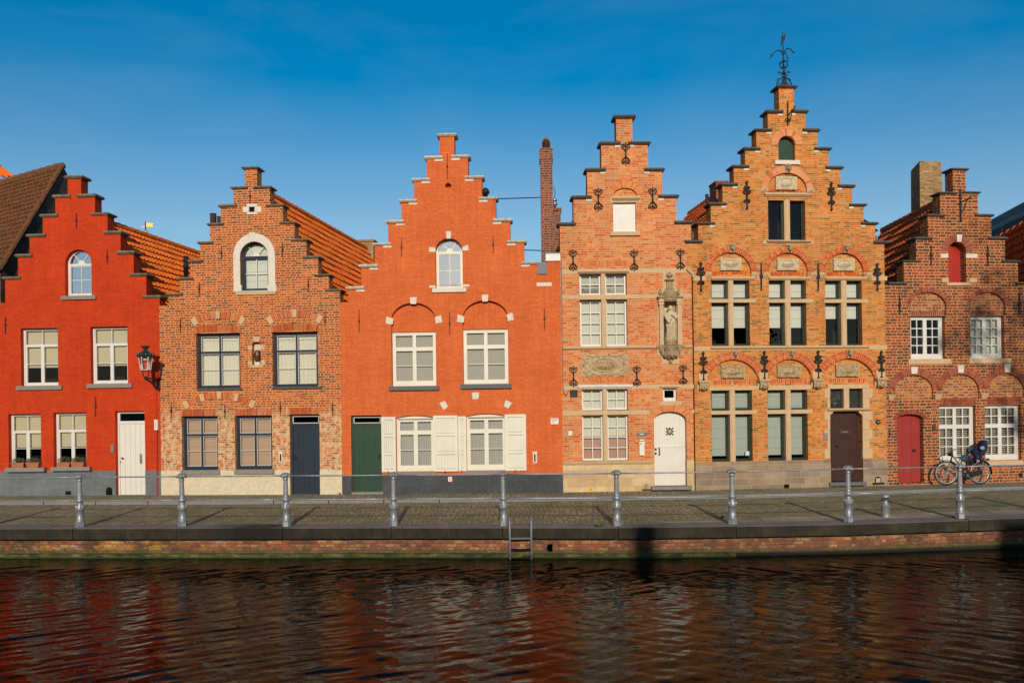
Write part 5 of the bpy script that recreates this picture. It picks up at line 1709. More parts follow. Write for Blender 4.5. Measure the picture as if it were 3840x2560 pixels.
# upper blind arch, plaque and window
def recess(R, x0, yc, x1, ybase, yspr, v=.06, n=20):
    u0, u1, z0, z1, zs, pts = H.arched(R, x0, yc, x1, ybase, yspr, n=n)
    MB().prism(pts, v, .3).build('tympanum', M.brick5, H.root)
    return (u0 + u1) / 2, zs, (u1 - u0) / 2, z1 - zs
c = recess(rj, 622, 1115, 910, 1262, 1232)
H.ring(*c, .175, R_(1), R_(179), 30, -.022, .06, v5p)
head(H, rj, 748, 1052, 794, 1116)
plaque(H, rj, 685, 1142, 838, 1238, [], M.plaque, ov=(.27, .33))
MB_ = MB()
pu, pz = H.pt(rj, 762, 1195)
for an in (90, 215, 325):
    MB_.tube([(pu, -.025, pz), (pu + .10 * math.cos(R_(an)), -.025, pz + .11 * math.sin(R_(an)))], .012, 5)
MB_.build('carved_emblem', M.plaque, H.root)
def springer(R, x0, y0, x1, y1):
    u0, u1, z0, z1 = H.rect(R, x0, y0, x1, y1)
    mb = MB().box(u0, u1, -.02, .06, z0, z1)
    c = ((u0 + u1) / 2, -.075, (z0 + z1) / 2)
    w, h = (u1 - u0) * .42, (z1 - z0) * .42
    mb.add([(c[0] - w, -.02, c[2] - h), (c[0] + w, -.02, c[2] - h), (c[0] + w, -.02, c[2] + h), (c[0] - w, -.02, c[2] + h), c], [(0, 1, 4), (1, 2, 4), (2, 3, 4), (3, 0, 4)])
    mb.build('springer_stone', M.stone, H.root)
springer(rj, 574, 1222, 622, 1252); springer(rj, 912, 1228, 966, 1258)
H.lintel(rj, 645, 1240, 745, 1260, 8, .055, v5, camber=5, splay=.02); H.lintel(rj, 782, 1241, 880, 1261, 8, .055, v5, camber=5, splay=.02)
moulded(H, rj, 598, 1262, 950, 1291, .08)
stone_win(rk, (838, -283, 1202, 108), [(838, -283, 1000, 107), (1052, -283, 1198, 107)] and [(838, -283, 999, 107, 1, 1), (1050, -283, 1200, 107, 1, 1)],
          [(996, -290, 1052, 110, -.015, .16)], [], M.green, glass=M.glassd)
moulded(H, rk, 822, 108, 1254, 136, .09, name='sill')
H.box(rk, 790, 108, 1280, 140, -.006, .05, M.stone, 'stone_block')
# three arched windows of the first floor
texts = ['HERSTELD', 'ANNO', '1701']
rows = [((275, 668), (225, 415), (450, 512, 140, 228), (370, 573, 283, 402), (300, 445, 490, 632, 416, 444), (283, 658, 500, 1140), (447, 496), (275, 702, 466, 500), (250, 716, 682, 717), (225, 275, 675, 732, 417, 466), .75),
        ((845, 1222), (230, 418), (1012, 1070, 148, 230), (928, 1130, 287, 402), (875, 1018, 1048, 1190, 420, 450), (848, 1212, 500, 1138), (1003, 1057), (842, 1252, 466, 500), (828, 1282, 683, 718), (795, 845, 1258, 1312, 418, 466), .78),
        ((1393, 1770), (232, 420), (1567, 1625, 152, 232), (1480, 1683, 285, 405), (1428, 1562, 1597, 1735, 421, 452), (1400, 1758, 502, 1137), (1553, 1606), (1393, 1800, 468, 502), (1385, 1816, 685, 719), (1344, 1395, 1800, 1852, 420, 468), .56)]
for t, (ax, ay, hd, pq, bl, wb, mu, li, tr, sp, bk) in zip(texts, rows):
    wb = (wb[0], wb[2], wb[1], wb[3])
    c = recess(rk, ax[0], ay[0], ax[1], li[2], ay[1])
    H.ring(*c, .165, R_(1), R_(179), 34, -.022, .06, v5, split=True)
    head(H, rk, hd[0], hd[2], hd[1], hd[3])
    plaque(H, rk, pq[0], pq[2], pq[1], pq[3], [t], M.plaque, size=.10 if len(t) > 5 else .11, ov=(.31, .27))
    H.lintel(rk, bl[0], bl[4], bl[1], bl[5], 8, .055, v5, camber=7, splay=.02); H.lintel(rk, bl[2], bl[4], bl[3], bl[5], 8, .055, v5, camber=7, splay=.02)
    moulded(H, rk, li[0], li[2], li[1], li[3], .07)
    yb = wb[3]
    stone_win(rk, wb, [(wb[0], wb[1], mu[0] + 1, 684, 1, 1), (mu[1] - 1, wb[1], wb[2], 684, 1, 1), (wb[0], 716, mu[0] + 3, yb, 1, 1), (mu[1] + 1, 716, wb[2], yb, 1, 1)],
              [(mu[0], wb[1], mu[1], tr[2], -.015, .16), (mu[0] + 3, tr[3], mu[1] + 3, yb, -.015, .16), (tr[0], tr[2], tr[1], tr[3], -.05, .16)],
              [(wb[0], wb[1] + 6, wb[2], 690, M.blind_w, 'flat'), (wb[0], 720, wb[2], 720 + (yb - 720) * (.57 if bk > .6 else .36), M.blind_w, 'flat')], M.green, sash=.055)
    springer(rk, sp[0], sp[4], sp[1], sp[5]); springer(rk, sp[2], sp[4], sp[3], sp[5])
for a, b in ((100, 228), (732, 795), (1312, 1344), (1852, 2004)):
    H.box(rk, a, 458, b, 500, -.008, .03, M.stone, 'string_course')
H.box(rk, 112, 1140, 2006, 1180, -.008, .03, M.stone, 'string_course')
moulded(H, rk, 270, 1146, 1824, 1172, .075, name='sill')
# relieving arches of the ground floor
lows = [((238, 752), 1275, (480, 538, 1180, 1262), (380, 610, 1336, 1456), ['HUIS', 'GHENACHT'], (304, 372, 463, 410, 495, 370, 648, 407)),
        ((838, 1268), 1270, (1035, 1088, 1182, 1258), (930, 1158, 1330, 1448), [], (838, 364, 993, 401, 1025, 362, 1180, 399)),
        ((1362, 1892), 1264, (1600, 1660, 1172, 1256), (1505, 1733, 1322, 1440), ['ANNO', '1608'], (1400, 357, 1538, 391, 1580, 355, 1735, 390))]
for k, ((x0, x1), yc, hd, pq, ls, bl) in enumerate(lows):
    ul, ur = H.pt(rk, x0, 1480)[0], H.pt(rk, x1, 1480)[0]
    zsp = H.pt(rk, (x0 + x1) / 2, 1482)[1]; zc = H.pt(rk, (x0 + x1) / 2, yc)[1]
    zl = H.pt(rl, (x0 + x1) / 2 / 2.61375 * 2.52875, 425)[1]
    half, rise = (ur - ul) / 2, zc - zsp
    r = (half * half + rise * rise) / (2 * rise)
    cu_, cz_ = (ul + ur) / 2, zc - r
    a0 = math.asin(max(-1, min(1, (zsp - cz_) / r)))
    ap = arc(cu_, cz_, r, r, a0, PI - a0, 24)
    pts = [(ul, zl), (ur, zl)] + ap
    H.holes.append(pts)
    MB().prism(pts, .07, .3).build('tympanum', M.brick5, H.root)
    a1 = a0 + .30
    H.ring(cu_, cz_, r, r, .215, a1, PI - a1, 36, -.03, .06, v5, split=True)
    head(H, rk, hd[0], hd[2], hd[1], hd[3])
    plaque(H, rk, pq[0], pq[2], pq[1], pq[3], ls, M.carve, size=.085, ov=(.30, .30), emblem=not ls)
    H.lintel(rl, *bl[:4], 8, .063, v5, camber=8, splay=.02); H.lintel(rl, *bl[4:], 8, .063, v5, camber=8, splay=.02)
for x, yt in ((190, 372), (762, 362), (1268, 355), (1872, 346)):
    corbel(H, rl, x, yt, yt + 24, yt + 98, 104)
    H.stone_poly(rl, [(x - 38, yt - 4), (x + 38, yt - 4), (x + 44, yt - 72), (x - 44, yt - 72)], -.034, .05, M.stone, 'springer_stone')
    H.box(rl, x - 50, yt + 26, x + 50, yt + 84, -.006, .05, M.stone, 'stone_block')
# ground floor windows
for box, mu, li, tr, drop in (((275, 460, 662, 1137), (446, 496), (252, 425, 716, 462), (264, 654, 702, 690), 0), ((808, 456, 1186, 1127), (974, 1024), (804, 415, 1218, 458), (794, 646, 1228, 684), 0)):
    H.box(rl, li[0], li[1], li[2], li[3], -.02, .08, M.stone, 'stone_lintel')
    stone_win(rl, box, [(box[0], box[1], mu[0] + 1, 656, 1, 1), (mu[1] - 1, box[1], box[2], 652, 1, 1), (box[0], 690, mu[0] + 5, box[3], 1, 1), (mu[1] + 1, 686, box[2], box[3] - 3, 1, 1)],
              [(mu[0], box[1], mu[1], tr[1], -.015, .16), (mu[0] + 5, tr[3], mu[1] + 5, box[3], -.015, .16), tr + (-.05, .16)],
              [(box[0], box[1] + 6, box[2], 655, M.blind_g, 'flat'), (box[0], 694, box[2], box[3] - 50, M.blind_g, 'flat')], M.green, sash=.06)
su, sz = H.pt(rl, 612, 1058, .16)
st_ = MB().box(su - .06, su + .06, .150, .153, sz - .07, sz + .06).build('window_sticker', M.skyblue, H.root)
MB().lathe([(.022, 0), (.036, 0), (.036, .003), (.022, .003)], n=14).build('sticker_ring', M.paper, st_).matrix_local = Matrix.Translation((su, .149, sz - .01)) @ Matrix.Rotation(R_(90), 4, 'X')
# door in its stone surround
u0, u1, z0, z1 = H.hole(rl, 1396, 445, 1706, 632)
mb = MB()
q = H.rect(rl, 1372, 406, 1765, 446)
mb.box(q[0], q[1], -.02, .12, q[2], q[3])
for i, (yt, yb) in enumerate(((446, 535), (535, 630), (660, 745), (745, 835), (835, 930), (930, 1015), (1015, 1108))):
    w = 28 if i % 2 else 0
    a = H.rect(rl, 1342 + w, yt + 1, 1397, yb - 1)
    b = H.rect(rl, 1706, yt + 1, 1798 - w, yb - 1)
    mb.box(a[0], a[1], -.016, .12, a[2], a[3]); mb.box(b[0], b[1], -.016, .12, b[2], b[3])
ds = mb.build('door_surround', M.stone, H.root)
moulded(H, rl, 1376, 632, 1768, 660, .08, name='stone_transom')
q = H.rect(rl, 1528, 446, 1579, 632)
MB().frust((q[0], q[1], .0, .16, q[2]), (q[0], q[1], .0, .16, q[3])).build('stone_mullion', M.stone, H.root)
def m_bottle():
    t = NT('bullseye_glass')
    n = t.noise(t.coord(), 55.0, 3, 0.7)
    return t.bsdf((0.02, 0.02, 0.017), 0.12, normal=t.bump(n, 1.0, .02), spec=0.6)
M.bottle = m_bottle()
H.win(rl, (1396, 446, 1706, 632), [(1398, 447, 1529, 631, 1, 1), (1578, 446, 1705, 630, 1, 1)], v=.13, fr=0, mat=M.green, sash=.035, px=True, glass=M.bottle, hole=False)
u0, u1, z0, z1 = H.hole(rl, 1400, 662, 1706, 1334)
H.holes[-1] = [(u0, SW - .03), (u1, SW - .03), (u1, z1), (u0, z1)]
o = H.planks(None, 15, u0, u1, z0 + .03, lambda u: z1, .20, M.brown, 'door', .007)
MB().box(u0, u1, .18, .26, z0 + .03, z0 + .13).build('door_rail', M.brown, o)
for x, sd in ((u0, 1), (u1, -1)):
    MB().prism([(x, z1), (x + sd * .10, z1), (x + sd * .085, z1 - .05), (x + sd * .03, z1 - .075), (x, z1 - .14)][::sd], .0, .19).build('shoulder_stone', M.stone, H.root)
a = H.rect(rl, 1482, 838, 1593, 878, .19)
ls_ = MB().box(a[0], a[1], .18, .205, a[2], a[3]).build('letter_slot', M.rust, o)
MB().box(a[0] + .10, a[1] - .10, .174, .181, (a[2] + a[3]) / 2 - .012, (a[2] + a[3]) / 2 + .015).build('slot_flap', M.brass, ls_)
hu, hz = H.pt(rl, 1462, 988, .2)
MB().ell((hu, .16, hz), .035, .03, .035, 10, 7).tube([(hu, .2, hz), (hu, .16, hz)], .015, 6).build('handle', M.iron, o)
H.box(rl, 1398, 1334, 1748, 1366, -.10, .2, M.bluestone, 'threshold')
H.box(rl, 1341, 868, 1376, 928, -.045, .0, M.steel, 'doorbell')
a = H.rect(rl, 1824, 735, 1877, 792)
cx_, cz_ = (a[0] + a[1]) / 2, (a[2] + a[3]) / 2
r = (a[1] - a[0]) / 2
tp = MB().prism([(cx_ - r, cz_), (cx_, cz_ - r), (cx_ + r, cz_), (cx_, cz_ + r)], -.03, 0).build('tie_plate', M.iron, H.root)
MB().ell((cx_, -.035, cz_), .03, .02, .03, 8, 5).build('tie_bolt', M.steel, tp)
# base course
zt1, zt2 = H.pt(rl, 750, 1138)[1], H.pt(rl, 1830, 1106)[1]
ua, ub = H.pt(rl, 120, 1250)[0], u0
MB().box(ua, ub, -.02, .03, 0, (zt1 + zt2) / 2).build('plinth', M.plinth5, H.root)
MB().box(u1, H.L, -.02, .03, 0, (zt1 + zt2) / 2).build('plinth', M.plinth5, H.root)
H.box(rl, 962, 1353, 1010, 1388, -.026, -.01, M.black, 'air_vent')
a0_, a1_, z0_, z1_, zs2, pp = H.arched(rl, 1818, 1278, 1878, 1345, 1305, add=False)
sc2 = MB().prism(pp, -.026, -.01).build('boot_scraper_recess', M.black, H.root)
MB().box(a0_ + .02, a1_ - .04, -.06, -.02, z0_, z0_ + .16).build('scraper_stone', M.carve, sc2)
MB().tube([(a0_ - .07, -.07, z0_ + .01), (a1_ + .07, -.07, z0_ + .01)], .025, 6).build('boot_scraper', M.iron, sc2)
for x, a, b in ((467, 1178, 1382), (1088, 1186, 1392)):
    H.fleur_anchor(rj, x, a, b)
for x, a, b in ((173, 326, 605), (1900, 335, 600), (197, 1200, 1480), (795, 1190, 1465), (1322, 1188, 1460), (1940, 1190, 1455)):
    H.fleur_anchor(rk, x, a, b)
for x, a, b in ((767, 325, 602), (1325, 332, 606)):
    H.bar(rk, x, a, b, .026, M.iron)
# hoist hook on the pier
hu, hz = H.pt(rj, 768, 690)
ht = H.pt(rj, 766, 592)[1]; hb_ = H.pt(rj, 770, 768)[1]
mb = MB().tube([(hu, -.05, hb_), (hu, -.06, ht)], .016, 6)
mb.tube([(hu, -.06, hz - .03), (hu, -.28, hz + .0), (hu, -.46, hz + .02), (hu, -.52, hz + .09)], .020, 6)
mb.tube([(hu, -.06, hz - .22), (hu, -.22, hz - .16), (hu, -.36, hz - .0)], .014, 6)
for sx in (-1, 1):
    mb.tube([(hu + sx * a, -.06, hz - .14 + b) for a, b in spiral(.05, 0, .05, PI, 1.0, 10, 1)], .014, 5)
mb.build('hoist_hook', M.iron, H.root)
shoulder_l = H.pt(rk, 110, 138)[1]; shoulder_r = H.pt(rk, 1950, 144)[1]
uLt = H.pt(rk, 45, 300)[0]; uLb = H.pt(rk, 104, 700)[0]
zc1, zc2 = H.pt(rk, 60, 392)[1], H.pt(rk, 95, 455)[1]
H.gable(rj, [(114, 1497), (206, 1355), (292, 1212), (375, 1080), (458, 950), (540, 812), (625, 678), (707, 494)],
        [(1415, 1497), (1330, 1362), (1245, 1225), (1160, 1090), (1073, 950), (988, 815), (902, 678), (817, 494)],
        shoulder_l, shoulder_r, 0.0, M.brick5, M.cap_grey, ct=.085, oh=.08, tuck=.10, uL=uLb, block=.14, pier_cap=.1, vside=.09)
# overhanging upper left edge on a stone corbel
zt_ = shoulder_l
MB().prism([(uLt, zc1), (uLb, zc2), (uLb, zt_), (uLt, zt_)], -.001, WT - .003).build('corbelled_edge', M.brick5, H.root)
MB().tube([(uLt - .01, -.03, zc1 + .03), (uLt + .06, -.03, zc1 - .05), (uLb - .02, -.03, zc2 + .06), (uLb + .01, -.03, zc2 - .05)], [.05, .045, .04, .03], 6).build('corbel_moulding', M.stone, H.root)
for xa, xb, yy in ((20, 192, 138), (1868, 2026, 144)):
    a, b = H.pt(rk, xa, yy)[0], H.pt(rk, xb, yy)[0]
    z = H.pt(rk, (xa + xb) / 2, yy)[1]
    MB().frust((a + .03, b - .03, -.03, WT, z + .001), (a, b, -.09, WT + .08, z + .04)).frust((a, b, -.09, WT + .08, z + .04), (a, b, -.05, WT + .05, z + .09)).build('coping_stone', M.cap_grey, H.root)
H.shell(7.6, 7.4)
pk = H.pt(rj, 762, 660)
H.roof((pk[0], WT + .02, 9.9), (pk[0], 9.0, 9.9), (H.L, WT + .02, 7.5), (H.L, 9.0, 7.5), M.tile_r)
H.roof((pk[0], WT + .02, 9.9), (pk[0], 9.0, 9.9), (-.9, WT + .02, 6.0), (-.9, 9.0, 6.0), M.tile_r, ridge=False)
# small pier and flue behind the left steps
q = [H.local(at_y(*rj(x, y), 26.3)) for x, y in ((247, 1340), (330, 1185))]
MB().box(q[0].x, q[1].x, q[0].y, q[0].y + .6, q[0].z - 1.5, q[1].z).box(q[0].x - .02, q[1].x + .02, q[0].y - .03, q[0].y + .63, q[1].z, q[1].z + .06).build('chimney', M.brickch, H.root)
q = [H.local(at_y(*rj(x, y), 26.6)) for x, y in ((186, 1400), (177, 1272))]
MB().tube([(q[0].x, q[0].y, q[0].z - .8), (q[0].x, q[0].y, q[0].z - .1), (q[1].x, q[1].y, q[1].z)], .055, 8).build('flue_pipe', M.iron, H.root)

# ================================================================== dark brick house
H = H6
v6 = [M.vou6, M.mort2]
u0, u1, z0, z1, zs, pts = H.arched(rm, 826, 905, 1001, 1304, 1000)
cu_, rx, rz = (u0 + u1) / 2, (u1 - u0) / 2, z1 - zs
H.ring(cu_, zs, rx + .005, rz + .005, .215, R_(0), R_(180), 24, -.008, .06, v6)
H.planks(None, 5, u0, u1, z0, lambda u: zs + rz * math.sqrt(max(0, 1 - ((u - cu_) / rx) ** 2)), .26, M.redshut, 'gable_hatch', .005)
H.stone_poly(rm, [(908, 908), (950, 908), (955, 836), (903, 836)], -.03)
for b in ((752, 1022, 826, 1060), (1002, 1022, 1112, 1062), (764, 1262, 830, 1302), (1038, 1262, 1110, 1302)):
    H.box(rm, *b, -.012, .06, M.white_st if b[1] < 1200 else M.stone, 'stone_block')
sill(H, rm, 812, 1305, 1046, 1332, M.stone, .05)
for x, a, b in ((653, 940, 1136), (1208, 938, 1136), (345, 1430, 1620), (1515, 1420, 1620)):
    H.bar(rm, x, a, b, .018, M.iron)
hu, ht = H.pt(rm, 936, 390); hb_ = H.pt(rm, 946, 705)[1]
zj = H.pt(rm, 940, 522)[1]
mb = MB().tube([(hu, -.05, hb_), (hu, -.05, ht)], .02, 6)
mb.tube([(hu, -.05, zj), (hu, -.25, zj + .01), (hu, -.46, zj + .03), (hu, -.52, zj + .10)], .018, 6)
mb.tube([(hu, -.05, zj - .3), (hu, -.18, zj - .22), (hu, -.36, zj + .02)], .014, 6)
mb.build('hoist_hook', M.iron, H.root)
# first floor: blind arches over two windows
for ax, yc, ys, li, wb in (((452, 806), 1398, 1540, (340, 50, 606, 83), (342, 86, 594, 404)), ((1046, 1382), 1398, 1535, (780, 47, 1042, 80), (784, 84, 1030, 401))):
    u0, u1, z0, z1 = H.rect(rm, ax[0], yc, ax[1], ys)
    w0, w1, y0, y1 = H.rect(rn, *wb)
    zl = H.rect(rn, *li)[2]
    cu_, rx, rz = (u0 + u1) / 2, (u1 - u0) / 2, z1 - z0
    pts = [(u0, zl), (u1, zl)] + arc(cu_, z0, rx, rz, 0, PI, 20)
    H.holes.append(pts)
    MB().prism(pts, .07, .3).build('tympanum', M.brick6b, H.root)
    H.ring(cu_, z0, rx, rz, .125, 0, PI, 34, -.01, .06, v6)
    H.lintel(rn, *li, 17, .062, v6, splay=.0)
    H.win(rn, wb, [(0, 0, .5, 1, 2, 4, .06), (.5, 0, 1, 1, 2, 4, .06)], v=.13, fr=.05, mat=M.white, mun=.03,
          drapes=[] if ax[0] < 600 else [(0, 0, 1, .98, M.blind_s, 'flat')], bottom=.04)
for b in ((330, 402, 642, 440), (775, 398, 1082, 434)):
    H.box(rn, *b, -.02, .08, M.stone, 'sill')
# ground floor: three relieving arches
ks = ((340, 462, 393, 512), (683, 448, 733, 505), (1027, 440, 1075, 500))
for k, (x0, x1, yc, yb) in enumerate(((226, 506, 520, 700), (570, 846, 515, 690), (912, 1176, 508, 684))):
    u0, u1, z0, z1 = H.rect(rn, x0, yc, x1, 640)
    zl = H.pt(rn, (x0 + x1) / 2, yb)[1]
    cu_, rx, rz = (u0 + u1) / 2, (u1 - u0) / 2, z1 - z0
    pts = [(u0, zl), (u1, zl)] + arc(cu_, z0, rx, rz, 0, PI, 20)
    H.holes.append(pts)
    MB().prism(pts, .06, .3).build('tympanum', M.brick6b, H.root)
    H.ring(cu_, z0, rx, rz, .21, R_(8), R_(172), 32, -.01, .055, v6)
    q = ks[k]
    H.stone_poly(rn, [(q[0] + 6, q[3]), (q[2] - 6, q[3]), (q[2], q[1]), (q[0], q[1])], -.03)
for b in ((168, 668, 222, 706), (508, 664, 566, 700), (848, 656, 906, 694)):
    u0, u1, z0, z1 = H.rect(rn, *b)
    MB().frust((u0 + .05, u1 - .05, -.03, .05, z0), (u0, u1, -.10, .05, z1)).build('corbel', M.stone, H.root)
H.lintel(rn, 565, 692, 822, 741, 17, -.004, v6, splay=.0); H.lintel(rn, 897, 686, 1152, 736, 17, -.004, v6, splay=.0)
for wb in ((553, 743, 822, 1156), (889, 739, 1154, 1146)):
    H.win(rn, wb, [(0, 0, .5, .385, 2, 2, .05), (.5, 0, 1, .385, 2, 2, .05), (0, .385, .5, 1, 2, 3, .06), (.5, .385, 1, 1, 2, 3, .06)], v=.13, fr=.05, mat=M.white, mun=.03,
          drapes=[(.02, .01, .98, .99, M.slat, 'slat')], bottom=.05)
for b in ((558, 1156, 764, 1184), (898, 1148, 1172, 1186)):
    sill(H, rn, *b, M.stone, .04)
u0, u1, z0, z1, zs, pts = H.arched(rn, 244, 808, 438, 1311, 842)
cu_, rx, rz = (u0 + u1) / 2, (u1 - u0) / 2, z1 - zs
H.ring(cu_, zs, rx, rz, .12, R_(5), R_(175), 22, -.006, .06, v6)
o = H.planks(None, 3, u0, u1, SW + .02, lambda u: zs + rz * math.sqrt(max(0, 1 - ((u - cu_) / rx) ** 2)), .17, M.reddoor, 'door', .006)
hu, hz = H.pt(rn, 363, 1072, .17)
MB().ell((hu, .12, hz), .045, .03, .045, 10, 7).tube([(hu, .17, hz), (hu, .12, hz)], .02, 6).build('handle', M.iron, o)
hu, hz = H.pt(rn, 416, 1068, .17)
MB().ell((hu, .165, hz), .03, .012, .03, 8, 5).build('lock_plate', M.brass, o)
H.box(rn, 498, 958, 517, 971, -.02, 0, M.steel, 'doorbell')
H.box(rn, 186, 912, 195, 968, -.02, 0, M.rust, 'wall_anchor')
H.box(rn, 197, 1175, 215, 1202, -.015, 0, M.bluestone, 'air_vent'); H.box(rn, 1140, 1240, 1166, 1273, -.015, 0, M.iron, 'air_vent')
H.gable(rm, [(388, 1108), (510, 885), (625, 660), (745, 440), (868, 210)], [(1508, 1110), (1380, 887), (1247, 662), (1115, 438), (994, 210)],
        H.pt(rm, 310, 1328)[1], H.pt(rm, 1540, 1325)[1], 0.0, M.brick6, M.cap_grey, ct=.075, oh=.07, tuck=.12, vside=.08)
for xa, xb, yy in ((232, 412, 1328), (1480, 1625, 1325)):
    a, b = H.pt(rm, xa, yy)[0], H.pt(rm, xb, yy)[0]
    z = H.pt(rm, (xa + xb) / 2, yy)[1]
    MB().frust((a + .03, b - .03, -.03, WT, z + .001), (a, b, -.08, WT, z + .03)).frust((a, b, -.08, WT, z + .03), (a, b, -.05, WT, z + .075)).build('coping_stone', M.cap_grey, H.root)
H.shell(6.0, 6.0)
r0, r1 = H.local(at_z(*rm(705, 520), 8.55)), H.local(at_z(*rm(193, 800), 8.55))
d = (r1 - r0).normalized(); q0 = r0 - d * ((r0.y - WT - .02) / d.y)
q0.x = max(q0.x, H.pt(rm, 930, 300)[0] - .12)
H.roof(q0, r1, (-1.3, WT + .02, 2.4), (-1.3 + (r1.x - q0.x) * .4, r1.y, 2.4), M.tile_r)
H.roof(q0, r1, (H.L, WT + .02, 5.9), (H.L + (r1.x - q0.x), r1.y, 5.9), M.tile_r, ridge=False)
# broad tan chimney that leans in towards the top
D = 27.4
A = [H.local(at_y(*rm(x, y), D)) for x, y in ((550, 640), (815, 520), (775, 108), (545, 120))]
bk = [H.local(at_y(*rm(x, y), D + 1.1)) for x, y in ((474, 640), (475, 178))]
mb = MB()
y0, y1 = A[0].y, A[0].y + 1.15
zb_, zt_ = A[1].z - 2.0, (A[2].z + A[3].z) / 2
x0, x1, x2, x3 = A[0].x, A[1].x, A[2].x, A[3].x
b0, b1 = bk[0].x, bk[1].x
mb.add([(x0, y0, zb_), (x1, y0, zb_), (x1 + (b0 - x0) * .9, y1, zb_), (b0, y1, zb_), (x3, y0, zt_), (x2, y0, zt_), (x2 + (b1 - x3) * .9, y1, zt_), (b1, y1, zt_)],
       [(3, 2, 1, 0), (4, 5, 6, 7), (0, 1, 5, 4), (1, 2, 6, 5), (2, 3, 7, 6), (3, 0, 4, 7)])
mb.build('chimney', M.bricktan, H.root)

# ================================================================== the setting
def struct(o): o['kind'] = 'structure'; return o
WZ = -0.665                     # water level
posts_px = [(301, 1977), (685, 1976), (1074.6, 1975), (1477, 1973), (1889.6, 1972.6), (2314.5, 1973), (2747, 1967), (3182, 1959), (3601, 1945)]
PP = []
for x, y in posts_px:
    p = at_z(x, y, 0)
    PP.append(Vector((p.x * (p.y + .12) / p.y, p.y + .12)))
PP = [PP[0] + (PP[0] - PP[1])] + PP + [PP[-1] + (PP[-1] - PP[-2])]
N0 = lambda i: ((PP[min(i + 1, len(PP) - 1)] - PP[max(i - 1, 0)]).normalized())
def off(i, d):                  # d metres towards the water
    e = N0(i)
    return PP[i] + Vector((e.y, -e.x)) * d
ends = lambda L: [L[0] + (L[0] - L[1]).normalized() * 6] + L + [L[-1] + (L[-1] - L[-2]).normalized() * 6]
edge = ends([off(i, .29) for i in range(len(PP))])
back = ends([off(i, -.30) for i in range(len(PP))])
wallf = ends([off(i, .125) for i in range(len(PP))])
ledg = ends([off(i, .235) for i in range(len(PP))])
def sheet(name, A, B, za, zb, mat):
    mb = MB()
    n = len(A)
    mb.add([(p[0], p[1], za) for p in A] + [(p[0], p[1], zb) for p in B], [(i, i + 1, n + i + 1, n + i) for i in range(n - 1)])
    return struct(mb.build(name, mat))
# facade and kerb lines
fac = [(-60, 25.4)] + [(CN[0][0] - 3, CN[0][1] + .3)] + CN + [(CN[-1][0] + 6, CN[-1][1] + 1.2), (70, 34)]
kx = [(-60, 24.3), (-16, 23.85), (-8, 23.15), (0, 22.88), (6, 22.95), (11, 23.55), (16, 24.35), (24, 25.8), (70, 33)]
def interp(L, x):
    for (a, b), (c, d) in zip(L, L[1:]):
        if a <= x <= c: return b + (d - b) * (x - a) / (c - a)
    return L[0][1] if x < L[0][0] else L[-1][1]
xs = [-60, -40, -20, -16, -13, -10, -8, -5, -2, 0, 2, 4, 6, 8, 10, 11, 13, 15, 17, 20, 24, 40, 70]
bk_ = [(p.x, p.y) for p in back]
bkx = [(-60, bk_[0][1])] + bk_ + [(70, bk_[-1][1] + 6)]
sheet('street', [(x, interp(bkx, x)) for x in xs], [(x, interp(kx, x) + .02) for x in xs], -.02, -.02, M.cobble)
sheet('pavement', [(x, interp(kx, x) + .10) for x in xs], [(x, interp(fac, x) + .45) for x in xs], SW, SW, M.paver)
# quay paving strip beside the coping on the right
ps = [2.0, 3.2, 4.5, 6, 8, 10, 11, 13, 15, 18]
sheet('quay_paving', [(x, interp(bkx, x)) for x in ps], [(x, interp(bkx, x) + .03 + .75 * min(1, (x - 1.9) / 5)) for x in ps], -.012, -.012, M.strip)
mb = MB()
kl = [(x, interp(kx, x)) for x in xs]
for (a, b), (c, d) in zip(kl, kl[1:]):
    n = max(1, int((c - a) / 1.1)) if abs(a) < 25 else 1
    for i in range(n):
        t0, t1 = i / n, (i + 1) / n - (.008 if n > 1 else 0)
        x0, y0, x1, y1 = a + (c - a) * t0, b + (d - b) * t0, a + (c - a) * t1, b + (d - b) * t1
        j = random.uniform(-.006, .006)
        mb.add([(x0, y0, -.1), (x1, y1, -.1), (x1, y1 + .13, -.1), (x0, y0 + .13, -.1), (x0, y0 + .01, SW + .004 + j), (x1, y1 + .01, SW + .004 + j), (x1, y1 + .13, SW + .004 + j), (x0, y0 + .13, SW + .004 + j)],
               [(0, 1, 5, 4), (4, 5, 6, 7), (1, 2, 6, 5), (3, 0, 4, 7), (2, 3, 7, 6)])
struct(mb.build('kerb', M.kerb))
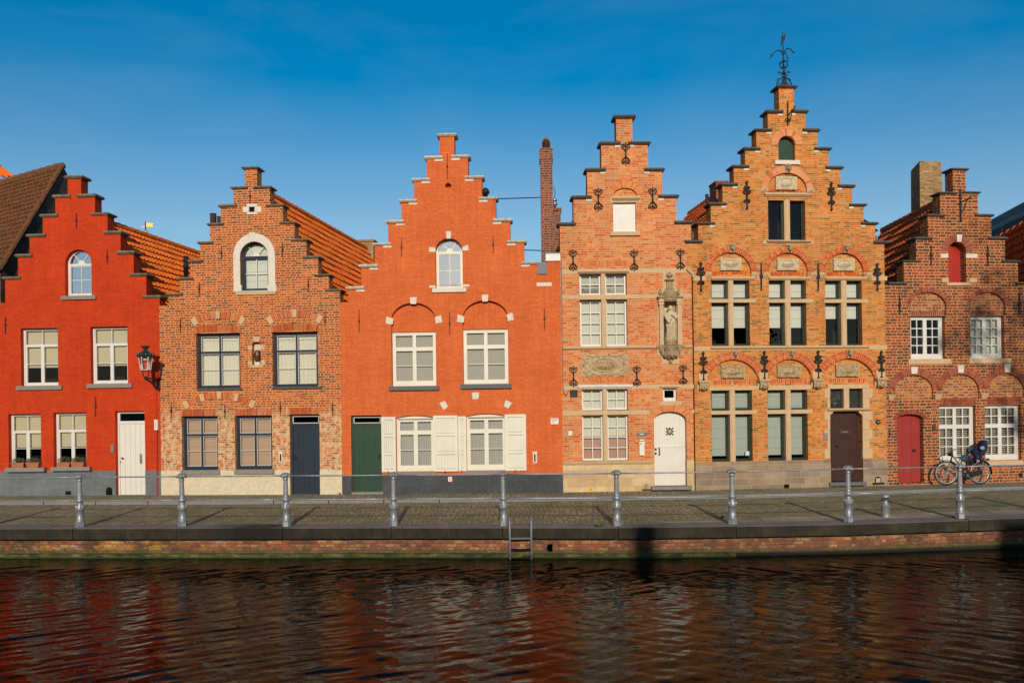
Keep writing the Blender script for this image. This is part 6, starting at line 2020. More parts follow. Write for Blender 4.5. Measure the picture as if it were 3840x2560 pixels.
# land behind the houses, the canal bed and the near bank
struct(MB().quad((-900, 20, -.14), (900, 20, -.14), (900, 1500, -.14), (-900, 1500, -.14)).build('ground', M.bank))
struct(MB().quad((-900, -3, -1.6), (900, -3, -1.6), (900, 22, -1.6), (-900, 22, -1.6)).build('canal_bed', M.bank))
struct(MB().box(-900, 900, -900, 0.9, -1.5, 1.02).build('near_bank', M.bank))
def water_mesh():
    rng = np.random.default_rng(5)
    xs_ = np.concatenate([[-200.0], np.arange(-17, 17.01, .055), [200.0]])
    ys_ = np.concatenate([[.9], np.arange(8.6, 19.6, .04), [21.0]])
    X, Y = np.meshgrid(xs_, ys_)
    Z = np.zeros_like(X)
    WX, WY = X + .25 * np.sin(Y * .9 + X * .35), Y + .18 * np.sin(X * .7 + 1.3)
    for i in range(64):
        lam = .15 * (.70 / .15) ** rng.random()
        sg = 1 if i % 2 else -1
        th = rng.normal(0, .22) + .48 * sg
        k = 2 * math.pi / lam
        slope = .0205 * (lam / .5) ** .12 * rng.uniform(.5, 1.3)
        ph = rng.uniform(0, 6.28)
        env = .55 + .45 * np.sin(X * rng.uniform(.2, .7) + Y * rng.uniform(-.6, .6) + rng.uniform(0, 6.28))
        env = env * (.35 + 1.3 / (1 + np.exp(-sg * (X - 1.0) * .45)))
        Z += slope / k * env * np.sin(k * (math.cos(th) * WY + math.sin(th) * WX) + ph)
    calm = np.clip((18.6 - Y) / 1.2, .35, 1)          # calmer under the wall
    edgef = np.clip((16.8 - np.abs(X)) / 1.0, 0, 1)
    Z *= calm * edgef
    ny, nx = X.shape
    me = bpy.data.meshes.new('water')
    idx = np.arange(nx * ny).reshape(ny, nx)
    quads = np.stack([idx[:-1, :-1], idx[:-1, 1:], idx[1:, 1:], idx[1:, :-1]], -1).reshape(-1, 4)
    me.vertices.add(nx * ny)
    me.vertices.foreach_set('co', np.stack([X, Y, Z + WZ], -1).astype(np.float32).ravel())
    me.loops.add(quads.size)
    me.loops.foreach_set('vertex_index', quads.astype(np.int32).ravel())
    me.polygons.add(len(quads))
    me.polygons.foreach_set('loop_start', np.arange(0, quads.size, 4, dtype=np.int32))
    me.polygons.foreach_set('loop_total', np.full(len(quads), 4, dtype=np.int32))
    me.polygons.foreach_set('use_smooth', np.ones(len(quads), dtype=bool))
    me.materials.append(M.water)
    me.update()
    o = bpy.data.objects.new('water', me)
    C.objects.link(o)
    return struct(o)
water_mesh()
# the canal wall
qw = empty('canal_wall', (0, 18.5, 0), 'old brick canal wall with dark stone coping and mossy foot at the water', 'wall')
off_ = Vector((0, 18.5, 0))
def qpart(mb, name, mat):
    mb.v = [(x, y - 18.5, z) for x, y, z in mb.v]
    return mb.build(name, mat, qw)
n = len(edge)
mb = MB()
mb.add([(p.x, p.y, z) for z in (-1.6, -.20) for p in wallf], [(i, i + 1, n + i + 1, n + i) for i in range(n - 1)])
qpart(mb, 'brick_face', M.quay)
ledge_to = 6.2
mb = MB()
L2 = [p for p in ledg if p.x < ledge_to]
W2 = [w for p, w in zip(ledg, wallf) if p.x < ledge_to]
m = len(L2)
top = [Vector((p.x, p.y)) for p in L2]
mb.add([(p.x, p.y, -1.5) for p in L2] + [(p.x, p.y, -.595) for p in L2] + [(p.x, p.y + .02, -.575) for p in L2] + [(w.x, w.y, -.570) for w in W2],
       [(k * m + i, k * m + i + 1, (k + 1) * m + i + 1, (k + 1) * m + i) for k in range(3) for i in range(m - 1)])
qpart(mb, 'ledge', M.ledge)
# coping stones with real joints
pts = []
for i in range(len(edge) - 1):
    L = (edge[i + 1] - edge[i]).length
    k = max(1, round(L / 2.35))
    for j in range(k):
        pts.append((edge[i].lerp(edge[i + 1], j / k), back[i].lerp(back[i + 1], j / k)))
pts.append((edge[-1], back[-1]))
for (a, b), (c, d) in zip(pts, pts[1:]):
    g = .006
    e = (c - a).normalized()
    a2, c2, b2, d2 = a + e * g, c - e * g, b + e * g, d - e * g
    dz = random.uniform(-.008, .008)
    dy = random.uniform(-.010, .010)
    nn = Vector((e.y, -e.x)) * dy
    a2, c2 = a2 + nn, c2 + nn
    r = .025
    inn = Vector((-e.y, e.x)) * r
    mb = MB()
    def row(p, q): return [(p.x, p.y), (q.x, q.y)]
    prof = [(a2, c2, -.235), (a2, c2, -r + dz), (a2 + inn * .35, c2 + inn * .35, -r * .35 + dz), (a2 + inn, c2 + inn, dz), (b2, d2, dz), (b2, d2, -.235)]
    for p, q, z in prof:
        mb.v += [(p.x, p.y, z), (q.x, q.y, z)]
    for k in range(len(prof)):
        k2 = (k + 1) % len(prof)
        mb.f.append((2 * k, 2 * k + 1, 2 * k2 + 1, 2 * k2)); mb.mi.append(0)
    mb.f.append(tuple(2 * k for k in range(len(prof)))); mb.mi.append(0)
    mb.f.append(tuple(2 * k + 1 for k in range(len(prof) - 1, -1, -1))); mb.mi.append(0)
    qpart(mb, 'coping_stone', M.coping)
# outfall pipe
p = at_y(*rq(435, 690), interp([(q.x, q.y) for q in wallf], 1.0))
rad = .083
mb = MB().lathe([(rad, 0), (rad * 1.15, 0), (rad * 1.15, .02), (rad, .02), (rad, -.3), (0, -.3)], n=18)
yw = interp([(q.x, q.y) for q in wallf], p.x)
mb.v = [(p.x + a, yw - c, p.z + b) for a, b, c in mb.v]
qpart(mb, 'outfall_rim', M.ledge)
mb = MB().lathe([(rad, 0), (0, 0)], n=18)
mb.v = [(p.x + a, yw - .004 - c, p.z + b) for a, b, c in mb.v]
qpart(mb, 'outfall_mouth', M.black)

# ------------------------------------------------------------------ railing
rail = empty('canal_railing', (0, 18.5, 0), 'silver railing of ornate cast posts and two pipes along the canal edge', 'railing')
def post_meshes():
    hexb = MB().lathe([(.104, 0), (.104, .115), (0, .115)], n=6, a0=PI / 6, a1=2 * PI + PI / 6)
    body = MB().lathe([(.088, .115), (.092, .125), (.092, .145), (.080, .155), (.080, .365), (.092, .375), (.099, .388), (.099, .40), (.092, .405), (.088, .43), (.074, .475), (.068, .50), (.058, .512), (.056, .53),
                       (.066, .54), (.080, .560), (.086, .588), (.080, .616), (.066, .634), (.056, .645), (.058, .66), (.055, .672)], n=24)
    shaft = MB().lathe([(.053, .672), (.045, 1.012)], n=48, flute=.07, nf=12)
    cap = MB().lathe([(.050, 1.012), (.057, 1.02), (.057, 1.045), (.048, 1.055), (.046, 1.07), (.075, 1.085), (.098, 1.105), (.098, 1.13), (.080, 1.145), (.060, 1.165), (.035, 1.178), (0, 1.182)], n=24)
    for k in range(8):
        t = 2 * PI * k / 8 + .2
        cap.ell((.088 * math.cos(t), .088 * math.sin(t), 1.118 if k % 2 else 1.105), .030, .030, .036, 8, 6)
        cap.ell((.060 * math.cos(t + .39), .060 * math.sin(t + .39), 1.155), .020, .020, .018, 6, 5)
    for k in range(8):
        t = 2 * PI * k / 8
        body.ell((.083 * math.cos(t), .083 * math.sin(t), .445), .018, .018, .036, 6, 5)
    return hexb, body, shaft, cap
a, b, c, d = post_meshes()
P0 = b.build('post', M.silver, rail, True); smooth_sharp(P0, 50)
Hx = a.build('foot', M.silver, P0)
Sh = smooth_sharp(c.build('fluted_shaft', M.silver, P0, True), 80)
Cp = smooth_sharp(d.build('capital', M.silver, P0, True), 60)
hts = [1.0, 1.0, 1.0, 1.0, .995, 1.0, 1.005, 1.01, 1.025, 1.015, 1.015]
for i, p in enumerate(PP):
    if i == 0: o = P0
    else:
        o = P0.copy(); C.objects.link(o); o.parent = rail
        for ch in (Hx, Sh, Cp):
            q = ch.copy(); C.objects.link(q); q.parent = o
    o.location = (p.x, p.y - 18.5, 0)
    o.scale = (1, 1, hts[i])
    o.rotation_euler = (R_(random.uniform(-.6, .6)), R_(random.uniform(-.7, .7)), random.uniform(0, 6))
for i in range(len(PP) - 1):
    for h, r, sag in ((1.108, .0165, .004), (.588, .0185, .006)):
        a, b = PP[i], PP[i + 1]
        pts_ = [(a.x + (b.x - a.x) * t, a.y + (b.y - a.y) * t - 18.5, (hts[i] * (1 - t) + hts[i + 1] * t) * h - sag * math.sin(PI * t)) for t in (0, .25, .5, .75, 1)]
        MB().tube(pts_, r, 10).build('rail', M.silver, rail, True)
# ------------------------------------------------------------------ short mooring bollard
p = at_z(*rr(1145, 512), -.01); p.y += .08
mb = MB().lathe([(.098, -.02), (.092, .03), (.090, .215), (.098, .222), (.100, .24), (.090, .25), (.078, .27), (.055, .315), (.048, .345), (.055, .37), (.080, .395), (.094, .43), (.092, .462), (.075, .492), (.04, .51), (0, .513)], n=28)
bo = mb.build('bollard', M.silver, None, True, p); smooth_sharp(bo, 50)
tag(bo, 'short silver mooring bollard with round knob on the quay paving', 'bollard')
# ------------------------------------------------------------------ ladder
a, b = at_z(*rq(78, 500), 0), at_z(*rq(268, 500), 0)
yl_ = interp([(q.x, q.y) for q in edge], 0) - .06
xa, xb = at_y(*rq(75, 600), yl_).x, at_y(*rq(265, 600), yl_).x
M.galv = m_flat('galvanised_steel', (0.22, 0.225, 0.23), 0.5, 0.25)
lad = empty('ladder', (xa, yl_, WZ), 'galvanised steel ladder hooked over the coping down to the water', 'ladder')
zt = at_y(*rq(90, 430), yl_ + .1).z - WZ
w = xb - xa
for x in (0, w):
    MB().tube([(x, 0, -.15), (x, 0, zt - .16), (x, .015, zt - .07), (x, .06, zt - .01), (x, .12, zt), (x, .20, zt - .02), (x, .25, zt - .09), (x, .26, zt - .2), (x, .26, .665)], .025, 8).build('side_rail', M.galv, lad, True)
for z in (.445, .20):
    MB().box(.02, w - .02, -.04, .05, z - .018, z + .018).build('step', M.bluestone if z > .3 else M.black, lad)
MB().box(-.05, w + .05, .03, .075, .04, .17).build('lower_board', M.ledge, lad)

for Hs, yv, (px_, py_, R__), zr, el, er in ((H3, 8.9, (935, 260, re), 8.85, 4.9, 5.1), (H4, 8.9, (812, 300, rg), 10.2, 6.9, 6.9), (H5, 8.9, (762, 660, rj), 9.8, 6.4, 7.3), (H6, 5.2, (930, 300, rm), 8.3, 4.4, 5.6)):
    ap = Hs.pt(R__, px_, py_)[0]
    MB().prism([(0, 0), (Hs.L, 0), (Hs.L, er), (ap, zr), (0, el)], yv - .1, yv).build('rear_wall', M.brickside, Hs.root)
# ------------------------------------------------------------------ weeds
def weed(p, s, label):
    mb = MB()
    for k in range(int(26 * s / .12)):
        t, l = random.uniform(0, 2 * PI), random.uniform(.5, 1) * s
        d = Vector((math.cos(t), math.sin(t), 0)); q = Vector((-d.y, d.x, 0)) * .010
        b = d * random.uniform(0, s * .5)
        m_ = b + d * l * .35 + Vector((0, 0, l * .5)); e = b + d * l * .75 + Vector((0, 0, l * random.uniform(.2, .75)))
        mb.add([b - q, b + q, m_ + q * 1.3, e, m_ - q * 1.3], [(0, 1, 2, 4), (4, 2, 3)])
    o = mb.build('weed', M.leaf, None, False, p)
    return tag(o, label, 'weed', 'weeds in the street joints')
for R, x, y, z, s, lb in ((rq, 862, 505, 0, .15, 'grass tuft growing from the coping joint beside the rail post right of the ladder'), (ro, 1170, 300, .0, .12, 'wide low green weed along the kerb in front of the white door'), (ro, 1315, 297, 0, .09, 'smaller green weed along the kerb beneath the lantern'),
                         (ro, 1360, 222, SW, .09, 'green weed at the foot of the red house beside the white door'), (rp, 775, 218, SW, .11, 'bushy weed at the cream base corner next to the green door'), (rp, 1945, 216, SW, .08, 'thin weed below the right shutters of the orange house'), (ro, 70, 300, 0, .07, 'small weed by the kerb below the flower boxes'),
                         (rq, 1950, 424, 0, .09, 'dark weed on the street edge below the tall yellow house')):
    weed(at_z(*R(x, y), z), s, lb)

# ================================================================== things on and by the houses
# wall lantern
H = H1
base = H.pt(Reg(490, 1280, 7.84), 850, 1250)
lx = H.world(base[0], -.80, 0)
fz = lambda y: H.pt(Reg(490, 1280, 7.84), 455, y, -.80)[1]
ln = empty('street_lamp', H.world(base[0], 0, base[1]), 'dark green wall lantern with clear glass on a scrolled bracket of the red house', 'street lamp', None, H.yaw)
zo = base[1]
Zl = lambda y: fz(y) - zo
v0 = -.80
mb = MB()
zt, zb_ = Zl(1085), Zl(1400)
mb.tube([(0, 0, zt), (0, v0, zt)], .022, 8)
mb.tube([(0, -.01, zb_ - .05), (0, -.01, zt + .05)], .03, 8)
mb.tube([(0, -.02, zb_), (0, -.25, zb_ + .05), (0, -.50, zb_ + .20), (0, v0 + .03, zt - .03)], .022, 7)
for c, r, sg in (((-.20, .13), .10, 1), ((-.40, .09), .07, 1), ((-.13, .03 + .02), .05, -1), ((-.55, .05), .04, -1)):
    sp = spiral(0, 0, r, 0, 1.4, 18, sg)
    mb.tube([(0, c[0] + a, zt - c[1] - .02 + b) for a, b in sp], .013, 6)
mb.build('bracket', M.iron, ln)
mb = MB()
zs0 = Zl(1080)
for sx in (-1, 1):
    mb.tube([(0, v0, zs0), (sx * .06, v0 + sx * .02, zs0 + .06), (sx * .075, v0 + sx * .03, Zl(860))], .017, 7)
mb.ell((0, v0, zs0), .045, .045, .055, 10, 7)
mb.build('fork', M.iron, ln, True)
zg0, zg1 = Zl(840), Zl(465)
S6 = 6
rb_, rt_ = .130, .178
def hexpt(r, k, z): return (r * math.cos(PI / 3 * k + .35), v0 + r * math.sin(PI / 3 * k + .35), z)
g = MB()
for k in range(6):
    g.quad(hexpt(rb_, k, zg0), hexpt(rb_, k + 1, zg0), hexpt(rt_, k + 1, zg1), hexpt(rt_, k, zg1))
g.build('lantern_glass', M.lampglass, ln)
f = MB()
for k in range(6):
    f.tube([hexpt(rb_, k, zg0), hexpt(rt_, k, zg1)], .010, 5)
    f.tube([hexpt(rb_, k, zg0), hexpt(rb_, k + 1, zg0)], .012, 5)
    f.tube([hexpt(rt_, k, zg1), hexpt(rt_, k + 1, zg1)], .014, 5)
f.build('lantern_frame', M.paper, ln)
MB().lathe([(.06, zg1 - .10), (.085, zg1 - .06), (.09, zg1)], (0, v0, 0), 14).build('lamp_cup', M.paper, ln, True)
MB().lathe([(.02, zg0 - .03), (.14, zg0 - .01), (.14, zg0 + .0), (0, zg0)], (0, v0, 0), 6, .35, 2 * PI + .35).build('lantern_floor', M.iron, ln)
h_ = MB().lathe([(.17, zg1 - .01), (.235, Zl(430)), (.24, Zl(415)), (.215, Zl(395)), (.16, Zl(340)), (.11, Zl(300)), (.055, Zl(265)), (.048, Zl(245)), (.07, Zl(210)), (.115, Zl(155)), (.12, Zl(135)), (0, Zl(128))], (0, v0, 0), 24)
for k in range(12):
    t = 2 * PI * k / 12
    h_.ell((.225 * math.cos(t), v0 + .225 * math.sin(t), Zl(395)), .030, .030, .035 if k % 2 else .055, 7, 5)
smooth_sharp(h_.build('hood', M.lampgreen, ln, True), 40)

# flower boxes on the sills of the red house
def flower_box(x0, x1, yt, yb, ytop, label, seed):
    random.seed(seed)
    u0, u1, z0, z1 = H1.rect(rb, x0, yt, x1, yb, -.09)
    cu, w, h = (u0 + u1) / 2, (u1 - u0), z1 - z0
    e = empty('flower_box', H1.world(cu, -.07, z0), label, 'flower box', 'flower boxes on the sills', H1.yaw)
    b = MB().frust((-w * .43, w * .43, -.075, .055, 0), (-w / 2, w / 2, -.09, .075, h * .85)).frust((-w / 2 - .01, w / 2 + .01, -.10, .08, h * .85), (-w / 2 - .01, w / 2 + .01, -.10, .08, h)).build('trough', M.terra, e)
    hp = H1.pt(rb, (x0 + x1) / 2, ytop, -.09)[1] - z0
    f, fl = MB(), MB()
    for k in range(420):
        x = random.uniform(-w * .50, w * .50); y = random.uniform(-.10, .07)
        z = h + random.random() ** .7 * (hp - h) * (1 - .45 * (x / w * 2) ** 2)
        s = random.uniform(.010, .020)
        d = Vector((random.uniform(-1, 1), random.uniform(-1, 1), random.uniform(.2, 1.2))).normalized()
        q = d.orthogonal().normalized() * s * .35
        p = Vector((x, y, z))
        (fl if (k % 9 == 0 and z > h + .4 * (hp - h)) else f).add([p - d * s - q * .3, p + q, p + d * s * 1.2, p - q], [(0, 1, 2, 3)])
    f.build('heather', M.leafd, e); fl.build('blossom', M.flower, e)
flower_box(103, 211, 1240, 1284, 1200, 'terracotta flower box on the leftmost sill, left of its pair', 3)
flower_box(229, 336, 1238, 1283, 1198, 'terracotta flower box with sparse heather, right half of the leftmost sill', 5)
flower_box(487, 595, 1236, 1279, 1188, 'terracotta flower box with tall heather, left half of the sill near the white door', 8)
flower_box(604, 712, 1235, 1277, 1190, 'terracotta flower box closest to the white door', 13)
random.seed(21)

# jug in the niche of the brick house
ju = H2.pt(Reg(900, 1260, 11.2), 745, 1070, .10)
jt = H2.pt(Reg(900, 1260, 11.2), 745, 598, .10)
hj = jt[1] - ju[1]; kj = hj / 470
jz = niche_floor[1]
mb = MB().lathe([(0, 0), (95 * kj, 0), (100 * kj, 10 * kj), (112 * kj, 110 * kj), (135 * kj, 220 * kj), (138 * kj, 280 * kj), (118 * kj, 360 * kj), (98 * kj, 420 * kj), (105 * kj, 460 * kj), (112 * kj, 470 * kj), (90 * kj, 470 * kj), (80 * kj, 400 * kj)], (0, 0, 0), 24)
mb.tube([(100 * kj, 0, 430 * kj), (150 * kj, 0, 420 * kj), (165 * kj, 0, 360 * kj), (135 * kj, 0, 280 * kj)], 14 * kj, 7)
jg = mb.build('jug', M.clay, None, True, H2.world(ju[0], .085, ju[1])); smooth_sharp(jg, 45)
tag(jg, 'brown glazed earthenware jug standing in the wall niche between dark blue windows', 'jug')
MB().box(ju[0] - .07, ju[0] + .07, .06, .16, jz + .001, ju[1] - .002).build('jug_stand', M.white_st, H2.root)

# saint in the shrine of the salmon brick house
cu, Zs, k = SHR
st = MB()
z0, z1 = Zs(1126), Zs(578)
Hh = z1 - z0
prof = [(0, 85), (.05, 88), (.15, 82), (.3, 78), (.45, 80), (.58, 84), (.68, 82), (.76, 72), (.80, 58), (.835, 34), (.86, 30)]
n = 40
vs, fs = [], []
for j, (t, r) in enumerate(prof):
    for i in range(n):
        a = 2 * PI * i / n
        fold = 1 + (.055 * math.sin(7 * a + 4 * t) + .035 * math.sin(13 * a - 6 * t)) * (1 if t < .7 else .3)
        sx = 12 * math.sin(3.2 * t) * k
        vs.append((r * k * fold * math.cos(a) + sx, r * k * .72 * fold * math.sin(a), t * Hh))
for j in range(len(prof) - 1):
    for i in range(n):
        fs.append((j * n + i, j * n + (i + 1) % n, (j + 1) * n + (i + 1) % n, (j + 1) * n + i))
st.add(vs, fs)
hx = 12 * math.sin(3.2 * .9) * k + .01
st.ell((hx, -.015, Hh * .915), 30 * k, 32 * k, 41 * k, 14, 10)                  # head
st.ell((hx, .012, Hh * .925), 39 * k, 36 * k, 46 * k, 14, 10)                   # veil
st.ell((hx, -.075, Hh * .908), 5 * k, 8 * k, 11 * k, 6, 5)                      # nose
for sx in (-1, 1):
    st.ell((hx + sx * 11 * k, -.066, Hh * .925), 6 * k, 4 * k, 4 * k, 6, 4)
st.ell((hx, -.068, Hh * .885), 9 * k, 5 * k, 3.5 * k, 6, 4)
st.tube([(hx - 60 * k, -.02, Hh * .79), (hx - 78 * k, -.06, Hh * .66), (hx - 60 * k, -.13, Hh * .585), (hx - 20 * k, -.155, Hh * .60), (hx + 5 * k, -.16, Hh * .62)], [24 * k, 26 * k, 22 * k, 14 * k, 9 * k], 10)
st.tube([(hx + 58 * k, -.02, Hh * .79), (hx + 82 * k, -.05, Hh * .69), (hx + 72 * k, -.12, Hh * .635), (hx + 30 * k, -.155, Hh * .70), (hx - 5 * k, -.16, Hh * .735)], [22 * k, 26 * k, 22 * k, 14 * k, 9 * k], 10)
st.ell((hx - 40 * k, -.14, Hh * .54), 34 * k, 22 * k, 32 * k, 10, 7)
for q in range(7):              # drapery folds
    a = -60 + q * 20
    st.tube([(a * .6 * k, -58 * k, Hh * .50), (a * .9 * k - 8 * k, -64 * k, Hh * .28), (a * 1.05 * k, -62 * k, .01)], [5 * k, 9 * k, 11 * k], 6)
st.tube([(-70 * k, -30 * k, Hh * .42), (-20 * k, -66 * k, Hh * .40), (40 * k, -60 * k, Hh * .50), (76 * k, -20 * k, Hh * .62)], [10 * k, 14 * k, 13 * k, 9 * k], 7)
M.statue = m_stone('statue_stone', (0.56, 0.44, 0.27), (0.20, 0.14, 0.08), scale=11, dirt=.6, th=.5)
so_ = st.build('statue', M.statue, None, True, H4.world(cu, -.035, z0)); smooth_sharp(so_, 60)
so_.rotation_euler = (0, 0, H4.yaw)
tag(so_, 'weathered stone statue of a veiled robed saint standing in the wall shrine', 'statue')

# signs
def sign(Hs, R, x0, y0, x1, y1, mat, label, v=-.02, name='sign', frame=None):
    u0, u1, z0, z1 = Hs.rect(R, x0, y0, x1, y1, v)
    cu, cz = (u0 + u1) / 2, (z0 + z1) / 2
    w, h = (u1 - u0) / 2, (z1 - z0) / 2
    e = empty(name, Hs.world(cu, v, cz), label, 'sign', None, Hs.yaw)
    MB().box(-w, w, 0, -v - .001, -h, h).build('panel', mat, e)
    if frame:
        t = .012
        MB().box(-w - t, -w, -.004, .01, -h - t, h + t).box(w, w + t, -.004, .01, -h - t, h + t).box(-w, w, -.004, .01, h, h + t).box(-w, w, -.004, .01, -h - t, -h).build('border', frame, e)
    return e, w, h
M.redrim = m_flat('red_sign_rim', (0.50, 0.06, 0.03), 0.6)
e, w, h = sign(H3, rf, 1618, 938, 1677, 984, M.paper, 'small white hydrant sign with red rim at the right end of the orange wall', frame=M.redrim)
text_mesh('H100', .075, 0, h * .55, -.003, M.ink, e)
text_mesh('2,1', .065, -w * .38, -h * .12, -.003, M.ink, e)
text_mesh('5', .055, -w * .15, -h * .62, -.003, M.ink, e)
MB().box(-w * .62, w * .62, -.004, -.001, h * .20, h * .25).box(-w * .10, -w * .03, -.0045, -.001, -h * .30, h * .20).build('sign_lines', M.ink, e)
e, w, h = sign(H3, rf, 846, 1381, 874, 1415, M.paper, 'tiny white tile with red rim and letter on the dark grey base', frame=M.redrim)
text_mesh('b', .12, 0, 0, -.003, M.redrim, e)
e, w, h = sign(H4, ri, 146, 770, 184, 822, M.paper, 'small white notice with yellow corner left of the cafe curtains')
MB().prism([(-w, -h), (w, -h), (w, -h * .3)], -.004, -.001).build('yellow_corner', M.yellow, e)
MB().box(-w * .5, w * .5, -.004, -.001, h * .1, h * .35).build('notice_text', M.skyblue, e)
e, w, h = sign(H4, ri, 861, 790, 972, 819, M.signgrey, 'narrow grey plate with mint and pink fields above the white letter box', v=-.03)
MB().box(-w * .5, -w * .17, -.004, -.001, -h * .45, h * .5).build('mint_field', M.signgreen, e)
MB().box(-w * .17, w * .08, -.004, -.001, -h * .45, h * .5).build('white_field', M.paper, e)
MB().box(w * .08, w * .4, -.004, -.001, -h * .45, h * .5).build('pink_field', M.signpink, e)
e, w, h = sign(H4, ri, 361, 1362, 401, 1410, M.yellow, 'yellow gas marker plate low on the beige base', v=-.045)
MB().box(-w * .5, w * .5, -.004, -.001, h * .25, h * .33).box(-.006, .006, -.004, -.001, -h * .6, h * .25).build('marker_lines', M.rust, e)
u0, u1, z0, z1 = H4.rect(ri, 891, 880, 943, 1027, -.09)
lb = empty('letter_box', H4.world((u0 + u1) / 2, 0, z0), 'tall white letter box with a rolled paper slot beside the arched white door', 'letter box', None, H4.yaw)
w, h = (u1 - u0) / 2, z1 - z0
MB().box(-w, w, -.09, 0, 0, h).build('box', M.paper, lb)
MB().tube([(-w * .85, -.05, h + .03), (w * .85, -.05, h + .03)], .035, 10).build('paper_roll_holder', M.steel, lb)
MB().box(-w * .55, -w * .05, -.094, -.089, h * .80, h * .88).build('window', M.iron, lb)
MB().box(-w * .7, w * .7, -.093, -.089, h * .40, h * .405).box(-w * .7, w * .7, -.093, -.089, h * .16, h * .32).build('name_plate', M.cream, lb)
e, w, h = sign(H6, rn, 501, 888, 527, 932, M.rust, 'small rust brown plaque on the brick beside the red door')

# weather vane on the pier of the yellow house
RV = Reg(2860, 100, 6.82)
vb = H5.pt(RV, 540, 1510, .15)
vv = .17
va = empty('weather_vane', H5.world(vb[0], vv, vb[1]), 'tall black wrought iron weather vane with curling branches on the highest gable', 'weather vane', None, H5.yaw)
def VP(x, y, dv=0.0):
    u, z = H5.pt(RV, x, y, vv + dv)
    return (u - vb[0], dv, z - vb[1])
MB().tube([VP(542, 1510), VP(535, 1180), VP(525, 850), VP(515, 450), VP(504, 128)], [.028, .028, .024, .018, .012], 8).build('rod', M.iron, va)
fl = MB()
pts_ = [VP(x, y) for x, y in ((514, 248), (608, 155), (575, 262), (578, 352), (540, 385), (516, 425))]
fl.add([(a, -.006, c) for a, b, c in pts_] + [(a, .006, c) for a, b, c in pts_], [(0, 1, 2, 3, 4, 5), (11, 10, 9, 8, 7, 6)] + [(i, (i + 1) % 6, (i + 1) % 6 + 6, i + 6) for i in range(6)])
fl.tube([VP(470, 275), VP(520, 265)], .014, 5).tube([VP(490, 280), VP(482, 400), VP(462, 465)], .012, 5).tube([VP(482, 410), VP(530, 422)], .014, 5)
fl.ell(VP(462, 463), .02, .02, .02, 7, 5)
fl.build('flag', M.iron, va)
br = MB()
for P_, dv in (([(522, 760), (505, 680), (460, 625), (395, 608), (320, 640), (270, 690), (228, 745), (178, 818)], -.05), ([(530, 760), (560, 640), (610, 575), (670, 560), (730, 600), (780, 650), (825, 682)], .0), ([(540, 720), (570, 640), (600, 690), (625, 770), (645, 840), (665, 888)], -.12)):
    br.tube([VP(x, y, dv * i / len(P_)) for i, (x, y) in enumerate(P_)], [.02] * 3 + [.015] * (len(P_) - 3), 6)
for x, y, X in ((235, 745, [(180, 712), (265, 745), (245, 785)]), (775, 650, [(745, 688), (795, 690), (820, 660)]), (640, 805, [(600, 808), (695, 805)])):
    for a, b in X: br.tube([VP(x, y), VP(a, b)], [.012, .007], 5)
br.build('branches', M.iron, va)
og = MB()
for an in (0, R_(60), R_(120)):
    cx_, cz_ = VP(535, 975)[0], VP(535, 975)[2]
    r = abs(VP(645, 975)[0] - VP(425, 975)[0]) / 2; rz = abs(VP(535, 880)[2] - VP(535, 1062)[2]) / 2
    og.tube([(cx_ + r * math.cos(t) * math.cos(an), r * math.cos(t) * math.sin(an), cz_ + rz * math.sin(t)) for t in [2 * PI * i / 20 for i in range(20)]], .013, 5, closed=True)
og.build('orb', M.iron, va)
lg = MB()
for sx, X in ((1, [(545, 1260), (600, 1310), (680, 1370), (720, 1430), (738, 1510)]), (-1, [(530, 1260), (480, 1320), (415, 1375), (375, 1430), (360, 1510)])):
    lg.tube([VP(x, y) for x, y in X], .018, 6)
lg.tube([VP(535, 1270), VP(510, 1370, -.1), VP(488, 1505, -.16)], .018, 6).tube([VP(540, 1270), VP(590, 1370, .1), VP(600, 1505, .14)], .018, 6)
for x, y, s_ in ((400, 1360, 1), (680, 1350, -1), (485, 1225, 1), (595, 1225, -1), (430, 1480, 1), (650, 1480, -1)):
    c = VP(x, y)
    lg.tube([(c[0] + a, 0, c[2] + b) for a, b in spiral(0, 0, .05, 0, 1.0, 10, s_)], .012, 5)
for x0, x1, y in ((370, 470, 1172), (610, 705, 1165), (560, 590, 1110)):
    a, b = VP(x0, y), VP(x1, y)
    lg.ell(((a[0] + b[0]) / 2, 0, a[2]), abs(b[0] - a[0]) / 2, .012, .03, 8, 5)
lg.ell(VP(540, 1190), .06, .06, .05, 9, 6).ell(VP(535, 868), .035, .035, .035, 8, 6).ell(VP(590, 1470, .05), .05, .04, .09, 8, 6)
lg.build('scroll_feet', M.iron, va)

# ------------------------------------------------------------------ bicycle against the dark brick house
RBk = Reg(3480, 1620, 7.13)
bv = -.42
H = H6
def BP(x, y, dv=0.0):
    u, z = H.pt(RBk, x, y, bv + dv)
    return Vector((u, dv, z))
fw, rw = BP(490, 1100), BP(1385, 1080)
o_ = Vector(((fw.x + rw.x) / 2, 0, SW))
bk = empty('bicycle', H.world(o_.x, bv, SW), 'black city bicycle with dark blue child seat leaning by the dark brick wall', 'bicycle', None, H.yaw)
L_ = lambda p: Vector((p.x - o_.x, p.y, p.z - SW))
fw, rw = L_(fw), L_(rw)
RW = .345
fw.z = RW + .01; rw.z = RW + .01
B_ = lambda x, y, dv=0.0: L_(BP(x, y, dv))
M.bikeblack = m_flat('black_bicycle_paint', (0.014, 0.015, 0.017), 0.5, spec=0.25)
M.chrome = m_flat('chrome', (0.42, 0.41, 0.40), 0.35, 0.35)
M.rubber = m_flat('tyre_rubber', (0.022, 0.021, 0.020), 0.85)
M.seatblue = m_flat('navy_plastic', (0.016, 0.022, 0.055), 0.75, spec=.15)
M.seatgrey = m_flat('grey_pad', (0.26, 0.26, 0.25), 0.8)
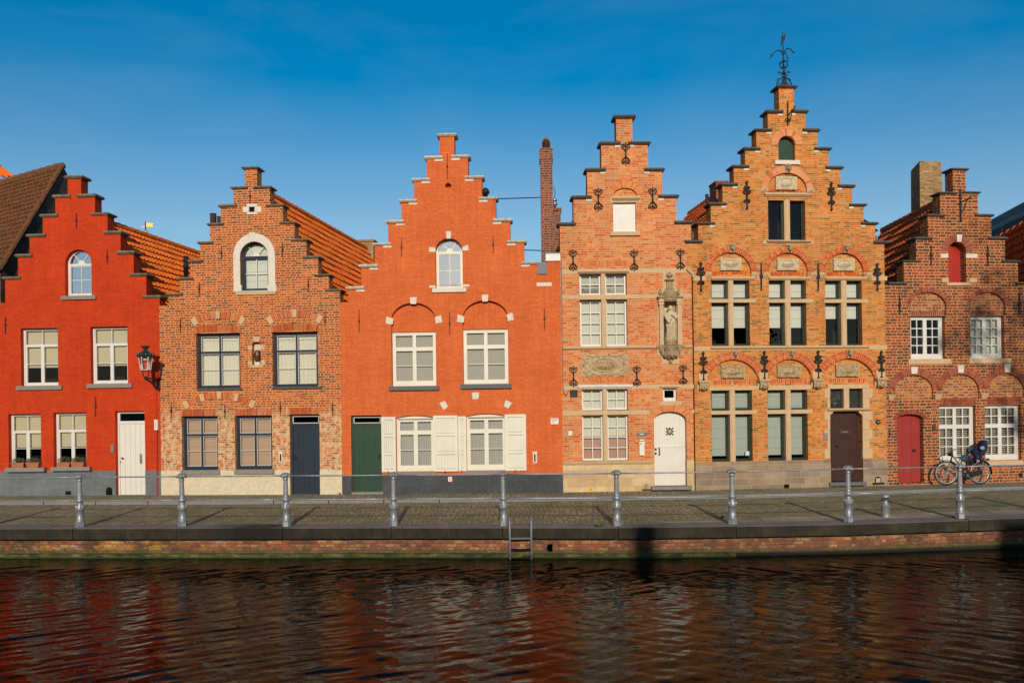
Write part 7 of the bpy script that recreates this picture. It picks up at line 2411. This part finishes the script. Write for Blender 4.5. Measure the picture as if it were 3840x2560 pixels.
M.redpart = m_flat('red_reflector', (0.35, 0.02, 0.03), 0.4)
def wheel(c, yaw):
    m_ = Matrix.Rotation(yaw, 3, 'Z')
    P = lambda a, r, y=0: c + m_ @ Vector((r * math.cos(a), y, r * math.sin(a)))
    ty = MB().tube([P(2 * PI * i / 40, RW - .02) for i in range(40)], .021, 8, closed=True).build('wheel', M.rubber, bk, True)
    ri_ = MB().tube([P(2 * PI * i / 40, RW - .052) for i in range(40)], .014, 6, closed=True).build('rim', M.chrome, ty, True)
    sp = MB()
    for i in range(28):
        a = 2 * PI * i / 28
        sp.tube([P(a + .5 * (1 if i % 2 else -1), .03, .03 * (1 if i % 4 < 2 else -1)), P(a, RW - .055)], .0028, 4)
    sp.build('spokes', M.chrome, ty)
    MB().tube([P(0, 0, -.05), P(0, 0, .05)], .028, 10).build('hub', M.steel, ty)
wheel(fw, R_(-12)); wheel(rw, 0)
fr_ = MB()
head_t, head_b = B_(650, 600), B_(605, 800)
bb = B_(1020, 1150); st_t = B_(1100, 640)
bb.y = head_t.y = head_b.y = st_t.y = 0
fr_.tube([head_t, head_b], .022, 8)
fr_.tube([head_b + Vector((.01, 0, .02)), B_(760, 900) * 1.0, bb], .022, 8)
fr_.tube([head_t + Vector((.01, 0, -.03)), B_(820, 840), st_t * .35 + bb * .65], .018, 8)
fr_.tube([bb, st_t], .018, 8)
for sy in (-.05, .05):
    s2 = Vector((0, sy, 0))
    fr_.tube([bb + s2 * .6, rw + s2], .011, 6); fr_.tube([st_t * .8 + bb * .2 + s2 * .4, rw + s2], .010, 6)
fr_.build('frame', M.bikeblack, bk, True)
fk = MB()
for sy in (-.045, .045):
    fk.tube([head_b + Vector((0, sy * .6, -.01)), B_(580, 900) * .5 + (head_b + fw) * .25 + Vector((0, sy * .5, 0)), fw + Vector((.01, sy, 0))], .012, 6)
fk.tube([head_b, head_t, B_(665, 545)], .016, 8)
fk.build('fork', M.chrome, bk, True)
hb = MB()
c = B_(665, 540); c.y = 0
hb.tube([c, c + Vector((-.03, 0, .06)), B_(690, 462, .20), B_(740, 460, .28)], [.013, .013, .013, .018], 7)
hb.tube([c + Vector((-.03, 0, .06)), B_(600, 540, -.22), B_(560, 560, -.30)], [.013, .013, .018], 7)
hb.ell(B_(620, 590, -.1), .05, .06, .06, 9, 6)
hb.build('handlebar', M.bikeblack, bk, True)
MB().lathe([(.0, 0), (.05, .01), (.055, .03), (.055, .07), (0, .08)], tuple(B_(585, 640, -.05)), 12).build('headlamp', M.bikeblack, bk, True)
sd = MB()
s0 = B_(1130, 540); s0.y = 0
sd.ell(s0 + Vector((.05, 0, 0)), .10, .085, .04, 12, 8).ell(s0 + Vector((-.06, 0, .005)), .09, .035, .028, 10, 7)
sd.build('saddle', M.bikeblack, bk, True)
MB().tube([st_t, s0], .014, 8).build('seat_post', M.chrome, bk, True)
def mudguard(c, a0, a1, yaw=0):
    m_ = Matrix.Rotation(yaw, 3, 'Z')
    vs, fs = [], []
    n = 20
    for i in range(n + 1):
        a = a0 + (a1 - a0) * i / n
        for y, dr in ((-.032, 0), (-.018, .018), (.018, .018), (.032, 0)):
            vs.append(c + m_ @ Vector(((RW + .016 + dr) * math.cos(a), y, (RW + .016 + dr) * math.sin(a))))
    for i in range(n):
        for j in range(3):
            fs.append((i * 4 + j, i * 4 + j + 1, i * 4 + j + 5, i * 4 + j + 4))
    return MB().add(vs, fs).build('mudguard', M.bikeblack, bk, True)
mudguard(fw, R_(20), R_(125), R_(-12)); mudguard(rw, R_(-10), R_(150))
ck = MB().tube([bb + Vector((0, -.07, 0)), bb + Vector((0, .07, 0))], .03, 10)
ck.tube([bb + Vector((0, -.07, 0)), bb + Vector((.10, -.075, -.13))], .012, 6).tube([bb + Vector((0, .07, 0)), bb + Vector((-.10, .075, .13))], .012, 6)
ck.box(bb.x + .06, bb.x + .15, -.17, -.08, bb.z - .145, bb.z - .125).box(bb.x - .15, bb.x - .06, .08, .17, bb.z + .12, bb.z + .14)
ck.build('crank', M.steel, bk)
cc = MB()
d_ = (rw - bb)
pr = []
for t in [PI / 2 + PI * i / 8 for i in range(9)]: pr.append((bb.x + .105 * math.cos(t), bb.z + .105 * math.sin(t)))
for t in [-PI / 2 + PI * i / 8 for i in range(9)]: pr.append((rw.x + .055 * math.cos(t), rw.z + .055 * math.sin(t)))
cc.prism(pr, -.06, -.045)
cc.build('chain_case', M.bikeblack, bk)
rk_ = MB()
for sy in (-.06, .06):
    rk_.tube([rw + Vector((0, sy, 0)), B_(1260, 720, 0) * Vector((1, 0, 1)) + Vector((0, sy, 0)) if False else Vector((rw.x - .05, sy, .74)), Vector((rw.x + .26, sy, .74))], .008, 5)
    rk_.tube([rw + Vector((0, sy, 0)), Vector((rw.x + .18, sy, .74))], .008, 5)
rk_.box(rw.x - .14, rw.x + .27, -.06, .06, .735, .75)
rk_.build('luggage_rack', M.bikeblack, bk)
MB().box(rw.x + .25, rw.x + .28, -.05, .05, .70, .74).build('rear_reflector', M.redpart, bk)
MB().tube([B_(1110, 640, -.04), B_(1180, 660, -.06), B_(1260, 690, -.05)], .022, 7).build('lock', M.redpart, bk, True)
MB().tube([bb + Vector((.10, .05, -.02)), bb + Vector((.06, .14, -bb.z + .02))], .012, 6).build('kick_stand', M.steel, bk)
# child seat
cs = MB()
def shell_loop(cx, cz, wx, wy, n=12): return [Vector((cx + wx * math.cos(2 * PI * i / n), wy * math.sin(2 * PI * i / n), cz)) for i in range(n)]
secs = []
for x, y, wx, wy in ((1345, 620, 150, .17), (1380, 560, 130, .18), (1430, 480, 95, .19), (1455, 400, 90, .20), (1455, 320, 100, .19), (1465, 250, 85, .15), (1490, 212, 45, .09)):
    p = B_(x, y)
    secs.append(shell_loop(p.x, p.z, wx / 7.13 / F * 25.0 * .9, wy))
vs = [v for s_ in secs for v in s_]
n = 12
fs = [(j * n + i, j * n + (i + 1) % n, (j + 1) * n + (i + 1) % n, (j + 1) * n + i) for j in range(len(secs) - 1) for i in range(n)]
fs += [tuple(range(n - 1, -1, -1)), tuple((len(secs) - 1) * n + i for i in range(n))]
cs.add(vs, fs)
for sy in (-.13, .13):
    cs.tube([B_(1230, 510, sy), B_(1290, 620, sy), B_(1310, 760, sy)], [.055, .05, .04], 8)
    cs.tube([B_(1420, 560, sy), B_(1400, 700, sy), B_(1440, 850, sy)], [.05, .045, .03], 8)
cs.tube([B_(1180, 505), B_(1330, 500)], [.05, .06], 8)
so2 = cs.build('child_seat', M.seatblue, bk, True); smooth_sharp(so2, 60)
p = B_(1455, 420, -.19)
MB().ell(p, .075, .02, .055, 12, 8).build('seat_pad', M.seatgrey, so2, True)
MB().ell(B_(1335, 770, -.16), .05, .035, .045, 10, 7).build('foot_rest', M.seatgrey, so2, True)

# ================================================================== neighbours behind the row
def plain_roof(label, name, pts, gable=None, mat=None, wall=None, tw=.22, th=.30):
    e = empty(name, pts[0], label, 'house')
    o0 = Vector(pts[0])
    class S: pass
    s_ = S(); s_.root = e
    r = [Vector(p) - o0 for p in pts]
    House.roof(s_, r[0], r[1], r[2], r[3], mat, tw, th)
    if gable:
        g = [Vector(p) - o0 for p in gable]
        MB().add(g, [tuple(range(len(g)))]).build('wall', wall, e)
    return e, o0
# brown roof to the left of the red house
rR = at_y(*PX(236, 622), 28.6); rL = at_z(*PX(-4, 690), rR.z - .15)
eR = at_y(*PX(2, 1010), 25.35); 
rL2 = rR + (rL - rR) * 2.2
eL = eR + (rL2 - rR) * 1.0
bR = Vector((rR.x + .45, rR.y + 3.8, eR.z))
gx = [Vector((eR.x, eR.y, 0)), eR + Vector((.0, .0, -.12)), rR + Vector((.03, 0, -.10)), bR, Vector((bR.x, bR.y, 0))]
e, o0 = plain_roof('old house with a sagging brown tiled roof and sooty gable at the far left', 'tiled_house', [rR, rL2, eR, eL], gx, M.tile_b, M.brickside, .19, .24)
vg = MB()
for i in range(14):             # verge tiles along the gable edge
    a, b = rR.lerp(eR, i / 14), rR.lerp(eR, (i + 1.05) / 14)
    vg.tube([a - o0 + Vector((0, 0, .03)), b - o0 + Vector((0, 0, .05))], .07, 6)
vg.build('verge_tiles', M.tile_b, e)
MB().quad(rR - o0, rL2 - o0, Vector((rL2.x, rL2.y + 4, eR.z)) - o0, bR - o0).build('rear_roof', M.tile_b, e)
MB().quad(eR - o0 + Vector((0, .1, -.1)), eL - o0 + Vector((0, .1, -.1)), Vector((eL.x, eL.y + .1, 0)) - o0, Vector((eR.x, eR.y + .1, 0)) - o0).build('front_wall', M.brickside, e)
# orange roof behind it
a, b = at_y(*ra(2, 150), 36), at_y(*ra(128, 240), 33)
a0_ = a + Vector((-8, 0, .0))
e, o0 = plain_roof('far house showing only a corner of bright orange tiles above the brown roof', 'tiled_house', [a, a0_, b, Vector((b.x - 8, b.y, b.z))], [Vector((b.x, b.y, 0)), b, a, Vector((a.x + 1.2, a.y + 4, b.z)), Vector((a.x + 1.2, a.y + 4, 0))], M.tile_o, M.brickside)
MB().box(b.x - o0.x - 8, b.x - o0.x - .1, b.y - o0.y + .2, b.y - o0.y + 6, -o0.z, b.z - .3 - o0.z).build('front_wall', M.brickside, e)
# gilded vane on a distant spire
vz = at_y(*ra(1224, 610), 70); vb2 = at_y(*ra(1224, 720), 70)
gv = empty('weather_vane', vb2 - Vector((0, 0, 9)), 'small gilded weather vane far behind the orange tiled roof', 'weather vane')
k_ = vz.z - vb2.z
MB().tube([(0, 0, 6), (0, 0, 9 + k_)], .05, 6).build('rod', M.iron, gv)
MB().ell((0, 0, 9.15), .2, .2, .28, 10, 7).build('ball', M.gold, gv, True)
MB().prism([(.05, 9 + k_ * .62), (.70, 9 + k_ * .62), (.55, 9 + k_ * .75), (.72, 9 + k_ * .85), (.05, 9 + k_ * .95)], -.03, .03).box(-.35, -.05, -.02, .02, 9 + k_ * .60, 9 + k_ * .66).build('flag', M.gold, gv)
MB().lathe([(.9, 0), (.5, 4), (.12, 7.5), (.06, 9)], (0, 0, 0), 8).build('spire', M.slate, gv)
# red roof right of the dark brick house, and the slate roof behind it
a, b = at_y(*rm(1360, 860), 29), at_y(*rm(1568, 745), 27.8)
c_, d_ = at_y(*rm(1380, 1200), 26.8), at_y(*rm(1568, 1300), 26.0)
dirv = (b - a)
e, o0 = plain_roof('house with a red tiled roof at the right edge behind the dark brick gable', 'tiled_house', [a - dirv * .6, b + dirv * 3, Vector((a.x - dirv.x * .6, a.y - 2.2, a.z - 3.4)), Vector((b.x + dirv.x * 3, b.y - 2.2, b.z - 4.0))], None, M.tile_r)
MB().box(-1, 7, -1.5, 5, -o0.z, a.z - 3.0 - o0.z).build('wall', M.brickside, e)
a, b = at_y(*rm(1245, 690), 40), at_y(*rm(1568, 515), 36)
g0, g1 = at_y(*rm(1245, 795), 37.5), at_y(*rm(1568, 640), 33.5)
dv_ = b - a
e = empty('slate_house', a, 'tall house with dark slate roof and pale gutter at the far right', 'house')
S_ = lambda p: Vector(p) - a
MB().quad(S_(a - dv_ * .3), S_(b + dv_), S_(g1 + (g1 - g0)), S_(g0 - (g1 - g0) * .3)).build('roof', M.slate, e)
q0, q1 = g0 - (g1 - g0) * .3, g1 + (g1 - g0)
MB().tube([S_(q0 + Vector((0, -.05, 0))), S_(q1 + Vector((0, -.05, 0)))], .13, 8).build('gutter', M.lead, e)
MB().quad(S_(q0 + Vector((0, .1, -.05))), S_(q1 + Vector((0, .1, -.05))), S_(Vector((q1.x, q1.y + .1, 0))), S_(Vector((q0.x, q0.y + .1, 0)))).build('wall', M.slate, e)
p = at_y(*rm(1357, 760), 36)
MB().tube([S_(p + Vector((0, -.1, 0))), S_(p + Vector((0, -.1, -.9)))], .09, 8).build('down_pipe', M.lead, e)

# ================================================================== across the canal, behind the viewer
M.opp = m_stone('brown_brick_wall', (0.13, 0.09, 0.065), scale=1.5)
def opposite(x, w, ridge, lb, chim=()):
    """brick house with its eaves to the canal; ridge height above the quay"""
    e = empty('far_bank_house', (x, -15, 1.0), lb, 'house', 'houses across the canal')
    ev = ridge - 3.2
    hl = [[(c + a, z + b) for a, b in ((-.5, 0), (.5, 0), (.5, 1.5), (-.5, 1.5))] for c in (-w * .3, 0, w * .3) for z in (.9, 3.6)]
    slab('wall', [(-w / 2, 0), (w / 2, 0), (w / 2, ev), (-w / 2, ev)], hl, -.35, 0, M.opp, e)
    for q in hl:
        MB().prism(q, -.3, -.25).build('window', M.glassd, e)
    P = [(.35, ev), (-3.0, ridge), (-6.35, ev), (-6.2, 0), (-.4, 0), (-.4, ev)]
    n = len(P)
    MB().add([(sx * w / 2, y, z) for sx in (-1, 1) for y, z in P], [tuple(range(n)), tuple(range(2 * n - 1, n - 1, -1))] + [(i, i + n, (i + 1) % n + n, (i + 1) % n) for i in range(n)]).build('roof', M.tile_b, e)
    for cx, cw, ch in chim:
        MB().box(cx - x - cw / 2, cx - x + cw / 2, -3.4, -2.6, ridge - 1, ch).build('chimney', M.brickch, e)
opposite(-26, 10, 10.4, 'low brown brick house across the canal at the left end of its row')
opposite(-16, 10, 10.5, 'brown brick house across the canal, second from the left')
opposite(-6.5, 9, 10.45, 'brown brick house across the canal, next to the wide chimneyed one')
opposite(4.9, 13.8, 10.4, 'wide brown brick house across the canal with a slender chimney added for its shadow', ((4.0, .5, 11.0),))  # unseen chimney, added for the dark patch it casts on the quay
opposite(15.6, 7.6, 11.15, 'tallest brown brick house across the canal', ((13.6, .8, 11.6),))
opposite(24, 10, 11.2, 'brown brick house across the canal at the right end of its row')

# plane tree on the near bank: it throws the dappled shade on the right end of the row
random.seed(77)
tr = empty('tree', (16.4, -3.0, 1.0), 'tall tree on the near bank shading the right end of the row', 'tree')
tk = MB().tube([(0, 0, 0), (.1, 0, 4), (.0, .1, 8), (.1, 0, 12), (.2, 0, 15)], [.30, .25, .19, .12, .04], 9)
for k in range(9):
    t, z = k * 2.4, 9 + k * .6
    tk.tube([(0.05, 0, z), (.9 * math.cos(t), .9 * math.sin(t), z + .8), (1.8 * math.cos(t), 1.8 * math.sin(t), z + 1.3)], [.09, .06, .02], 6)
tk.build('trunk', M.brickside, tr)
cl = MB()
cl_c = [(random.gauss(.2, 1.15), random.gauss(0, 1.2), random.gauss(13.2, 1.55)) for _ in range(46)]
for c in cl_c:
    for _ in range(60):
        p = Vector((random.gauss(c[0], .34), random.gauss(c[1], .34), random.gauss(c[2], .28)))
        d = Vector((random.uniform(-1, 1), random.uniform(-1, 1), random.uniform(-1, 1))).normalized()
        q = d.orthogonal().normalized() * .055
        d *= .10
        cl.add([p - d, p + q, p + d, p - q], [(0, 1, 2, 3)])
cl.build('crown', M.leaf, tr)
